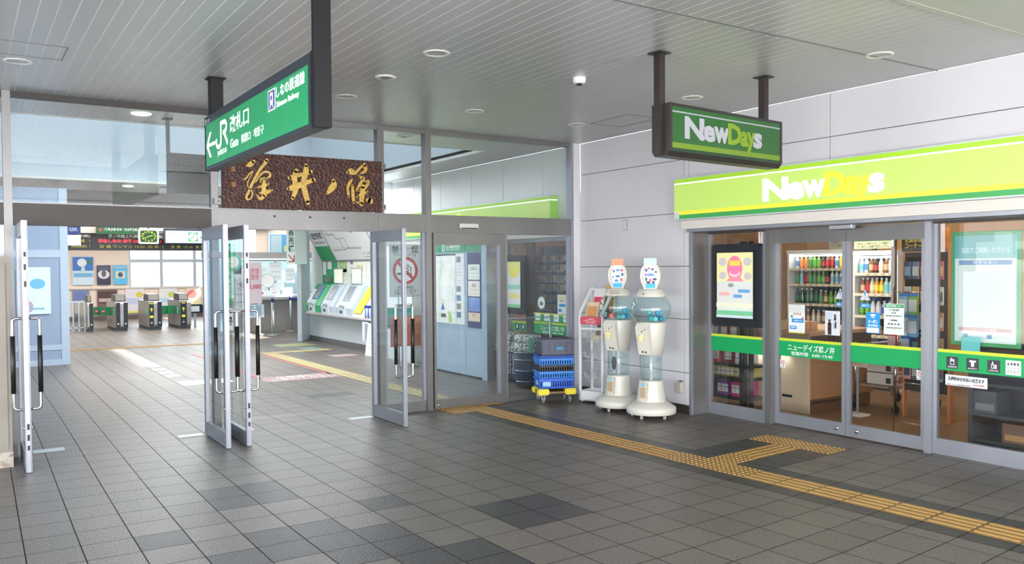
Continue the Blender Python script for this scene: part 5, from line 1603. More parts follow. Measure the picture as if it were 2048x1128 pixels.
obj('streets', bm, mat((196, 186, 176), 0.6), m_)
bm = bmesh.new(); prism(bm, [(-0.12, 1.0), (0.0, 1.0), (-0.06, 1.12)], 0.007, 0.008); q = obj('arrow_mark', bm, mat((40, 110, 180), 0.5), m_)
obj('park_area', flat([([(0.13, 0.8), (0.25, 0.82), (0.2, 0.95), (0.12, 1.0)], 0)], 0.006), mat((170, 206, 120), 0.5), m_)
bm = bmesh.new(); prism(bm, [(-0.12, 0.88), (0.02, 0.88), (0.05, 0.91), (0.02, 0.94), (-0.12, 0.94)], 0.007, 0.008); q = obj('tag_mark', bm, mat((70, 76, 90), 0.5), m_)
s_ = obj('photo_strip', B((0.37, 0.63, 0.79, 1.89, 0, 0.006)), mat((224, 230, 230), 0.5), o)
for k, v in enumerate((1.80, 1.34, 1.2, 1.07, 0.94)):
    obj('photo', B((0.39, 0.52, v - 0.045, v + 0.045, 0.006, 0.007)), mat([(110, 130, 130), (120, 140, 160), (90, 130, 170), (130, 140, 120), (100, 120, 140)][k], 0.5), s_)
for k, v in enumerate((1.68, 1.58, 1.45)):
    text('― ― ―\n― ― ―', 0.15, 0.05, 0.47, v, 0.006, mat((120, 126, 130), 0.5), s_)
s_ = obj('display_case', B((0.72, 1.12, 0.76, 1.90, 0, 0.006)), mat((56, 72, 112), 0.4), o)
for k, (a, b, col) in enumerate(((1.49, 1.72, (228, 234, 228)), (1.24, 1.47, (236, 232, 226)), (1.01, 1.22, (120, 150, 206)), (0.86, 0.99, (232, 214, 190)))):
    q = obj('poster_sheet', B((0.75, 1.09, a, b, 0.006, 0.008)), mat(col, 0.5), s_)
    if k in (0, 1, 3):
        text('案内\n― ― ― ―\n― ― ― ―' if k else 'お知らせ\n― ― ― ―\n― ― ― ―', 0.26, (b - a) * 0.7, 0.92, (a + b) / 2, 0.008, mat((110, 150, 130) if k == 0 else (190, 120, 110), 0.5), q)
obj('end_pillar', B((1.15, 1.29, 0.0, 2.10, -0.30, 0.01)), LB2, o)
obj('pillar_edge', B((1.29, 1.30, 0.0, 2.10, -0.30, 0.012)), ALU, o)

# no smoking stand sign and things around it
o = thing('no_smoking_sign', 'large grey no smoking sign board on a stand behind the open door', 'sign', at((2.745, 9.06, 1.63), 'S'))
obj('board', B((-0.30, 0.30, -0.45, 0.45, -0.012, 0)), mat((200, 206, 206), 0.5), o)
bm = bmesh.new(); ring_prism(bm, ellipse(0.0, 0.0, 0.235, 0.235, 40), ellipse(0.0, 0.0, 0.185, 0.185, 40), 0.0005, 0.003)
ribbon(bm, [(-0.15, 0.15), (0.15, -0.15)], 0.05, 0.0006, 0.0031)
obj('prohibition_ring', bm, mat((190, 44, 52), 0.5), o)
bm = bmesh.new(); prism(bm, ellipse(0, 0, 0.185, 0.185, 32), 0, 0.0004); obj('disc', bm, WHITE, o)
bm = bmesh.new(); prism(bm, rc(-0.15, 0.06, -0.075, -0.035), 0.0004, 0.0016); prism(bm, rc(0.08, 0.095, -0.075, -0.035), 0.0004, 0.0016); prism(bm, rc(0.105, 0.12, -0.075, -0.035), 0.0004, 0.0016)
ribbon(bm, [(0.055, -0.02), (0.055, 0.02), (0.02, 0.05), (0.02, 0.1)], 0.016, 0.0004, 0.0016)
ribbon(bm, [(0.105, -0.02), (0.105, 0.05), (0.05, 0.075), (0.05, 0.11)], 0.016, 0.0004, 0.0016)
obj('cigarette', bm, DARK, o)
text('禁', 0.13, 0.13, -0.185, 0.36, 0, DARK, o, bold=0.01); text('煙', 0.13, 0.13, 0.185, 0.36, 0, DARK, o, bold=0.01)
text('No Smoking', 0.40, 0.05, 0, 0.265, 0, mat((90, 94, 98), 0.5), o)
text('終日禁煙', 0.30, 0.055, 0, -0.285, 0, DARK, o, bold=0.01)
text('お客さまのご協力を\nお願いいたします。', 0.40, 0.085, 0, -0.365, 0, DARK, o, bold=0.01)
text('篠ノ井駅長', 0.14, 0.025, 0.2, -0.43, 0, DARK, o)
for x in (-0.12, 0.15):
    bm = bmesh.new(); tube(bm, [(x, 0.45, -0.03), (x, -1.61, -0.03)], 0.012, 10); tube(bm, [(x - 0.001, -1.615, -0.2), (x + 0.001, -1.615, 0.15)], 0.012, 8)
    obj('stand_pole', bm, mat((150, 156, 160), 0.3, 0.6), o)
o = thing('notice_board', 'orange brown lettered board hung low on the stand behind the open door', 'notice board', at((2.75, 9.02, 0.60), 'S'))
obj('board', B((-0.31, 0.30, -0.255, 0.255, -0.01, 0)), mat((178, 98, 58), 0.5), o)
text('駅をきれいに\nご利用ください\nご意見箱', 0.2, 0.36, 0.17, -0.0, 0, mat((110, 52, 30), 0.5), o)
o = thing('teal_case', 'teal box with white edge on the stand behind the orange board', 'box', at((2.68, 9.2, 0.86), 'S'))
obj('case', B((-0.30, 0.28, -0.20, 0.13, -0.2, 0)), mat((60, 168, 160), 0.5), o)
obj('lid_edge', B((-0.31, 0.29, 0.13, 0.155, -0.21, 0.005)), WHITE, o)
obj('lower_trim', B((-0.30, 0.28, -0.225, -0.20, -0.2, 0.002)), WHITE, o)
text('アンケート', 0.2, 0.05, 0.12, 0.02, 0, WHITE, o)
obj('leg', B((-0.28, -0.25, -0.85, -0.225, -0.03, -0.01)), G1, o)
obj('leg', B((0.23, 0.26, -0.85, -0.225, -0.03, -0.01)), G1, o)
struct(obj('wall_pier', B((3.03, 3.24, 9.4, 10.6, 0, 2.07)), mat((206, 214, 216), 0.5)))
for k, z in enumerate((1.62, 1.27)):
    o = thing('fire_lamp', ('upper' if k == 0 else 'lower') + ' round red alarm fitting behind the no smoking sign', 'alarm', at((3.16, 9.39, z), 'S'))
    bm = bmesh.new(); lathe(bm, [(0.085, 0), (0.085, 0.02), (0.05, 0.05), (0, 0.055)], seg=24); obj('lens', bm, mat((196, 36, 52), 0.3), o)
    bm = bmesh.new(); lathe(bm, [(0.1, 0), (0.1, 0.012), (0.086, 0.015)], seg=24); obj('rim', bm, mat((120, 40, 50), 0.4), o)

# ------------------------------------------------------------------ ticket machine bay
TW = mat((206, 214, 220), 0.45)
TWW = mat((226, 234, 238), 0.45)
bm = bmesh.new(); prism(bm, [(2.93, 15.0), (2.99, 15.0), (3.38, 15.5), (3.38, 15.62), (3.30, 15.62), (2.93, 15.12)], 0, H)
struct(obj('wall_ticket_bay', bm, TW))
struct(obj('wall_ticket_bay', B((3.34, 3.42, 11.0, 15.52, 0.1, 0.66)), TWW))
struct(obj('wall_ticket_bay', B((3.50, 3.58, 11.0, 15.6, 0.6, H)), mat((214, 220, 216), 0.5)))
struct(obj('baseboard_ticket_bay', B((3.33, 3.42, 11.0, 15.52, 0, 0.1), (2.96, 3.0, 15.02, 15.12, 0, 0.1)), mat((116, 114, 116), 0.5)))
struct(obj('wall_ticket_bay', B((3.0, 3.5, 10.6, 11.0, 0, H)), TW))
o = thing('counter_ledge', 'long pale ledge with rounded end carrying the ticket machines', 'shelf', at((0, 0, 0), 'U'))
bm = bmesh.new(); prism(bm, [(3.49, 11.02), (2.99, 11.02), (2.97, 11.2), (2.97, 14.6), (3.02, 14.80), (3.10, 14.9), (3.49, 14.95)], 0.662, 0.70)
obj('top', bm, mat((196, 188, 188), 0.4), o)
bm = bmesh.new(); prism(bm, [(3.33, 11.02), (3.06, 11.02), (3.06, 14.6), (3.12, 14.8), (3.33, 14.85)], 0.60, 0.661)
obj('underside', bm, mat((180, 190, 200), 0.5), o)
def ticket_machine(yc, lb, green=False, w=0.62):
    o = thing('ticket_machine', lb, 'ticket machine', at((3.0, yc, 0.70), 'W'))
    # local x = right (towards the viewer), y up, z out towards -X
    hw = w / 2
    body = mat((198, 210, 218), 0.4)
    bm = bmesh.new(); prism(bm, [(0.0, -0.04), (0.16, -0.02), (0.62, -0.30), (0.62, -0.44), (0.0, -0.44)], -hw, hw, 'x')
    # axis x puts (p0, p1) in (y, z)
    obj('console', bm, mat((40, 170, 104), 0.45) if green else body, o)
    n_ = Vector((0, 0.28, 0.46)).normalized()
    def on_slope(u0, u1, s0, s1, h0, h1, m__, name, lbk=None):
        b0, b1 = Vector((0, 0.16, -0.02)), Vector((0, 0.62, -0.30))
        bm = bmesh.new()
        vs = []
        for hh in (h0, h1):
            for (u, s) in ((u0, s0), (u1, s0), (u1, s1), (u0, s1)):
                p = b0 + (b1 - b0) * s + n_ * hh
                vs.append(bm.verts.new((u, p.y, p.z)))
        for q in ((3, 2, 1, 0), (4, 5, 6, 7), (0, 1, 5, 4), (1, 2, 6, 5), (2, 3, 7, 6), (3, 0, 4, 7)):
            bm.faces.new([vs[i] for i in q])
        return obj(name, bm, m__, o)
    fr = on_slope(-0.22, 0.14, 0.30, 0.97, 0.0, 0.02, mat((70, 130, 190) if green else (150, 170, 186), 0.4), 'screen_frame')
    on_slope(-0.18, 0.10, 0.36, 0.92, 0.02, 0.024, mat((128, 132, 138), 0.25), 'screen')
    if green:
        on_slope(-hw + 0.01, -0.24, 0.1, 0.75, 0.0, 0.006, PAPER, 'label_sheet')
    bm = bmesh.new(); prism(bm, [(0.0, 0.0), (0.22, 0.0), (0.28, -0.06), (0.28, -0.1), (0.0, -0.1)], -0.20, 0.13, 'x')
    u = obj('payment_unit', bm, body, o)
    obj('ticket_slot', B((-0.13, -0.02, 0.04, 0.10, 0.0, 0.004)), DARK, u)
    obj('coin_slot', B((0.03, 0.09, 0.15, 0.18, 0.0, 0.004), (-0.12, -0.03, 0.17, 0.19, 0.0, 0.004)), mat((90, 96, 104), 0.4), u)
    obj('back_panel', B((-hw, hw, 0.62, 1.13, -0.46, -0.43)), mat((40, 170, 104), 0.45) if green else mat((226, 230, 224), 0.45), o)
    return o
tm = ticket_machine(14.35, 'green reserved ticket machine at the far end of the ledge', True, 0.9)
obj('card_reader', B((-0.05, 0.17, 0.68, 0.80, -0.42, -0.34)), mat((120, 124, 122), 0.4, 0.3), tm)
for x, y, w, h in ((-0.38, 0.98, 0.2, 0.3), (-0.1, 1.05, 0.26, 0.18)):
    obj('notice_sheet', B((x, x + w, y - h / 2, y + h / 2, -0.42, -0.415)), PAPER, tm)
ticket_machine(13.5, 'grey ticket machine in the middle of the ledge', False, 0.72)
ticket_machine(12.55, 'grey ticket machine nearest the leaning yellow board', False, 0.9)
o = thing('leaflet_panel', 'sloping white panel with a yellow board at the near end of the ledge', 'notice board', at((3.02, 11.75, 0.70), 'W'))
bm = bmesh.new(); prism(bm, [(0.0, -0.0), (0.03, 0.0), (0.62, -0.36), (0.62, -0.42), (0.0, -0.42)], -0.3, 0.3, 'x'); obj('panel', bm, TWW, o)
bm = bmesh.new(); prism(bm, [(0.07, 0.0), (0.08, 0.012), (0.60, -0.33), (0.595, -0.345)], -0.24, 0.1, 'x'); obj('board', bm, mat((226, 210, 60), 0.5), o, label='yellow board')
for k in range(5):
    t = thing('pen', 'blue or white marker pen in the cup at the near end of the ledge', 'pen', Matrix.Translation((3.0 + 0.012 * k, 11.36 - 0.045 * k, 0.681)), 'marker pens on the ledge')
    bm = bmesh.new(); tube(bm, [(0, 0, 0.02), (0, 0, 0.22)], 0.014, 8); obj('barrel', bm, WHITE if k % 2 else mat((70, 110, 200), 0.4), t)
    bm = bmesh.new(); tube(bm, [(0, 0, 0.22), (0, 0, 0.27)], 0.016, 8); obj('cap', bm, mat((30, 60, 170), 0.4), t)
# sloping header boards above the machines
def header(ya, yb, lb, build):
    """slanted board: bottom edge at X 3.42, top edge at X 3.0"""
    yc = (ya + yb) / 2
    o = thing('header_board', lb, 'sign board', at((3.40, yc, 1.86), 'W', tilt=0.5))
    w = (yb - ya) / 2
    obj('board', B((-w, w, 0, 0.92, -0.03, 0)), mat((232, 236, 234), 0.4), o)
    obj('frame', B((-w, w, -0.03, 0.0, -0.04, 0.01), (-w - 0.02, -w, -0.03, 0.92, -0.04, 0.01)), ALU, o)
    build(o, w)
    return o
def hb1(o, w):
    obj('green_field', B((-w, w, 0.0, 0.36, 0, 0.002)), mat((44, 158, 92), 0.45), o)
    text('指定席券売機', w * 1.5, 0.17, 0, 0.62, 0, DARK, o, bold=0.02)
    text('Reserved Seat Ticket', w * 1.4, 0.07, 0, 0.46, 0, mat((100, 104, 104), 0.5), o)
def hb2(o, w):
    bm = bmesh.new()
    ribbon(bm, [(-w * 0.9, 0.24), (-w * 0.3, 0.24), (-w * 0.2, 0.28), (w * 0.45, 0.26)], 0.012, 0, 0.002)
    ribbon(bm, [(-w * 0.35, 0.25), (-w * 0.35, 0.5), (-w * 0.5, 0.52), (-w * 0.5, 0.62), (-w * 0.8, 0.62), (-w * 0.9, 0.66)], 0.012, 0, 0.002)
    ribbon(bm, [(-w * 0.1, 0.26), (-w * 0.1, 0.52), (-w * 0.35, 0.5)], 0.008, 0, 0.002)
    for k in range(16):
        x = -w * 0.85 + k * w * 0.085
        ribbon(bm, [(x, 0.27), (x, 0.31)], 0.006, 0, 0.002)
    obj('route_lines', bm, mat((70, 76, 84), 0.5), o)
    bm = bmesh.new(); prism(bm, [(w * 0.3, 0.70), (w * 0.36, 0.78), (w * 0.42, 0.70), (w * 0.385, 0.70), (w * 0.385, 0.62), (w * 0.335, 0.62), (w * 0.335, 0.70)], 0, 0.002); obj('here_arrow', bm, mat((196, 40, 48), 0.5), o)
    text('きっぷ運賃表', 0.5, 0.05, w * 0.65, 0.14, 0, mat((120, 170, 160), 0.5), o)
    bm = bmesh.new(); ribbon(bm, [(w * 0.4, 0.06), (w * 0.95, 0.06)], 0.012, 0, 0.002); obj('red_rule', bm, mat((200, 90, 100), 0.5), o)
header(13.85, 14.72, 'slanted header board lettered over the green ticket machine', hb1)
header(11.55, 13.83, 'wide slanted fare map board above the grey ticket machines', hb2)
header(11.05, 11.5, 'narrow slanted board at the near end of the fare map', lambda o, w: text('切\n符', 0.12, 0.3, 0, 0.5, 0, DARK, o))
for (y, z, w, h, col, lb) in ((13.55, 1.72, 0.45, 0.26, (160, 190, 130), 'green notice above the middle ticket machine'), (13.5, 1.5, 0.4, 0.34, (236, 236, 214), 'cream notice with bars above the middle ticket machine'), (12.6, 1.62, 0.6, 0.5, (240, 236, 220), 'cream notice above the near ticket machine'), (13.05, 1.66, 0.3, 0.2, (236, 236, 232), 'white notice between the two grey ticket machines')):
    notice(at((3.425, y, z), 'W'), w, h, lb, [('■ ■ ■\n― ― ―', w * 0.6, h * 0.5, 0, 0, (200, 200, 160))], col)
for (y, lb) in ((13.78, 'tall white screen above the grey machine in the middle'), (12.75, 'tall white screen above the grey machine at the near end')):
    o = thing('display_screen', lb, 'display', at((3.41, y, 1.335), 'W'))
    obj('frame', RB(-0.26, 0.26, 0, 0.34, -0.012, 0.0, 0.004), G1, o)
    obj('screen', B((-0.235, 0.235, 0.02, 0.32, 0, 0.003)), mat((246, 246, 226), 0.4, emit=0.3), o)
# leaning white poster and leaflets at the near end
o = thing('leaning_poster', 'white handwritten poster leaning at the foot of the ticket bay', 'poster', at((2.90, 11.0, 0), 'W', 0, -0.12))
obj('sheet', B((-0.15, 0.4, 0.0, 0.62, 0, 0.01)), mat((224, 234, 240), 0.6), o)
text('旅の\nご案内\n― ― ― ―\n― ― ― ―', 0.3, 0.36, 0.12, 0.32, 0.01, mat((130, 140, 150), 0.5), o)
o = thing('notice', 'grey white leaflet pinned at the near end below the ledge', 'notice', at((2.985, 11.3, 0.45), 'W'))
obj('sheet', B((-0.18, 0.12, -0.2, 0.18, 0, 0.004)), mat((216, 226, 232), 0.6), o)
obj('photo', B((-0.05, 0.1, -0.18, 0.15, 0.004, 0.006)), mat((150, 160, 170), 0.5), o)
# vertical "ticket machines" sign
o = thing('ticket_machine_sign', 'white vertical sign with green lettering and red arrow by the ticket bay corner', 'sign', at((2.78, 14.80, 2.18), 'S'))
obj('board', B((-0.18, 0.28, -0.40, 0.44, -0.04, 0)), mat((226, 236, 232), 0.45, emit=0.1), o)
obj('edge', B((-0.0, 0.28, -0.40, 0.44, 0.0, 0.001)), mat((206, 218, 216), 0.45), o)
text('券\n売\n機', 0.14, 0.50, -0.08, 0.13, 0.002, mat((30, 90, 60), 0.5), o, bold=0.02)
bm = bmesh.new(); ribbon(bm, [(-0.15, -0.19), (-0.02, -0.34)], 0.022, 0.002, 0.004); ribbon(bm, [(-0.02, -0.2), (-0.02, -0.34), (-0.15, -0.34)], 0.022, 0.002, 0.004)
obj('arrow', bm, mat((196, 60, 66), 0.5), o)
obj('bracket', B((0.05, 0.09, 0.0, 0.05, -0.03, -0.01), (0.05, 0.12, 0.0, 0.05, -0.2, -0.04)), ALU, o)

# ------------------------------------------------------------------ ticket office at the back
struct(obj('wall_office', B((0.9, 7.0, 18.55, 18.7, 2.12, H), (3.0, 7.0, 18.55, 18.7, 0, 0.93)), mat((220, 206, 190), 0.6)) if False else obj('wall_office', B((3.0, 7.0, 18.55, 18.7, 2.12, H)), mat((222, 208, 192), 0.6)))
struct(obj('wall_office', B((2.2, 7.0, 18.5, 18.7, 0, 0.86)), noise_mat((140, 140, 138), (152, 152, 148), 3, 0.6, key='office_grey')))
struct(obj('wall_office', B((6.9, 7.0, 15.6, 28, 0, H), (3.5, 7.0, 15.62, 15.7, 0, H)), mat((214, 214, 210), 0.6)))
o = thing('office_counter', 'pale counter under the glass of the ticket office', 'counter', at((2.2, 18.3, 0.86), 'U'))
obj('top', B((0, 4.0, 0, 0.45, 0.06, 0.11)), mat((226, 232, 236), 0.4), o)
obj('apron', B((0, 4.0, 0.02, 0.43, 0.0, 0.06)), mat((200, 206, 210), 0.4), o)
o = sthing('window_40', at((2.2, 18.6, 0.98), 'U'))
obj('frame', B((0, 4.0, -0.03, 0.03, 0.9, 0.98), (0.0, 0.05, -0.03, 0.03, 0, 0.9), (1.3, 1.35, -0.03, 0.03, 0, 0.9), (2.6, 2.65, -0.03, 0.03, 0, 0.9)), G1, o)
obj('pane', B((0.05, 1.3, -0.004, 0.004, 0, 0.9), (1.35, 2.6, -0.004, 0.004, 0, 0.9)), GLASS, o)
struct(obj('trim_40', B((1.6, 7.0, 18.46, 18.6, 1.96, 2.12)), mat((150, 150, 150), 0.5)))
struct(obj('trim_41', B((1.6, 7.0, 18.44, 18.6, 1.92, 1.955)), mat((240, 244, 246), 0.4, emit=0.3)))
struct(obj('wall_office', B((2.2, 6.9, 20.4, 20.5, 0, H)), mat((150, 180, 192), 0.6)))
rng = random.Random(11)
papers = [(2.6, 1.55, 0.35, 0.5), (2.68, 1.25, 0.3, 0.2), (2.9, 1.72, 0.28, 0.2), (3.15, 1.5, 0.3, 0.5), (3.5, 1.6, 0.34, 0.5), (3.52, 1.2, 0.42, 0.2), (3.1, 1.12, 0.5, 0.12), (3.9, 1.5, 0.25, 0.4), (2.45, 1.7, 0.3, 0.3)]
for k, (x, z, w, h) in enumerate(papers):
    place = ['large white sheet at the far left', 'small white sheet low at left', 'small sheet near the top left', 'tall white sheet at left of centre', 'tall pale sheet in the middle', 'wide sheet low in the middle', 'narrow strip low at left', 'tall sheet near the right', 'square sheet by the green disc'][k]
    notice(at((x, 18.52, z), 'S'), w, h, place + ' of the ticket office glass', [('― ― ―\n― ― ―\n― ― ―', w * 0.7, h * 0.6, 0, 0, (160, 176, 186))], (224, 234, 238))
o = thing('round_notice', 'white round sticker on the ticket office glass', 'sticker', at((3.28, 18.5, 1.36), 'S'))
bm = bmesh.new(); prism(bm, ellipse(0, 0, 0.19, 0.19, 28), 0, 0.003); obj('disc', bm, PAPER, o)
bm = bmesh.new(); ring_prism(bm, ellipse(0, 0, 0.19, 0.19, 28), ellipse(0, 0, 0.175, 0.175, 28), 0.003, 0.005); obj('rim', bm, mat((170, 190, 200), 0.5), o)
o = thing('round_notice', 'green and white round mark at the left end of the ticket office window', 'sticker', at((2.36, 18.4, 1.86), 'S'))
bm = bmesh.new(); prism(bm, ellipse(0, 0, 0.22, 0.22, 28), 0, 0.003); obj('disc', bm, mat((70, 190, 150), 0.5), o)
bm = bmesh.new(); prism(bm, ellipse(0, 0, 0.15, 0.15, 28), 0.003, 0.005); obj('centre', bm, PAPER, o)
o = thing('wall_poster', 'blue and white travel poster above the ticket office window', 'poster', at((3.82, 18.5, 2.34), 'S'))
obj('frame', B((-0.5, 0.5, -0.30, 0.30, -0.02, 0)), mat((214, 232, 240), 0.4), o)
obj('sheet', B((-0.46, 0.46, -0.26, 0.26, 0, 0.003)), mat((86, 160, 206), 0.5), o)
obj('photo', B((-0.44, -0.14, -0.22, 0.24, 0.003, 0.005)), mat((170, 196, 206), 0.5), o)
obj('print', B((-0.08, 0.3, -0.2, -0.04, 0.003, 0.005)), mat((206, 206, 140), 0.5), o)
text('とっても便利\nな新幹線\nきっぷ', 0.4, 0.22, 0.2, 0.12, 0.004, WHITE, o)
o = thing('wall_light', 'long lit white light box under the dark beam at the top of the office wall', 'light box', at((2.9, 18.4, 2.80), 'S'))
obj('housing', B((-1.2, 0.50, -0.07, 0.07, -0.1, 0)), mat((70, 78, 90), 0.4), o)
obj('diffuser', B((-1.2, 0.44, -0.04, 0.06, 0, 0.004)), mat((250, 252, 252), 0.4, emit=1.0), o)
for x, lb in ((3.05, 'small white box with red label on the office counter'), (3.45, 'white paper rest on the office counter'), (3.8, 'white box at the right end of the office counter')):
    o = thing('counter_box', lb, 'box', at((x, 18.38, 0.971), 'U'))
    obj('box', B((-0.12, 0.12, 0, 0.12, 0, 0.12 if x < 3.2 else 0.2)), PAPER, o)
    obj('label', B((-0.07, 0.07, -0.003, 0.0, 0.03, 0.09)), mat((190, 80, 90), 0.5) if x < 3.2 else mat((196, 206, 216), 0.5), o)
# barrier posts with belt
def stanchion(x, y, lb):
    o = thing('stanchion', lb, 'barrier post', at((x, y, 0), 'U'))
    bm = bmesh.new(); lathe(bm, [(0, 0.0), (0.17, 0.0), (0.17, 0.012), (0.04, 0.03), (0.0, 0.03)], seg=24); obj('base', bm, mat((150, 154, 158), 0.3, 0.6), o)
    bm = bmesh.new(); tube(bm, [(0, 0, 0.02), (0, 0, 0.90)], 0.032, 14); obj('pole', bm, G1, o)
    bm = bmesh.new(); tube(bm, [(0, 0, 0.84), (0, 0, 0.93)], 0.04, 14); obj('cassette', bm, mat((30, 46, 110), 0.5), o)
stanchion(2.98, 17.15, 'barrier post nearer one beside the pink sale banner')
stanchion(3.80, 18.2, 'barrier post in front of the ticket office counter')
tag(obj('barrier_belt', B((3.84, 4.9, 18.19, 18.2, 0.83, 0.89)), mat((40, 60, 150), 0.5)), 'dark blue barrier belt running from the post along the counter', 'barrier belt')
# banners and leaflet stands
def stand_sign(x, y, w, z0, z1, lb, col, lines, rz=0.0, legs=True, leaf=False):
    o = thing('banner_stand', lb, 'banner stand', at((x, y, 0), 'S', rz))
    obj('panel', B((-w / 2, w / 2, z0, z1, -0.01, 0)), mat(col, 0.5), o)
    for l in lines:
        text(l[0], l[1], l[2], l[3], l[4], 0.0, mat(l[5], 0.5), o, bold=0.02)
    for s in (-1, 1):
        obj('leg', B((s * w * 0.35 - 0.02, s * w * 0.35 + 0.02, 0.04, z0, -0.04, -0.01)), WHITE, o)
        obj('foot', B((s * w * 0.35 - 0.02, s * w * 0.35 + 0.02, 0.0, 0.04, -0.28, 0.28)), WHITE, o)
    if leaf:
        k = obj('leaflet_pocket', B((-w / 2 - 0.03, w / 2 + 0.03, 0.45, 0.78, 0.02, 0.06)), mat((206, 222, 232), 0.5), o)
        obj('leaflet', B((-w * 0.4, -0.02, 0.5, 0.76, 0.06, 0.065), (0.03, w * 0.4, 0.5, 0.76, 0.06, 0.065)), mat((150, 180, 206), 0.5), k)
    return o
stand_sign(2.60, 17.45, 0.42, 0.80, 1.85, 'pink and white sale banner with red figures beside the barrier post', (228, 214, 222), [('新幹線\n回数券', 0.28, 0.3, 0, 1.55, (220, 130, 150)), ('5,000', 0.3, 0.13, 0.04, 1.22, (206, 60, 90)), ('円', 0.08, 0.1, -0.12, 1.36, (120, 110, 120))], 0, leaf=True)
stand_sign(2.16, 17.0, 0.34, 0.6, 1.45, 'white information stand with dark frame left of the sale banner', (226, 234, 240), [('ご案内\n― ― ―\n― ― ―', 0.24, 0.5, 0, 1.1, (110, 120, 140))])
# sign hanging over there: white ticket office sign etc. are on the gate line

# ------------------------------------------------------------------ pale blue hoarding on the left
HB = mat((142, 160, 184), 0.5); HB2 = mat((172, 188, 206), 0.5)
o = sthing('wall_hoarding', at((-1.975, 12.95, 0), 'S'))
obj('panel', B((-3.2, -0.13, 0.36, 3.13, -0.10, -0.012)), HB, o)
obj('return', B((-0.1, 0.0, 0, 3.13, -2.0, -0.1)), HB, o)
obj('post', B((-0.13, 0.0, 0.0, 3.13, -0.10, 0.0)), HB2, o)
obj('rail', B((-3.2, -0.13, 1.905, 2.04, -0.10, -0.002)), HB2, o)
obj('rail', B((-3.2, -0.13, 0.27, 0.36, -0.10, -0.002), (-3.2, -0.13, 0.0, 0.10, -0.10, -0.002)), HB2, o)
obj('panel', B((-3.2, -0.13, 0.10, 0.27, -0.10, -0.012)), HB, o)
o = thing('wall_poster', 'pale poster with a blue cloud and small pink figure on the blue hoarding', 'poster', at((-2.52, 12.94, 1.325), 'S'))
obj('sheet', B((-0.26, 0.26, -0.41, 0.41, 0, 0.004)), mat((212, 230, 236), 0.5), o)
obj('cloud', flat([(ellipse(0.06, 0.12, 0.12, 0.09, 24), 0)], 0.004), mat((110, 180, 214), 0.5), o)
obj('figure', flat([(ellipse(-0.08, -0.28, 0.07, 0.1, 20), 0), (rc(-0.16, 0.16, -0.33, -0.30), 1)], 0.004), [mat((180, 160, 176), 0.5), mat((130, 180, 206), 0.5)], o)

# ------------------------------------------------------------------ ticket gates
GS = noise_mat((142, 140, 140), (166, 164, 164), 3, 0.3, 0.6, key='gate_steel')
GD = mat((22, 32, 42), 0.35)
GRN = mat((20, 132, 74), 0.4)
def gate(x0, x1, y, lb, flaps, front='double', arrow=False):
    o = thing('ticket_gate', lb, 'ticket gate', at((x0, y, 0), 'U'), 'automatic ticket gates')
    w = x1 - x0
    L_ = 1.7
    obj('base', B((0.01, w - 0.01, 0.05, L_, 0.0, 0.10)), mat((70, 76, 84), 0.5), o)
    bm = bmesh.new()
    prism(bm, [(0.0, 0.14), (0.03, 0.08), (L_, 0.08), (L_, 0.80), (0.10, 0.80), (0.0, 0.74)], 0.0, w, 'x')
    obj('body', bm, GS, o)
    bm = bmesh.new()
    prism(bm, [(0.22, 0.80), (0.35, 0.975), (0.9, 0.985), (0.95, 0.80)], 0.02, w - 0.02, 'x')
    obj('reader_hood', bm, GD, o)
    bm = bmesh.new()
    prism(bm, [(0.24, 0.83), (0.35, 0.99), (0.9, 1.0), (0.9, 0.987), (0.36, 0.977)], 0.04, w - 0.04, 'x')
    obj('hood_rim', bm, mat((112, 108, 104), 0.35, 0.4), o)
    cols = [(0.0, w * 0.38), (w * 0.62, w)] if front == 'double' else ([(0.0, w * 0.6)] if front == 'left' else [(w * 0.25, w)])
    for a, b in cols:
        p = obj('front_strip', B((a + 0.006, b - 0.004, -0.012, 0.004, 0.10, 0.78)), GD, o)
        bm = bmesh.new(); prism(bm, ellipse((a + b) / 2, 0.20, 0.022, 0.022, 14), -0.014, -0.012, 'y'); obj('round_mark', bm, mat((206, 212, 220), 0.4), p)
        if arrow and a < 0.05:
            Y2 = mat((226, 214, 40), 0.4, emit=0.2)
            c = (a + b) / 2
            bm = bmesh.new()
            for q in ([(c, 0.62), (c + 0.04, 0.57), (c + 0.025, 0.56), (c, 0.59), (c - 0.025, 0.56), (c - 0.04, 0.57)], rc(c - 0.008, c + 0.008, 0.50, 0.59)):
                prism(bm, q, -0.014, -0.012, 'y')
            obj('arrow', bm, Y2, p)
            obj('ticket_mark', B((c - 0.045, c + 0.045, -0.014, -0.012, 0.34, 0.40)), Y2, p)
            obj('top_mark', B((c - 0.05, c + 0.05, -0.014, -0.012, 0.72, 0.76)), mat((190, 180, 50), 0.4), p)
    for (xa, xb, yf, mark) in flaps:
        bm = B((min(xa, xb), max(xa, xb), yf, yf + 0.02, 0.40, 0.64)); bmesh.ops.bevel(bm, geom=bm.edges[:], offset=0.008, segments=2, affect='EDGES')
        fl_ = obj('flap', bm, GRN, o)
        if mark:
            c = (xa + xb) / 2 + (0.05 if xb > xa else -0.05)
            bm = bmesh.new(); prism(bm, ellipse(c, 0.52, 0.045, 0.045, 18), yf - 0.003, yf - 0.001, 'y'); k = obj('stop_mark', bm, mat((206, 40, 44), 0.4), fl_)
            obj('stop_bar', B((c - 0.03, c + 0.03, yf - 0.005, yf - 0.003, 0.51, 0.53)), WHITE, k)
    obj('side_light', B((-0.004, 0.0, 0.25, 0.4, 0.42, 0.62)), mat((80, 190, 110), 0.4, emit=0.2), o)
    return o
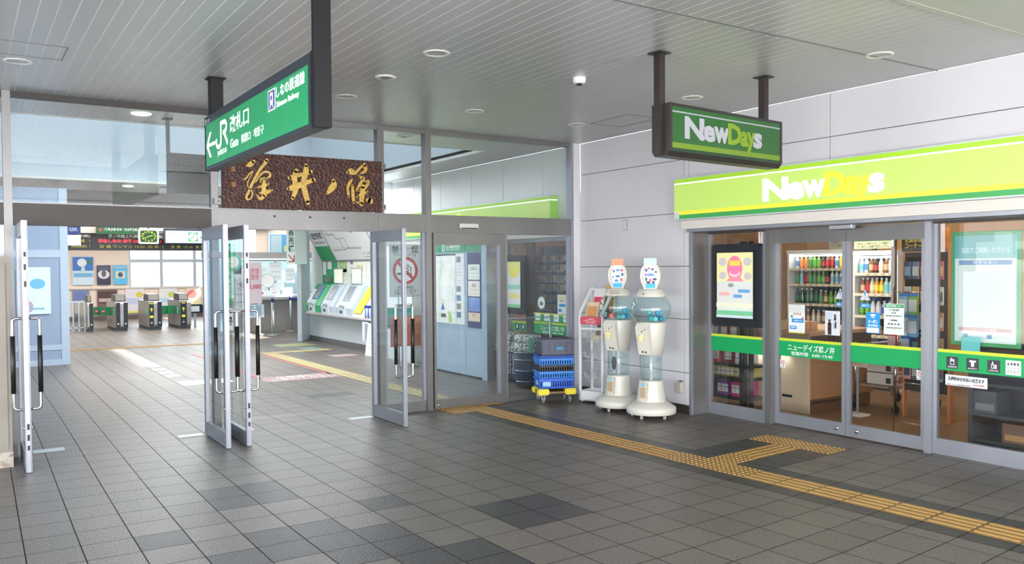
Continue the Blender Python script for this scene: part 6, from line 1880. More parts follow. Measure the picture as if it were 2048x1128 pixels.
gate(-0.74, -0.60, 21.35, 'ticket gate at the far left with a green flap reaching right', [(0.14, 0.42, 0.9, True)], 'right')
gate(-0.07, 0.24, 21.2, 'second ticket gate from the left with a green flap reaching left', [(0.0, -0.28, 0.9, True)])
gate(0.76, 1.10, 21.1, 'third ticket gate from the left with yellow arrow', [(0.34, 0.62, 0.7, False)], arrow=True)
gate(1.56, 1.86, 21.0, 'ticket gate at the right end with yellow arrow', [(0.0, -0.2, 0.7, False)], 'left', arrow=True)
o = thing('gate_monitor', 'small dark framed white display at the right of the last ticket gate', 'display', at((2.1, 21.6, 0), 'S'))
bm = bmesh.new(); prism(bm, rrect(-0.22, 0.22, 0.40, 0.66, 0.05), -0.05, 0); obj('frame', bm, BLACK, o)
obj('screen', B((-0.17, 0.12, 0.45, 0.61, 0, 0.003)), mat((220, 230, 232), 0.4), o)
obj('post', B((-0.03, 0.03, 0.0, 0.40, -0.05, -0.02)), G1, o)
o = thing('gate_fence', 'pale metal fence with uprights at the left of the ticket gates', 'fence', at((-1.5, 21.6, 0), 'U'))
obj('rails', B((0, 0.72, 0, 0.03, 0.80, 0.84), (0, 0.72, 0, 0.03, 0.10, 0.13)), G1, o)
for k in range(6):
    obj('upright', B((0.14 * k, 0.14 * k + 0.03, 0.0, 0.03, 0.0, 0.8)), G1, o)

# ------------------------------------------------------------------ departure board, clock and signs over the gates
o = thing('departure_board', 'long dark departure board with red and amber train times over the gates', 'departure board', at((0.65, 21.3, 2.45), 'S'))
obj('housing', B((-1.9, 1.9, -0.235, 0.24, -0.25, 0)), mat((62, 58, 56), 0.45), o)
for x in (-1.24, 0.62):
    obj('divider', B((x - 0.015, x + 0.015, -0.235, 0.24, 0, 0.006)), mat((36, 34, 34), 0.4), o)
for a, b in ((-1.88, -1.26), (-1.20, 0.6), (0.64, 1.88)):
    p = obj('display_window', B((a, b, -0.20, 0.08, 0, 0.003)), mat((34, 34, 44), 0.25), o)
REDL = mat((255, 48, 58), 0.4, emit=1.6)
AMB = mat((150, 144, 50), 0.4, emit=0.12)
GWH = mat((206, 204, 198), 0.4, emit=0.15)
def dtext(s, x0, x1, z, h, m__, bold=0.02):
    text(s, x1 - x0, h, (x0 + x1) / 2, z, 0.003, m__, o, bold=bold)
dtext('篠ノ井線上り(松本・塩尻方面)', -0.85, 0.55, 0.15, 0.10, GWH)
dtext('特急しなの 長野 15:09  名古屋 1', -1.1, 0.5, 0.02, 0.10, REDL, 0.03)
dtext('普 通 ワンマン 15:20  松 本  1', -1.08, 0.55, -0.13, 0.09, AMB)
dtext('方面)', -1.6, -1.3, 0.15, 0.08, GWH)
dtext('快速  1', -1.7, -1.3, 0.02, 0.08, AMB)
dtext('NAGANO  1', -1.75, -1.3, -0.13, 0.07, AMB)
dtext('普 通   15:09   長 野  2', 0.7, 1.8, 0.02, 0.09, REDL, 0.03)
dtext('普 通  15:18  長 野  3', 0.75, 1.8, -0.13, 0.09, AMB)
for x in (-1.5, 0.0, 1.6):
    obj('hanger', B((x - 0.02, x + 0.02, 0.24, H + 0.029 - 2.450, -0.15, -0.11)), mat((60, 60, 62), 0.5), o)
o = thing('platform_sign', 'dark green hanging platform sign with pale lettering above the departure board', 'sign', at((-0.03, 21.0, 2.76), 'S'))
obj('housing', B((-0.50, 0.56, -0.115, 0.12, -0.1, 0)), mat((26, 84, 50), 0.4), o)
text('1番線 JR線 松本・名古屋方面', 0.82, 0.09, 0.10, 0.01, 0, mat((206, 220, 212), 0.4), o, bold=0.01)
bm = bmesh.new(); prism(bm, [(-0.46, 0.0), (-0.38, 0.06), (-0.38, -0.06)], 0, 0.003); obj('arrow', bm, mat((200, 70, 66), 0.4), o)
obj('hanger', B((-0.02, 0.02, 0.12, H + 0.029 - 2.760, -0.06, -0.03)), mat((60, 60, 62), 0.5), o)
o = thing('hanging_clock', 'rounded square green faced clock hanging before the departure board', 'clock', at((0.755, 20.9, 2.60), 'S'))
bm = bmesh.new(); prism(bm, rrect(-0.26, 0.26, -0.21, 0.20, 0.03), -0.08, 0); obj('case', bm, mat((222, 224, 206), 0.45), o)
bm = bmesh.new(); prism(bm, rrect(-0.215, 0.215, -0.165, 0.155, 0.05), 0, 0.004); fcx = obj('dial', bm, mat((16, 66, 34), 0.35), o)
YG = mat((214, 240, 40), 0.4, emit=0.5)
for k in range(1, 13):
    a = PI / 2 - k * PI / 6
    text(str(k), 0.036 if k < 10 else 0.05, 0.042, 0.165 * math.cos(a), -0.005 + 0.125 * math.sin(a), 0.004, YG, fcx, 'numeral', bold=0.02)
bm = bmesh.new(); ribbon(bm, [(0.0, -0.005), (0.10, 0.02)], 0.016, 0.005, 0.008); obj('hour_hand', bm, YG, o)
bm = bmesh.new(); ribbon(bm, [(0.0, -0.005), (-0.14, -0.07)], 0.011, 0.008, 0.010); obj('minute_hand', bm, YG, o)
obj('hanger', B((-0.02, 0.02, 0.20, H + 0.029 - 2.600, -0.06, -0.03)), mat((60, 60, 62), 0.5), o)
o = thing('ticket_office_sign', 'white hanging ticket office sign with green round pictogram and arrow', 'sign', at((1.75, 20.8, 2.60), 'S'))
obj('housing', RB(-0.62, 0.62, -0.20, 0.22, -0.1, 0, 0.004), mat((38, 46, 66), 0.4), o)
f_ = obj('face', B((-0.58, 0.60, -0.18, 0.155, 0, 0.003)), mat((226, 232, 232), 0.4, emit=0.15), o)
text('みどりの窓口', 0.50, 0.10, -0.28, 0.075, 0.003, mat((60, 66, 64), 0.5), f_)
text('Ticket Office', 0.30, 0.045, -0.2, -0.03, 0.003, mat((110, 116, 112), 0.5), f_)
text('售票处 매표소', 0.28, 0.04, -0.2, -0.11, 0.003, mat((110, 116, 112), 0.5), f_)
obj('pictogram_field', B((0.02, 0.28, -0.14, 0.12, 0.003, 0.004)), mat((50, 150, 96), 0.4), f_)
bm = bmesh.new(); prism(bm, ellipse(0.15, -0.01, 0.115, 0.115, 28), 0.004, 0.005); obj('disc', bm, WHITE, f_)
bm = bmesh.new(); prism(bm, ellipse(0.175, 0.06, 0.02, 0.02, 14), 0.005, 0.006); ribbon(bm, [(0.17, 0.03), (0.15, -0.03), (0.09, -0.045), (0.07, -0.08)], 0.022, 0.005, 0.006); obj('seated_figure', bm, mat((40, 130, 90), 0.4), f_)
bm = bmesh.new(); ribbon(bm, [(0.34, -0.02), (0.55, -0.02)], 0.028, 0.003, 0.005); ribbon(bm, [(0.47, 0.08), (0.56, -0.02), (0.47, -0.12)], 0.028, 0.003, 0.005); obj('arrow', bm, mat((60, 66, 74), 0.4), f_)
obj('hanger', B((-0.3, -0.26, 0.22, H + 0.029 - 2.600, -0.06, -0.03), (0.3, 0.34, 0.22, H + 0.029 - 2.600, -0.06, -0.03)), mat((60, 60, 62), 0.5), o)
for (x, z, w, h, col, lb) in ((-0.82, 2.79, 0.30, 0.12, (206, 196, 186), 'cream ceiling box at the left of the green platform sign'), (1.1, 2.86, 0.5, 0.1, (232, 226, 216), 'cream ceiling box behind the clock')):
    o = thing('ceiling_unit', lb, 'ceiling unit', at((x, 21.2, z), 'S'))
    obj('box', RB(-w, w, -h, h, -0.3, 0, 0.01), mat(col, 0.5), o)
    obj('hanger', B((-0.02, 0.02, h, H + 0.028 - z, -0.16, -0.12)), mat((60, 60, 62), 0.5), o)
o = thing('platform_sign', 'dark blue hanging sign at the left end beside the hoarding', 'sign', at((-1.12, 20.6, 2.74), 'S'))
obj('housing', B((-0.25, 0.17, -0.13, 0.14, -0.1, 0)), mat((28, 50, 110), 0.4), o)
text('北改札', 0.2, 0.1, 0.0, 0.0, 0, mat((200, 210, 230), 0.5), o)
obj('hanger', B((-0.02, 0.02, 0.14, H + 0.029 - 2.740, -0.06, -0.03)), mat((60, 60, 62), 0.5), o)
o = thing('hanging_notice', 'pale blank square notice hanging under the blue sign', 'notice', at((-1.13, 20.5, 2.46), 'S'))
obj('sheet', B((-0.2, 0.17, -0.14, 0.13, -0.02, 0)), mat((214, 222, 214), 0.5), o)
obj('cord', B((-0.1, -0.095, 0.13, 0.85, -0.012, -0.008), (0.08, 0.085, 0.13, 0.85, -0.012, -0.008)), DARK, o)

# ------------------------------------------------------------------ far wall with windows
CRM = mat((238, 218, 200), 0.55)
struct(obj('wall_back', B((-5.3, 1.26, 27.5, 27.6, 0, H), (1.26, 9.0, 27.5, 27.6, 0, 1.055), (1.26, 9.0, 27.5, 27.6, 2.75, H)), CRM))
struct(obj('trim_50', B((-5.3, 9.0, 27.44, 27.5, 1.03, 1.075)), mat((206, 196, 186), 0.5)))
struct(obj('trim_51', B((-5.3, 9.0, 27.42, 27.5, 0.0, 0.13)), mat((96, 84, 78), 0.5)))
for k, (a, b) in enumerate(((1.26, 2.30), (2.30, 3.42), (3.42, 4.6), (4.6, 9.0))):
    o = sthing('window_%d' % (50 + k), at((a, 27.5, 0), 'U'))
    w = b - a
    obj('frame', B((0, 0.05, 0, 0.06, 1.06, 2.75), (w - 0.05, w, 0, 0.06, 1.06, 2.75), (0.05, w - 0.05, 0, 0.06, 1.93, 2.04), (0.05, w - 0.05, 0, 0.06, 1.06, 1.09)), mat((176, 182, 190), 0.4, 0.3), o)
    obj('pane', B((0.05, w - 0.05, 0.02, 0.028, 1.09, 2.75)), GLASS, o)
def far_poster(x, z, w, h, col, lb, pats):
    o = thing('wall_poster', lb, 'poster', at((x, 27.43, z), 'S'))
    obj('sheet', B((-w / 2, w / 2, -h / 2, h / 2, -0.02, 0)), mat(col, 0.5), o)
    for k, q in enumerate(pats):
        obj('picture', flat([(q[0], 0)], 0.004 * k, 0.004), mat(q[1], 0.5), o)
far_poster(-0.17, 1.66, 0.64, 0.95, (206, 222, 234), 'large poster with blue sky and white cloud on the cream wall', [(rc(-0.31, 0.31, 0.0, 0.46), (70, 120, 190)), (ellipse(-0.03, 0.27, 0.14, 0.14, 20), (226, 232, 240)), (ellipse(0.2, 0.3, 0.09, 0.08, 20), (70, 130, 110)), (ellipse(0.0, 0.0, 0.06, 0.17, 20), (200, 214, 220)), (rc(-0.28, 0.28, -0.2, -0.08), (120, 176, 214))])
far_poster(0.455, 1.51, 0.42, 0.66, (58, 60, 84), 'dark poster with a white oval in the middle of the three on the cream wall', [(ellipse(0, 0.02, 0.18, 0.15, 24), (214, 216, 226)), (ellipse(0, 0.05, 0.07, 0.12, 20), (110, 96, 96)), (rc(-0.19, 0.19, 0.16, 0.3), (90, 96, 116))])
far_poster(0.97, 1.515, 0.44, 0.66, (96, 186, 226), 'light blue poster with a cream square beside the window', [(rc(-0.14, 0.14, -0.12, 0.12), (232, 218, 176)), (ellipse(0, 0, 0.08, 0.09, 20), (70, 96, 140)), (rc(-0.2, 0.2, 0.22, 0.3), (150, 190, 220))])
lows = [(-0.25, 0.5, (120, 132, 170), 'low blue grey poster behind the fence', [(rc(-0.2, 0.2, 0.12, 0.34), (110, 124, 176)), (rc(-0.2, 0.2, -0.36, 0.0), (190, 170, 160))]),
        (0.55, 0.62, (120, 90, 84), 'low brown and green poster between the first two gates', [(rc(-0.28, 0.28, -0.05, 0.35), (78, 60, 56)), (ellipse(0.1, -0.2, 0.18, 0.14, 20), (70, 116, 80)), (rc(-0.26, 0.26, 0.0, 0.12), (196, 170, 160))]),
        (1.42, 0.6, (222, 218, 222), 'low pale poster with yellow spot between the middle gates', [(ellipse(0.14, 0.22, 0.12, 0.1, 20), (216, 196, 90)), (rc(-0.28, 0.28, -0.08, 0.1), (190, 196, 226)), (rc(-0.28, 0.28, -0.4, -0.34), (226, 216, 80))]),
        (2.5, 0.6, (222, 222, 216), 'low pale poster with green yellow spot right of the third gate', [(ellipse(0.12, 0.2, 0.14, 0.1, 20), (196, 196, 110)), (rc(-0.28, 0.28, -0.06, 0.08), (176, 206, 226)), (rc(-0.28, 0.28, -0.4, -0.35), (226, 216, 80))]),
        (3.35, 0.5, (234, 206, 190), 'low pink and yellow poster behind the small display', [(ellipse(-0.05, 0.2, 0.16, 0.14, 20), (226, 130, 120)), (rc(-0.24, 0.24, -0.3, 0.0), (236, 226, 170))])]
for x, w, col, lb, pats in lows:
    far_poster(x, 0.6, w, 0.84, col, lb, pats)

# ------------------------------------------------------------------ shop interior
struct(obj('floor', B((3.66, 8.4, -5.0, 9.3, -0.03, 0.001)), noise_mat((128, 96, 66), (146, 112, 78), 2.5, 0.4, key='shop_floor')))
struct(obj('ceiling', B((3.3, 8.4, -5.0, 9.3, 2.62, 2.68)), mat((206, 200, 190), 0.7)))
WOODW = noise_mat((214, 164, 102), (226, 178, 116), 3.0, 0.55, key='wood_wall')
struct(obj('wall_shop_back', B((8.3, 8.39, -5.0, 9.3, 0, 2.62)), WOODW))
struct(obj('wall_shop_side', B((3.33, 8.4, 9.3, 9.38, 0, 2.62), (3.7, 8.4, -5.1, -5.0, 0, 2.62)), WOODW))
struct(obj('wall_shop_front', B((3.26, 3.32, 6.6, 9.4, 0, 2.07), (3.34, 3.6, 2.9, 4.96, 0, 2.62)), mat((200, 190, 176), 0.6)))
for (x, y) in ((4.6, 1.0), (6.0, 3.2), (5.6, -1.2), (5.0, 5.2)):
    o = thing('ceiling_light', 'white fluorescent ceiling light of the shop', 'ceiling light', at((x, y, 2.61), 'U'), 'shop ceiling lights')
    obj('housing', B((-0.6, 0.6, -0.12, 0.12, -0.05, 0.0)), WHITE, o)
    obj('diffuser', B((-0.58, 0.58, -0.10, 0.10, -0.056, -0.05)), mat((255, 246, 230), 0.4, emit=16.0), o)

def bottle_proto(kind, M_, lb, grp, cat='bottle'):
    """kinds: (cap, liquid, label)"""
    cap, liq, lab, h, r = kind
    t = thing('drink_bottle', lb, cat, M_, grp)
    bm = bmesh.new()
    lathe(bm, [(0, 0), (r * 0.9, 0.0), (r, 0.01), (r, h * 0.58), (r * 0.95, h * 0.66), (r * 0.42, h * 0.86), (r * 0.4, h * 0.9), (0, h * 0.9)], seg=12)
    obj('body', bm, mat(liq, 0.15), t)
    bm = bmesh.new(); lathe(bm, [(r * 1.02, h * 0.18), (r * 1.02, h * 0.56)], seg=12); obj('label', bm, mat(lab, 0.45), t)
    bm = bmesh.new(); lathe(bm, [(0, h), (r * 0.46, h), (r * 0.46, h * 0.89), (0, h * 0.89)], seg=12); obj('cap', bm, mat(cap, 0.4), t)
    return t
WHC, GRC = (236, 236, 236), (140, 200, 60)
KINDS = {
 'greentea': (WHC, (96, 130, 60), (80, 150, 90), 0.22, 0.032), 'limecap': (GRC, (90, 140, 50), (110, 180, 60), 0.20, 0.033), 'water': (WHC, (196, 214, 220), (90, 140, 200), 0.22, 0.032),
 'clearlime': ((150, 214, 60), (190, 206, 206), (120, 170, 190), 0.22, 0.032), 'cola': ((30, 30, 34), (50, 30, 26), (190, 44, 50), 0.19, 0.031), 'browntea': (WHC, (122, 74, 40), (206, 176, 130), 0.21, 0.032),
 'redtea': (WHC, (130, 60, 36), (196, 50, 50), 0.21, 0.032), 'milk': (WHC, (206, 190, 166), (230, 224, 206), 0.21, 0.032), 'yellow': (WHC, (206, 160, 40), (240, 214, 50), 0.21, 0.032), 'orange': (WHC, (214, 120, 60), (236, 150, 80), 0.20, 0.032),
 'bluecap': ((50, 70, 180), (196, 200, 210), (220, 220, 226), 0.22, 0.034), 'bluelabel': (WHC, (150, 160, 190), (50, 70, 160), 0.20, 0.033), 'dkgreen': (WHC, (44, 76, 54), (60, 110, 80), 0.24, 0.034), 'deepgreen': ((40, 50, 44), (40, 66, 46), (50, 96, 66), 0.24, 0.034),
 'aqua': (WHC, (170, 206, 210), (120, 196, 206), 0.21, 0.032), 'can': ((170, 170, 170), (110, 84, 60), (150, 110, 70), 0.12, 0.03), 'coffeecan': ((120, 120, 124), (80, 70, 62), (60, 50, 46), 0.12, 0.03)}
DESC = {'greentea': 'green tea bottle with white cap', 'limecap': 'bright green tea bottle with lime cap', 'water': 'clear water bottle with blue label', 'clearlime': 'clear bottle with lime green cap', 'cola': 'dark cola bottle with red label', 'browntea': 'brown tea bottle with beige label',
 'redtea': 'tea bottle with red label', 'milk': 'cream coloured milk tea bottle', 'yellow': 'bottle with bright yellow label', 'orange': 'orange juice bottle', 'bluecap': 'pale bottle with dark blue cap', 'bluelabel': 'bottle with dark blue label', 'dkgreen': 'tall dark green tea bottle', 'deepgreen': 'tall dark green bottle with black cap',
 'aqua': 'bottle with light blue label', 'can': 'brown drink can', 'coffeecan': 'dark coffee can'}
def row(x, y0, y1, z, seq, where, tmp={}):
    """bottles side by side along Y, seen from -X; seq goes left (far Y) to right"""
    n = len(seq)
    for k, kn in enumerate(seq):
        y = y1 + (y0 - y1) * (k + 0.5) / n
        M_ = at((x, y, z), 'U')
        lb = '%s %s' % (DESC[kn], where.replace(' of the ', ' of ').replace('in the back row of top shelf of', 'at the back of top shelf of'))
        if (kn, where) in tmp:
            dup(tmp[(kn, where)], M_)
        elif kn in tmp:
            tmp[(kn, where)] = dup(tmp[kn], M_, lb, DESC[kn] + ' ' + where)
        else:
            tmp[kn] = tmp[(kn, where)] = bottle_proto(KINDS[kn], M_, lb, DESC[kn] + ' ' + where)
def cooler(x, y0, y1, shelves, ztop, lb, depth=0.6):
    o = thing('drinks_cooler', lb, 'drinks cooler', at((x, (y0 + y1) / 2, 0), 'U'))
    h = (y1 - y0) / 2
    CW = mat((222, 222, 220), 0.4)
    obj('back', B((depth - 0.04, depth, -h, h, 0, ztop + 0.14)), mat((40, 44, 48), 0.5), o)
    obj('side_panel', B((0, depth - 0.04, -h - 0.03, -h, 0, ztop + 0.14)), CW, o)
    obj('side_panel', B((0, depth - 0.04, h, h + 0.03, 0, ztop + 0.14)), CW, o)
    obj('top', B((-0.02, depth, -h - 0.03, h + 0.03, ztop + 0.14, ztop + 0.2)), mat((236, 236, 234), 0.4), o)
    obj('light_tube', B((0.02, 0.06, -h + 0.03, h - 0.03, ztop + 0.10, ztop + 0.125)), mat((255, 255, 250), 0.4, emit=9.0), o)
    for z in shelves:
        s = obj('shelf', B((0.01, depth - 0.04, -h + 0.001, h - 0.001, z - 0.02, z)), CW, o)
        obj('price_rail', B((-0.004, 0.01, -h + 0.001, h - 0.001, z - 0.035, z + 0.003)), mat((226, 220, 196), 0.4), s)
        tg = B(*[(-0.006, -0.004, -h + 0.04 + 0.11 * k, -h + 0.10 + 0.11 * k, z - 0.03, z - 0.004) for k in range(int((2 * h - 0.06) / 0.11))])
        obj('price_tag', tg, mat((196, 170, 130), 0.5), s)
    obj('plinth', B((0.02, depth - 0.04, -h, h, 0.0, 0.2)), mat((60, 60, 62), 0.5), o)
    return o
cooler(7.60, 3.85, 5.00, [0.45, 0.757, 1.065, 1.375, 1.62], 1.71, 'tall lit drinks cooler seen through the left shop door')
row(7.70, 3.9, 4.95, 1.621, ['water', 'orange', 'orange', 'greentea', 'limecap', 'limecap', 'cola', 'redtea', 'redtea', 'water', 'yellow', 'milk', 'browntea'], 'on the top shelf of the left cooler')
row(7.70, 3.9, 4.95, 1.376, ['greentea', 'aqua', 'redtea', 'greentea', 'greentea', 'limecap', 'limecap', 'cola', 'clearlime', 'clearlime', 'water', 'bluelabel', 'bluelabel'], 'on the second shelf of the left cooler')
row(7.70, 3.9, 4.95, 1.066, ['deepgreen', 'dkgreen', 'dkgreen', 'dkgreen', 'deepgreen', 'greentea', 'browntea', 'limecap', 'limecap', 'dkgreen', 'greentea', 'orange'], 'on the third shelf of the left cooler')
row(7.70, 3.9, 4.75, 0.758, ['browntea', 'milk', 'milk', 'browntea', 'cola', 'can', 'can', 'greentea', 'greentea'], 'on the fourth shelf of the left cooler')
row(7.70, 3.9, 4.75, 0.451, ['can', 'coffeecan', 'can', 'coffeecan', 'cola', 'can'], 'on the lowest shelf of the left cooler')
row(7.84, 3.95, 4.9, 1.621, ['cola', 'water', 'cola', 'browntea', 'water', 'cola', 'greentea', 'cola', 'water'], 'in the back row of the top shelf of the left cooler')
cooler(6.60, 2.52, 3.12, [0.30, 0.73, 0.99, 1.285, 1.56], 1.66, 'lit drinks cooler seen through the right shop door')
row(6.68, 2.53, 3.10, 1.561, ['aqua', 'water', 'browntea', 'cola', 'milk', 'browntea', 'bluecap', 'bluelabel'], 'on the top shelf of the right cooler')
row(6.68, 2.53, 3.08, 1.286, ['browntea', 'redtea', 'milk', 'yellow', 'yellow', 'aqua', 'aqua', 'redtea'], 'on the second shelf of the right cooler')
row(6.68, 2.53, 3.10, 0.991, ['limecap', 'limecap', 'bluecap', 'bluecap', 'bluelabel', 'bluecap', 'bluecap'], 'on the third shelf of the right cooler')
row(6.68, 2.53, 3.10, 0.731, ['coffeecan', 'can', 'can', 'coffeecan', 'can', 'can', 'coffeecan', 'can'], 'on the lower shelf of the right cooler')
row(6.80, 2.55, 3.08, 1.561, ['cola', 'browntea', 'cola', 'water', 'cola', 'cola'], 'in the back row of the top shelf of the right cooler')
o = thing('liquor_sign', 'green and white liquor corner sign above the right cooler', 'sign', at((6.57, 2.84, 1.985), 'W'))
obj('upper_panel', B((-0.27, 0.27, 0.0, 0.075, -0.02, 0)), mat((40, 140, 60), 0.45), o)
obj('lower_panel', B((-0.27, 0.27, -0.1, 0.0, -0.02, 0)), mat((226, 226, 186), 0.5), o)
obj('stand', B((-0.02, 0.02, -0.125, 0.0, -0.08, -0.02)), DARK, o)
text('お酒コーナー', 0.30, 0.045, -0.02, 0.038, 0, WHITE, o, bold=0.02)
text('20歳以上の年齢であることを確認で\nきない場合には酒類を販売しません。', 0.5, 0.08, 0.0, -0.05, 0, mat((70, 90, 50), 0.5), o)
o = thing('steel_column', 'slim steel upright between the cooler and the hanging goods', 'post', at((6.3, 2.35, 0), 'U'))
obj('post', B((0, 0.05, 0, 0.05, 0, 2.1)), STEEL, o)
obj('bracket', B((-0.01, 0.0, 0.01, 0.04, 1.9, 2.0)), WHITE, o)
# hanging goods rack
o = thing('goods_rack', 'dark pegboard rack of hanging packets with orange frame in the shop', 'display rack', at((5.05, 0.96, 0), 'W'))
obj('back_panel', B((-0.48, 0.0, 0.3, 1.80, -0.04, 0)), mat((54, 44, 44), 0.6), o)
obj('frame', B((-0.50, -0.48, 0.0, 1.84, -0.05, 0.01), (0.0, 0.03, 0.0, 1.84, -0.05, 0.01), (-0.48, 0.0, 1.80, 1.84, -0.05, 0.01)), mat((196, 130, 80), 0.5), o)
obj('header', B((-0.45, 0.0, 1.84, 2.06, -0.05, -0.02)), mat((230, 150, 66), 0.5), o)
rng = random.Random(5)
pc = [(176, 76, 88), (214, 206, 198), (124, 154, 176), (196, 168, 106), (92, 110, 128), (140, 62, 74), (206, 152, 152), (184, 188, 188), (196, 132, 92), (66, 78, 106)]
pn = ['red', 'white', 'light blue', 'yellow', 'grey blue', 'dark red', 'pink', 'pale grey', 'orange', 'navy']
lv = ['top', 'second', 'third', 'fourth', 'lowest']
pegs = {}
for r_ in range(5):
    for c_ in range(5):
        k = rng.randrange(10)
        M_ = at((5.0, 0.97 + 0.41 - 0.09 * c_, 1.62 - 0.27 * r_), 'W')
        lb = '%s packet hanging in the %s row of the pegboard rack' % (pn[k], lv[r_])
        if k in pegs:
            dup(pegs[k], M_, lb, '%s packets in the %s row of the rack' % (pn[k], lv[r_]))
        else:
            t = thing('hanging_packet', lb, 'packet', M_, '%s packets in the %s row of the rack' % (pn[k], lv[r_]))
            bm = B((-0.041, 0.041, -0.11, 0.085, -0.008, 0.008)); bmesh.ops.bevel(bm, geom=bm.edges[:], offset=0.006, segments=1, affect='EDGES')
            obj('pouch', bm, mat(pc[k], 0.35), t)
            obj('label', B((-0.032, 0.032, -0.07, 0.03, 0.008, 0.010)), mat(pc[(k + 3) % 10], 0.5), t)
            obj('hook', B((-0.003, 0.003, 0.085, 0.095, -0.04, 0.012)), CHROME, t)
            pegs[k] = t
for (y, z, col, c2, lb) in ((0.93, 1.27, (150, 190, 214), (230, 232, 226), 'blue topped snack bag behind the white notice'), (0.83, 1.27, (140, 186, 90), (236, 236, 226), 'green and white snack bag hanging by the door post'), (0.93, 1.06, (226, 226, 224), (190, 200, 206), 'white snack bag in the lower pair by the notice'), (0.83, 1.06, (110, 160, 206), (230, 232, 236), 'blue snack bag in the lower pair by the door post'), (1.05, 0.9, (206, 60, 66), (236, 190, 190), 'red snack bag under the white notice'), (0.91, 0.88, (60, 110, 176), (206, 214, 226), 'dark blue snack bag lowest by the door post')):
    t = thing('snack_bag', lb, 'snack bag', at((4.2, y, z), 'W'))
    bm = B((-0.052, 0.052, -0.10, 0.10, -0.015, 0.015)); bmesh.ops.bevel(bm, geom=bm.edges[:], offset=0.012, segments=2, affect='EDGES')
    obj('bag', bm, mat(col, 0.3), t)
    obj('label', B((-0.042, 0.042, -0.06, 0.06, 0.015, 0.017)), mat(c2, 0.5), t)
    obj('hanger', B((-0.05, 0.05, 0.09, 0.12, 0.0, 0.004)), mat((60, 130, 190), 0.4), t)
o = thing('wire_stand', 'thin wire stand that carries the snack bags', 'display rack', at((4.24, 0.88, 0), 'W'))
bm = bmesh.new()
for x in (-0.18, 0.12):
    tube(bm, [(x, 0, 0), (x, 1.45, 0)], 0.006, 6)
for z in (1.4, 1.19, 1.0, 0.5, 0.1):
    tube(bm, [(-0.18, z, 0), (0.12, z, 0)], 0.004, 6)
obj('frame', bm, CHROME, o)
o = thing('poster_card', 'dark and yellow cigarette corner card above the rack', 'sign', at((5.0, 1.32, 1.93), 'W'))
obj('card', B((-0.13, 0.13, -0.12, 0.08, -0.01, 0)), mat((70, 60, 56), 0.5), o)
text('全面禁煙\nコーナー', 0.2, 0.13, 0, -0.02, 0, mat((230, 206, 90), 0.5), o)
o = thing('poster_card', 'white paper strip hanging above the rack', 'notice', at((4.98, 1.06, 1.96), 'W'))
obj('card', B((-0.1, 0.1, -0.16, 0.16, -0.005, 0)), mat((232, 214, 214), 0.6), o)
for y, lb in ((4.05, 'pair of photo cards on the wood wall, right one'), (4.4, 'pair of photo cards on the wood wall, left one')):
    o = thing('wall_card', lb, 'notice', at((8.0, y, 2.08), 'W'))
    obj('card', B((-0.15, 0.15, -0.16, 0.14, -0.01, 0)), mat((222, 214, 200), 0.6), o)
    obj('photo', B((-0.14, 0.0, 0.0, 0.12, 0, 0.002), (0.01, 0.14, 0.0, 0.12, 0, 0.002)), mat((120, 96, 84), 0.5), o)
    text('これがおいしい\nコーヒーの新基準', 0.24, 0.08, 0, -0.08, 0, DARK, o)
# counter
o = thing('shop_counter', 'beige and brown shop counter with sloping wooden top edge', 'counter', at((4.34, 2.15, 0), 'U'))
BE = mat((206, 186, 160), 0.5)
BRW = mat((166, 122, 88), 0.5)
obj('long_side', B((0.0, 0.03, 0.0, 1.4, 0.0, 0.88)), BE, o)
obj('end_panel', B((0.03, 1.2, -0.01, 0.02, 0.16, 0.62)), BRW, o)
obj('end_upper', B((0.06, 1.2, 0.02, 0.04, 0.60, 0.88)), mat((90, 64, 48), 0.5), o)
obj('kick', B((0.06, 1.2, 0.03, 0.06, 0.0, 0.16)), mat((110, 78, 56), 0.6), o)
bm = bmesh.new(); prism(bm, [(-0.05, 0.88), (1.2, 0.88), (1.2, 0.92), (-0.05, 0.92)], -0.04, 1.42, 'y'); obj('top', bm, mat((196, 150, 108), 0.4), o)
obj('grille', B(*[(0.08 + 0.035 * k, 0.10 + 0.035 * k, 0.027, 0.03, 0.10, 0.12) for k in range(16)]), BLACK, o)
obj('handle_slot', B((-0.003, 0.0, 0.22, 0.36, 0.16, 0.19)), BLACK, o)
for (x, y, w, d, h, col, lb) in ((4.45, 3.25, 0.2, 0.2, 0.12, (226, 222, 214), 'white carton at the far end of the shop counter'), (4.45, 2.95, 0.22, 0.2, 0.1, (190, 150, 110), 'brown gift box on the shop counter'), (4.5, 2.66, 0.25, 0.2, 0.11, (176, 160, 120), 'khaki gift box on the shop counter'), (4.6, 2.4, 0.26, 0.16, 0.1, (206, 160, 120), 'tan box with red mark on the shop counter')):
    t = thing('gift_box', lb, 'box', at((x, y, 0.921), 'U'))
    obj('carton', RB(-w / 2, w / 2, -d / 2, d / 2, 0, h, 0.004), mat(col, 0.5), t)
    obj('label', B((-w / 2 - 0.002, -w / 2, -d * 0.3, d * 0.3, h * 0.2, h * 0.8)), mat((170, 60, 50) if h == 0.1 else (120, 120, 90), 0.5), t)
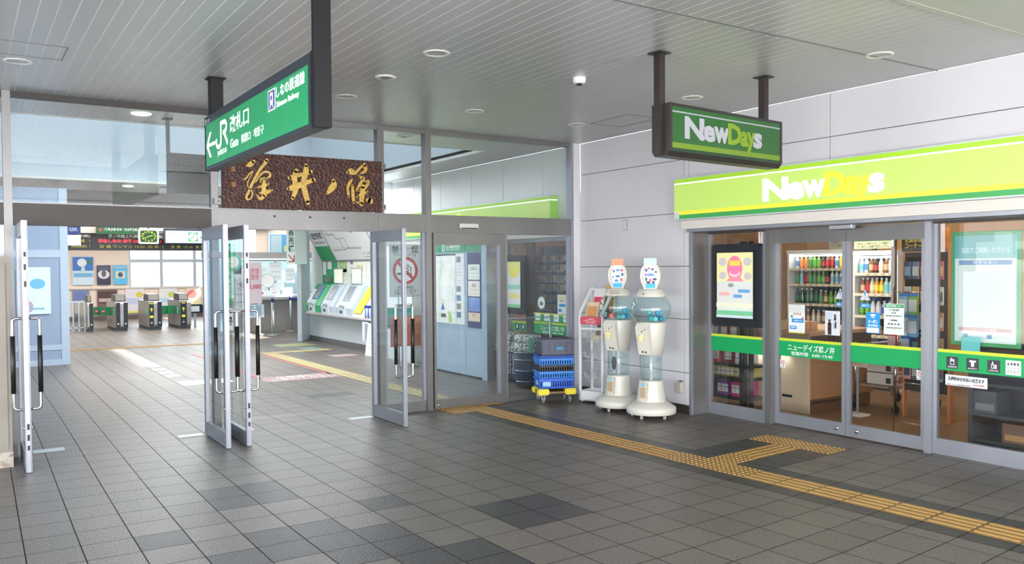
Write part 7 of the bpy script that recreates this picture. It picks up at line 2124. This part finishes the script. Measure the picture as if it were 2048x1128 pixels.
# black rack by the left window
o = thing('shop_shelf', 'black wire sided goods shelf behind the left shop window', 'shelf', at((3.95, 3.05, 0), 'W'))
for x in (-0.60, 0.27, ):
    obj('post', B((x, x + 0.07, 0, 1.95, -0.035, 0.02)), mat((20, 28, 34), 0.4), o)
obj('post', B((0.40, 0.43, 0, 1.95, -0.035, 0.02)), mat((20, 28, 34), 0.4), o)
SHZ = [0.14, 0.37, 0.52, 0.83, 1.10, 1.40, 1.68]
for z in SHZ:
    obj('shelf_board', B((-0.53, 0.40, z - 0.03, z, -0.3, 0.02)), mat((26, 34, 42), 0.4), o)
bm = bmesh.new()
for k in range(12):
    tube(bm, [(-0.50 + 0.07 * k, 0.2, 0.025), (-0.50 + 0.07 * k, 0.8, 0.025)], 0.003, 4)
for z in (0.25, 0.32, 0.44, 0.6, 0.7, 0.78):
    tube(bm, [(-0.53, z, 0.025), (0.40, z, 0.025)], 0.003, 4)
obj('wire_grid', bm, BLACK, o)
def pack(u, z, w, h, d0, col, lb, name='carton_box', c2=None, grp=None):
    d = min(d0, 0.24)
    t = thing(name, lb, 'box', at((4.01, 3.05 - u, z), 'W'), grp)
    obj('carton', RB(-w / 2, w / 2, 0, h, -d, 0, 0.003), mat(col, 0.4), t)
    obj('label', B((-w * 0.4, w * 0.4, h * 0.2, h * 0.75, 0, 0.002)), mat(c2 or (226, 226, 226), 0.5), t)
pack(-0.42, 0.521, 0.10, 0.20, 0.25, (200, 36, 44), 'narrow red carton at the left of the black shelf')
pack(-0.18, 0.521, 0.16, 0.20, 0.3, (206, 40, 48), 'bright red carton in the middle of the black shelf')
pack(0.02, 0.521, 0.14, 0.20, 0.3, (130, 30, 36), 'dark red carton right of the bright red one')
pack(0.20, 0.521, 0.14, 0.22, 0.3, (190, 200, 206), 'pale packet at the right of the red cartons')
pack(-0.35, 0.371, 0.3, 0.11, 0.3, (196, 186, 120), 'pale yellow carton at the left of the middle shelf')
pack(-0.02, 0.371, 0.3, 0.11, 0.3, (200, 190, 126), 'pale yellow carton in the middle of the middle shelf')
pack(0.25, 0.371, 0.2, 0.11, 0.3, (190, 182, 120), 'pale yellow carton at the right of the middle shelf')
pack(-0.3, 0.141, 0.2, 0.17, 0.3, (60, 48, 44), 'dark box with grey label on the bottom shelf', c2=(130, 130, 130))
pack(-0.06, 0.141, 0.2, 0.17, 0.3, (110, 56, 150), 'purple packet on the bottom shelf')
pack(0.16, 0.141, 0.2, 0.17, 0.3, (196, 44, 130), 'magenta packet on the bottom shelf')
for r_, z in enumerate((0.831, 1.101, 1.401, 1.681)):
    for k in range(6):
        col = [(120, 110, 96), (70, 60, 56), (196, 186, 160), (150, 60, 50), (90, 96, 100), (206, 190, 120)][(k * 5 + r_ * 2) % 6]
        cn = ['tan', 'dark brown', 'cream', 'brick red', 'grey', 'straw yellow'][(k * 5 + r_ * 2) % 6]
        pack(-0.46 + 0.14 * k, z, 0.11, 0.15, 0.2, col, '%s jar box on the %s shelf behind the black screen' % (cn, ['fourth', 'third', 'second', 'top'][r_]), 'jar_box')
# cigarette shelf behind the inner window
o = thing('cigarette_shelf', 'dark cigarette shelf with lit rows behind the inner shop window', 'shelf', at((4.0, 6.65, 0), 'W'))
obj('back', B((-0.48, 0.48, 0.0, 2.0, -0.3, -0.27)), mat((60, 44, 40), 0.6), o)
for z in (1.02, 1.16, 1.32, 1.46, 1.62, 1.76):
    obj('shelf_board', B((-0.48, 0.48, z - 0.02, z, -0.27, 0)), mat((48, 56, 76), 0.5), o)
obj('frame', B((-0.51, -0.48, 0, 2.0, -0.3, 0.01), (0.48, 0.51, 0, 2.0, -0.3, 0.01)), mat((110, 80, 70), 0.5), o)
cigs = {}
for r_, z in enumerate((1.02, 1.16, 1.32, 1.46, 1.62, 1.76)):
    for c_ in range(10):
        k = (r_ * 3 + c_ * 2) % 3
        M_ = at((4.02, 6.65 + 0.41 - 0.091 * c_, z + 0.001), 'W')
        gp = 'cigarette packs on the shelf behind the inner window'
        cn = ['cream', 'tan', 'dark'][k]
        lb = 'small %s cigarette pack in a row behind the inner shop window' % cn
        if k in cigs:
            dup(cigs[k], M_)
        else:
            t = thing('cigarette_pack', lb, 'pack', M_, gp + ', ' + cn)
            obj('box', B((-0.038, 0.038, 0, 0.085, -0.02, 0)), mat([(226, 206, 176), (196, 150, 116), (120, 90, 80)][k], 0.5), t)
            obj('price_tag', B((-0.03, 0.03, -0.018, -0.004, 0.062, 0.064)), PAPER, t)
            cigs[k] = t
# wire cart with cartons
o = thing('wire_cart', 'chrome wire cart on casters behind the right shop door', 'cart', at((5.10, 1.58, 0), 'U'))
for x in (0.0, 0.85):
    for y in (0.0, 0.5):
        bm = bmesh.new(); tube(bm, [(x, y, 0.10), (x, y, 0.80)], 0.012, 10); obj('post', bm, CHROME, o)
        bm = bmesh.new(); tube(bm, [(x, y - 0.014, 0.05), (x, y + 0.014, 0.05)], 0.05, 16); tube(bm, [(x, y, 0.05), (x, y, 0.11)], 0.018, 8); obj('caster', bm, BLACK, o)
for z in (0.30, 0.76):
    bm = B((0, 0.85, 0, 0.012, z - 0.02, z), (0, 0.85, 0.488, 0.5, z - 0.02, z), (0, 0.012, 0.012, 0.488, z - 0.02, z), (0.838, 0.85, 0.012, 0.488, z - 0.02, z), *[(0.03 + 0.04 * k, 0.034 + 0.04 * k, 0.012, 0.488, z - 0.008, z - 0.004) for k in range(20)])
    obj('wire_shelf', bm, CHROME, o)
for (x, y, z, lb) in ((0.12, 0.0, 0.301, 'lower row'), (0.12, 0.0, 0.441, 'upper row')):
    for k in range(3):
        w = 0.2
        t = thing('drink_carton', '%s carton of the %s on the wire cart' % (['near', 'middle', 'far'][k], lb), 'carton', at((5.10 + 0.10 + 0.24 * k, 1.62, z), 'U'), 'cartons on the wire cart')
        obj('carton', RB(0, 0.22, 0.0, 0.38, 0, 0.13, 0.004), mat((214, 206, 200), 0.5), t)
        obj('label', B((0.02, 0.2, -0.002, 0.0, 0.03, 0.1)), mat((190, 120, 110), 0.5), t)
        obj('barcode', B((-0.002, 0.0, 0.08, 0.14, 0.02, 0.08)), DARK, t)
o = thing('price_placard', 'pale pink handwritten placard on a small stand in the shop', 'notice', at((4.72, 1.80, 0), 'W'))
obj('sheet', B((-0.14, 0.14, 0.54, 0.78, -0.01, 0)), mat((226, 196, 180), 0.5), o)
text('お買得\n― ― ―\n120円', 0.2, 0.18, 0, 0.66, 0, mat((140, 80, 70), 0.5), o)
obj('post', B((-0.01, 0.01, 0.02, 0.54, -0.02, -0.005)), G1, o)
obj('base', B((-0.1, 0.1, 0.0, 0.02, -0.1, 0.08)), WHITE, o)
# dark low shelf and cartons at the far right window
o = thing('shop_shelf', 'dark slatted magazine shelf behind the right shop window', 'shelf', at((3.95, -0.4, 0), 'W'))
obj('back', B((-0.52, 1.2, 0, 0.95, -0.45, -0.42)), mat((40, 40, 44), 0.6), o)
for z in (0.12, 0.35, 0.62, 0.9):
    obj('shelf_board', B((-0.52, 1.2, z - 0.025, z, -0.42, 0)), mat((50, 48, 50), 0.5), o)
obj('post', B((-0.56, -0.52, 0, 0.95, -0.45, 0.0)), mat((56, 56, 60), 0.4), o)
obj('post', B((0.1, 0.14, 0, 0.95, -0.01, 0.005)), mat((120, 84, 56), 0.5), o)
def pack2(y, z, w, h, col, lb, c2):
    t = thing('carton_box', lb, 'box', at((3.96, y, z), 'W'))
    obj('carton', RB(-w / 2, w / 2, 0, h, -0.25, 0, 0.003), mat(col, 0.4), t)
    obj('label', B((-w * 0.4, w * 0.4, h * 0.15, h * 0.45, 0, 0.002)), mat(c2, 0.5), t)
pack2(-0.55, 0.121, 0.24, 0.17, (206, 214, 222), 'white and blue carton at the bottom right behind the glass', (60, 96, 190))
pack2(-0.52, 0.351, 0.2, 0.16, (110, 74, 50), 'brown carton above the white and blue one', (60, 150, 110))
pack2(-0.25, 0.121, 0.24, 0.17, (92, 64, 46), 'dark brown carton left of the white and blue one', (150, 110, 60))
pack2(0.02, 0.351, 0.2, 0.2, (60, 60, 66), 'grey carton near the left end of the magazine shelf', (110, 110, 116))
notice(at((3.63, -0.58, 0.62), 'W'), 0.16, 0.3, 'yellow and purple leaflet stuck low on the right shop window', [('新発売', 0.12, 0.04, 0, 0.1, (150, 60, 130))], (200, 190, 130), patches=[((-0.05, 0.03, -0.08, 0.02), (96, 80, 140), 1), ((0.0, 0.06, 0.02, 0.08), (170, 96, 140), 1)])
o = thing('teal_card', 'turquoise card above the green band at the right window', 'notice', at((3.63, -0.03, 0.98), 'W'))
obj('card', B((-0.08, 0.08, -0.05, 0.07, 0, 0.002)), mat((110, 206, 206), 0.5), o)
obj('edge', B((-0.08, 0.08, -0.055, -0.05, 0, 0.003)), WHITE, o)

# ------------------------------------------------------------------ outside, seen as reflections in the shop glass
struct(obj('ground_outside', B((-90, -5.3, -60, 80, -1.0, -0.2)), mat((186, 184, 180), 0.8)))
struct(obj('wall_parapet', B((-12.2, -12.0, -30, 40, -0.2, 1.45)), mat((232, 232, 230), 0.6)))
bw = mat((238, 238, 238), 0.7)
o = thing('apartment_building', 'white block with rows of windows across the street outside', 'building', at((-34, 17.5, -0.2), 'U'))
obj('wall', B((-6, 0, -12, 2.2, 0, 3.0)), bw, o)
obj('stair_tower', B((-4, 0.3, 0.2, 1.1, 0, 3.5)), bw, o)
for c_ in range(6):
    obj('window', B((0.0, 0.05, -10.4 + 1.9 * c_, -9.4 + 1.9 * c_, 2.1, 2.6)), mat((120, 132, 142), 0.3), o)
o = thing('round_tree', 'rounded green tree beside the white block outside', 'tree', at((-33, 21.2, -0.2), 'U'))
bm = bmesh.new(); tube(bm, [(0, 0, 0), (0, 0, 1.4)], 0.12, 8); obj('trunk', bm, mat((96, 78, 60), 0.8), o)
bm = bmesh.new(); bmesh.ops.create_icosphere(bm, subdivisions=3, radius=0.9, matrix=Matrix.Translation((0, 0, 2.0)))
rng = random.Random(2)
for v in bm.verts:
    v.co += Vector((rng.uniform(-1, 1), rng.uniform(-1, 1), rng.uniform(-1, 1))) * 0.09
obj('crown', bm, mat((84, 122, 70), 0.8), o)
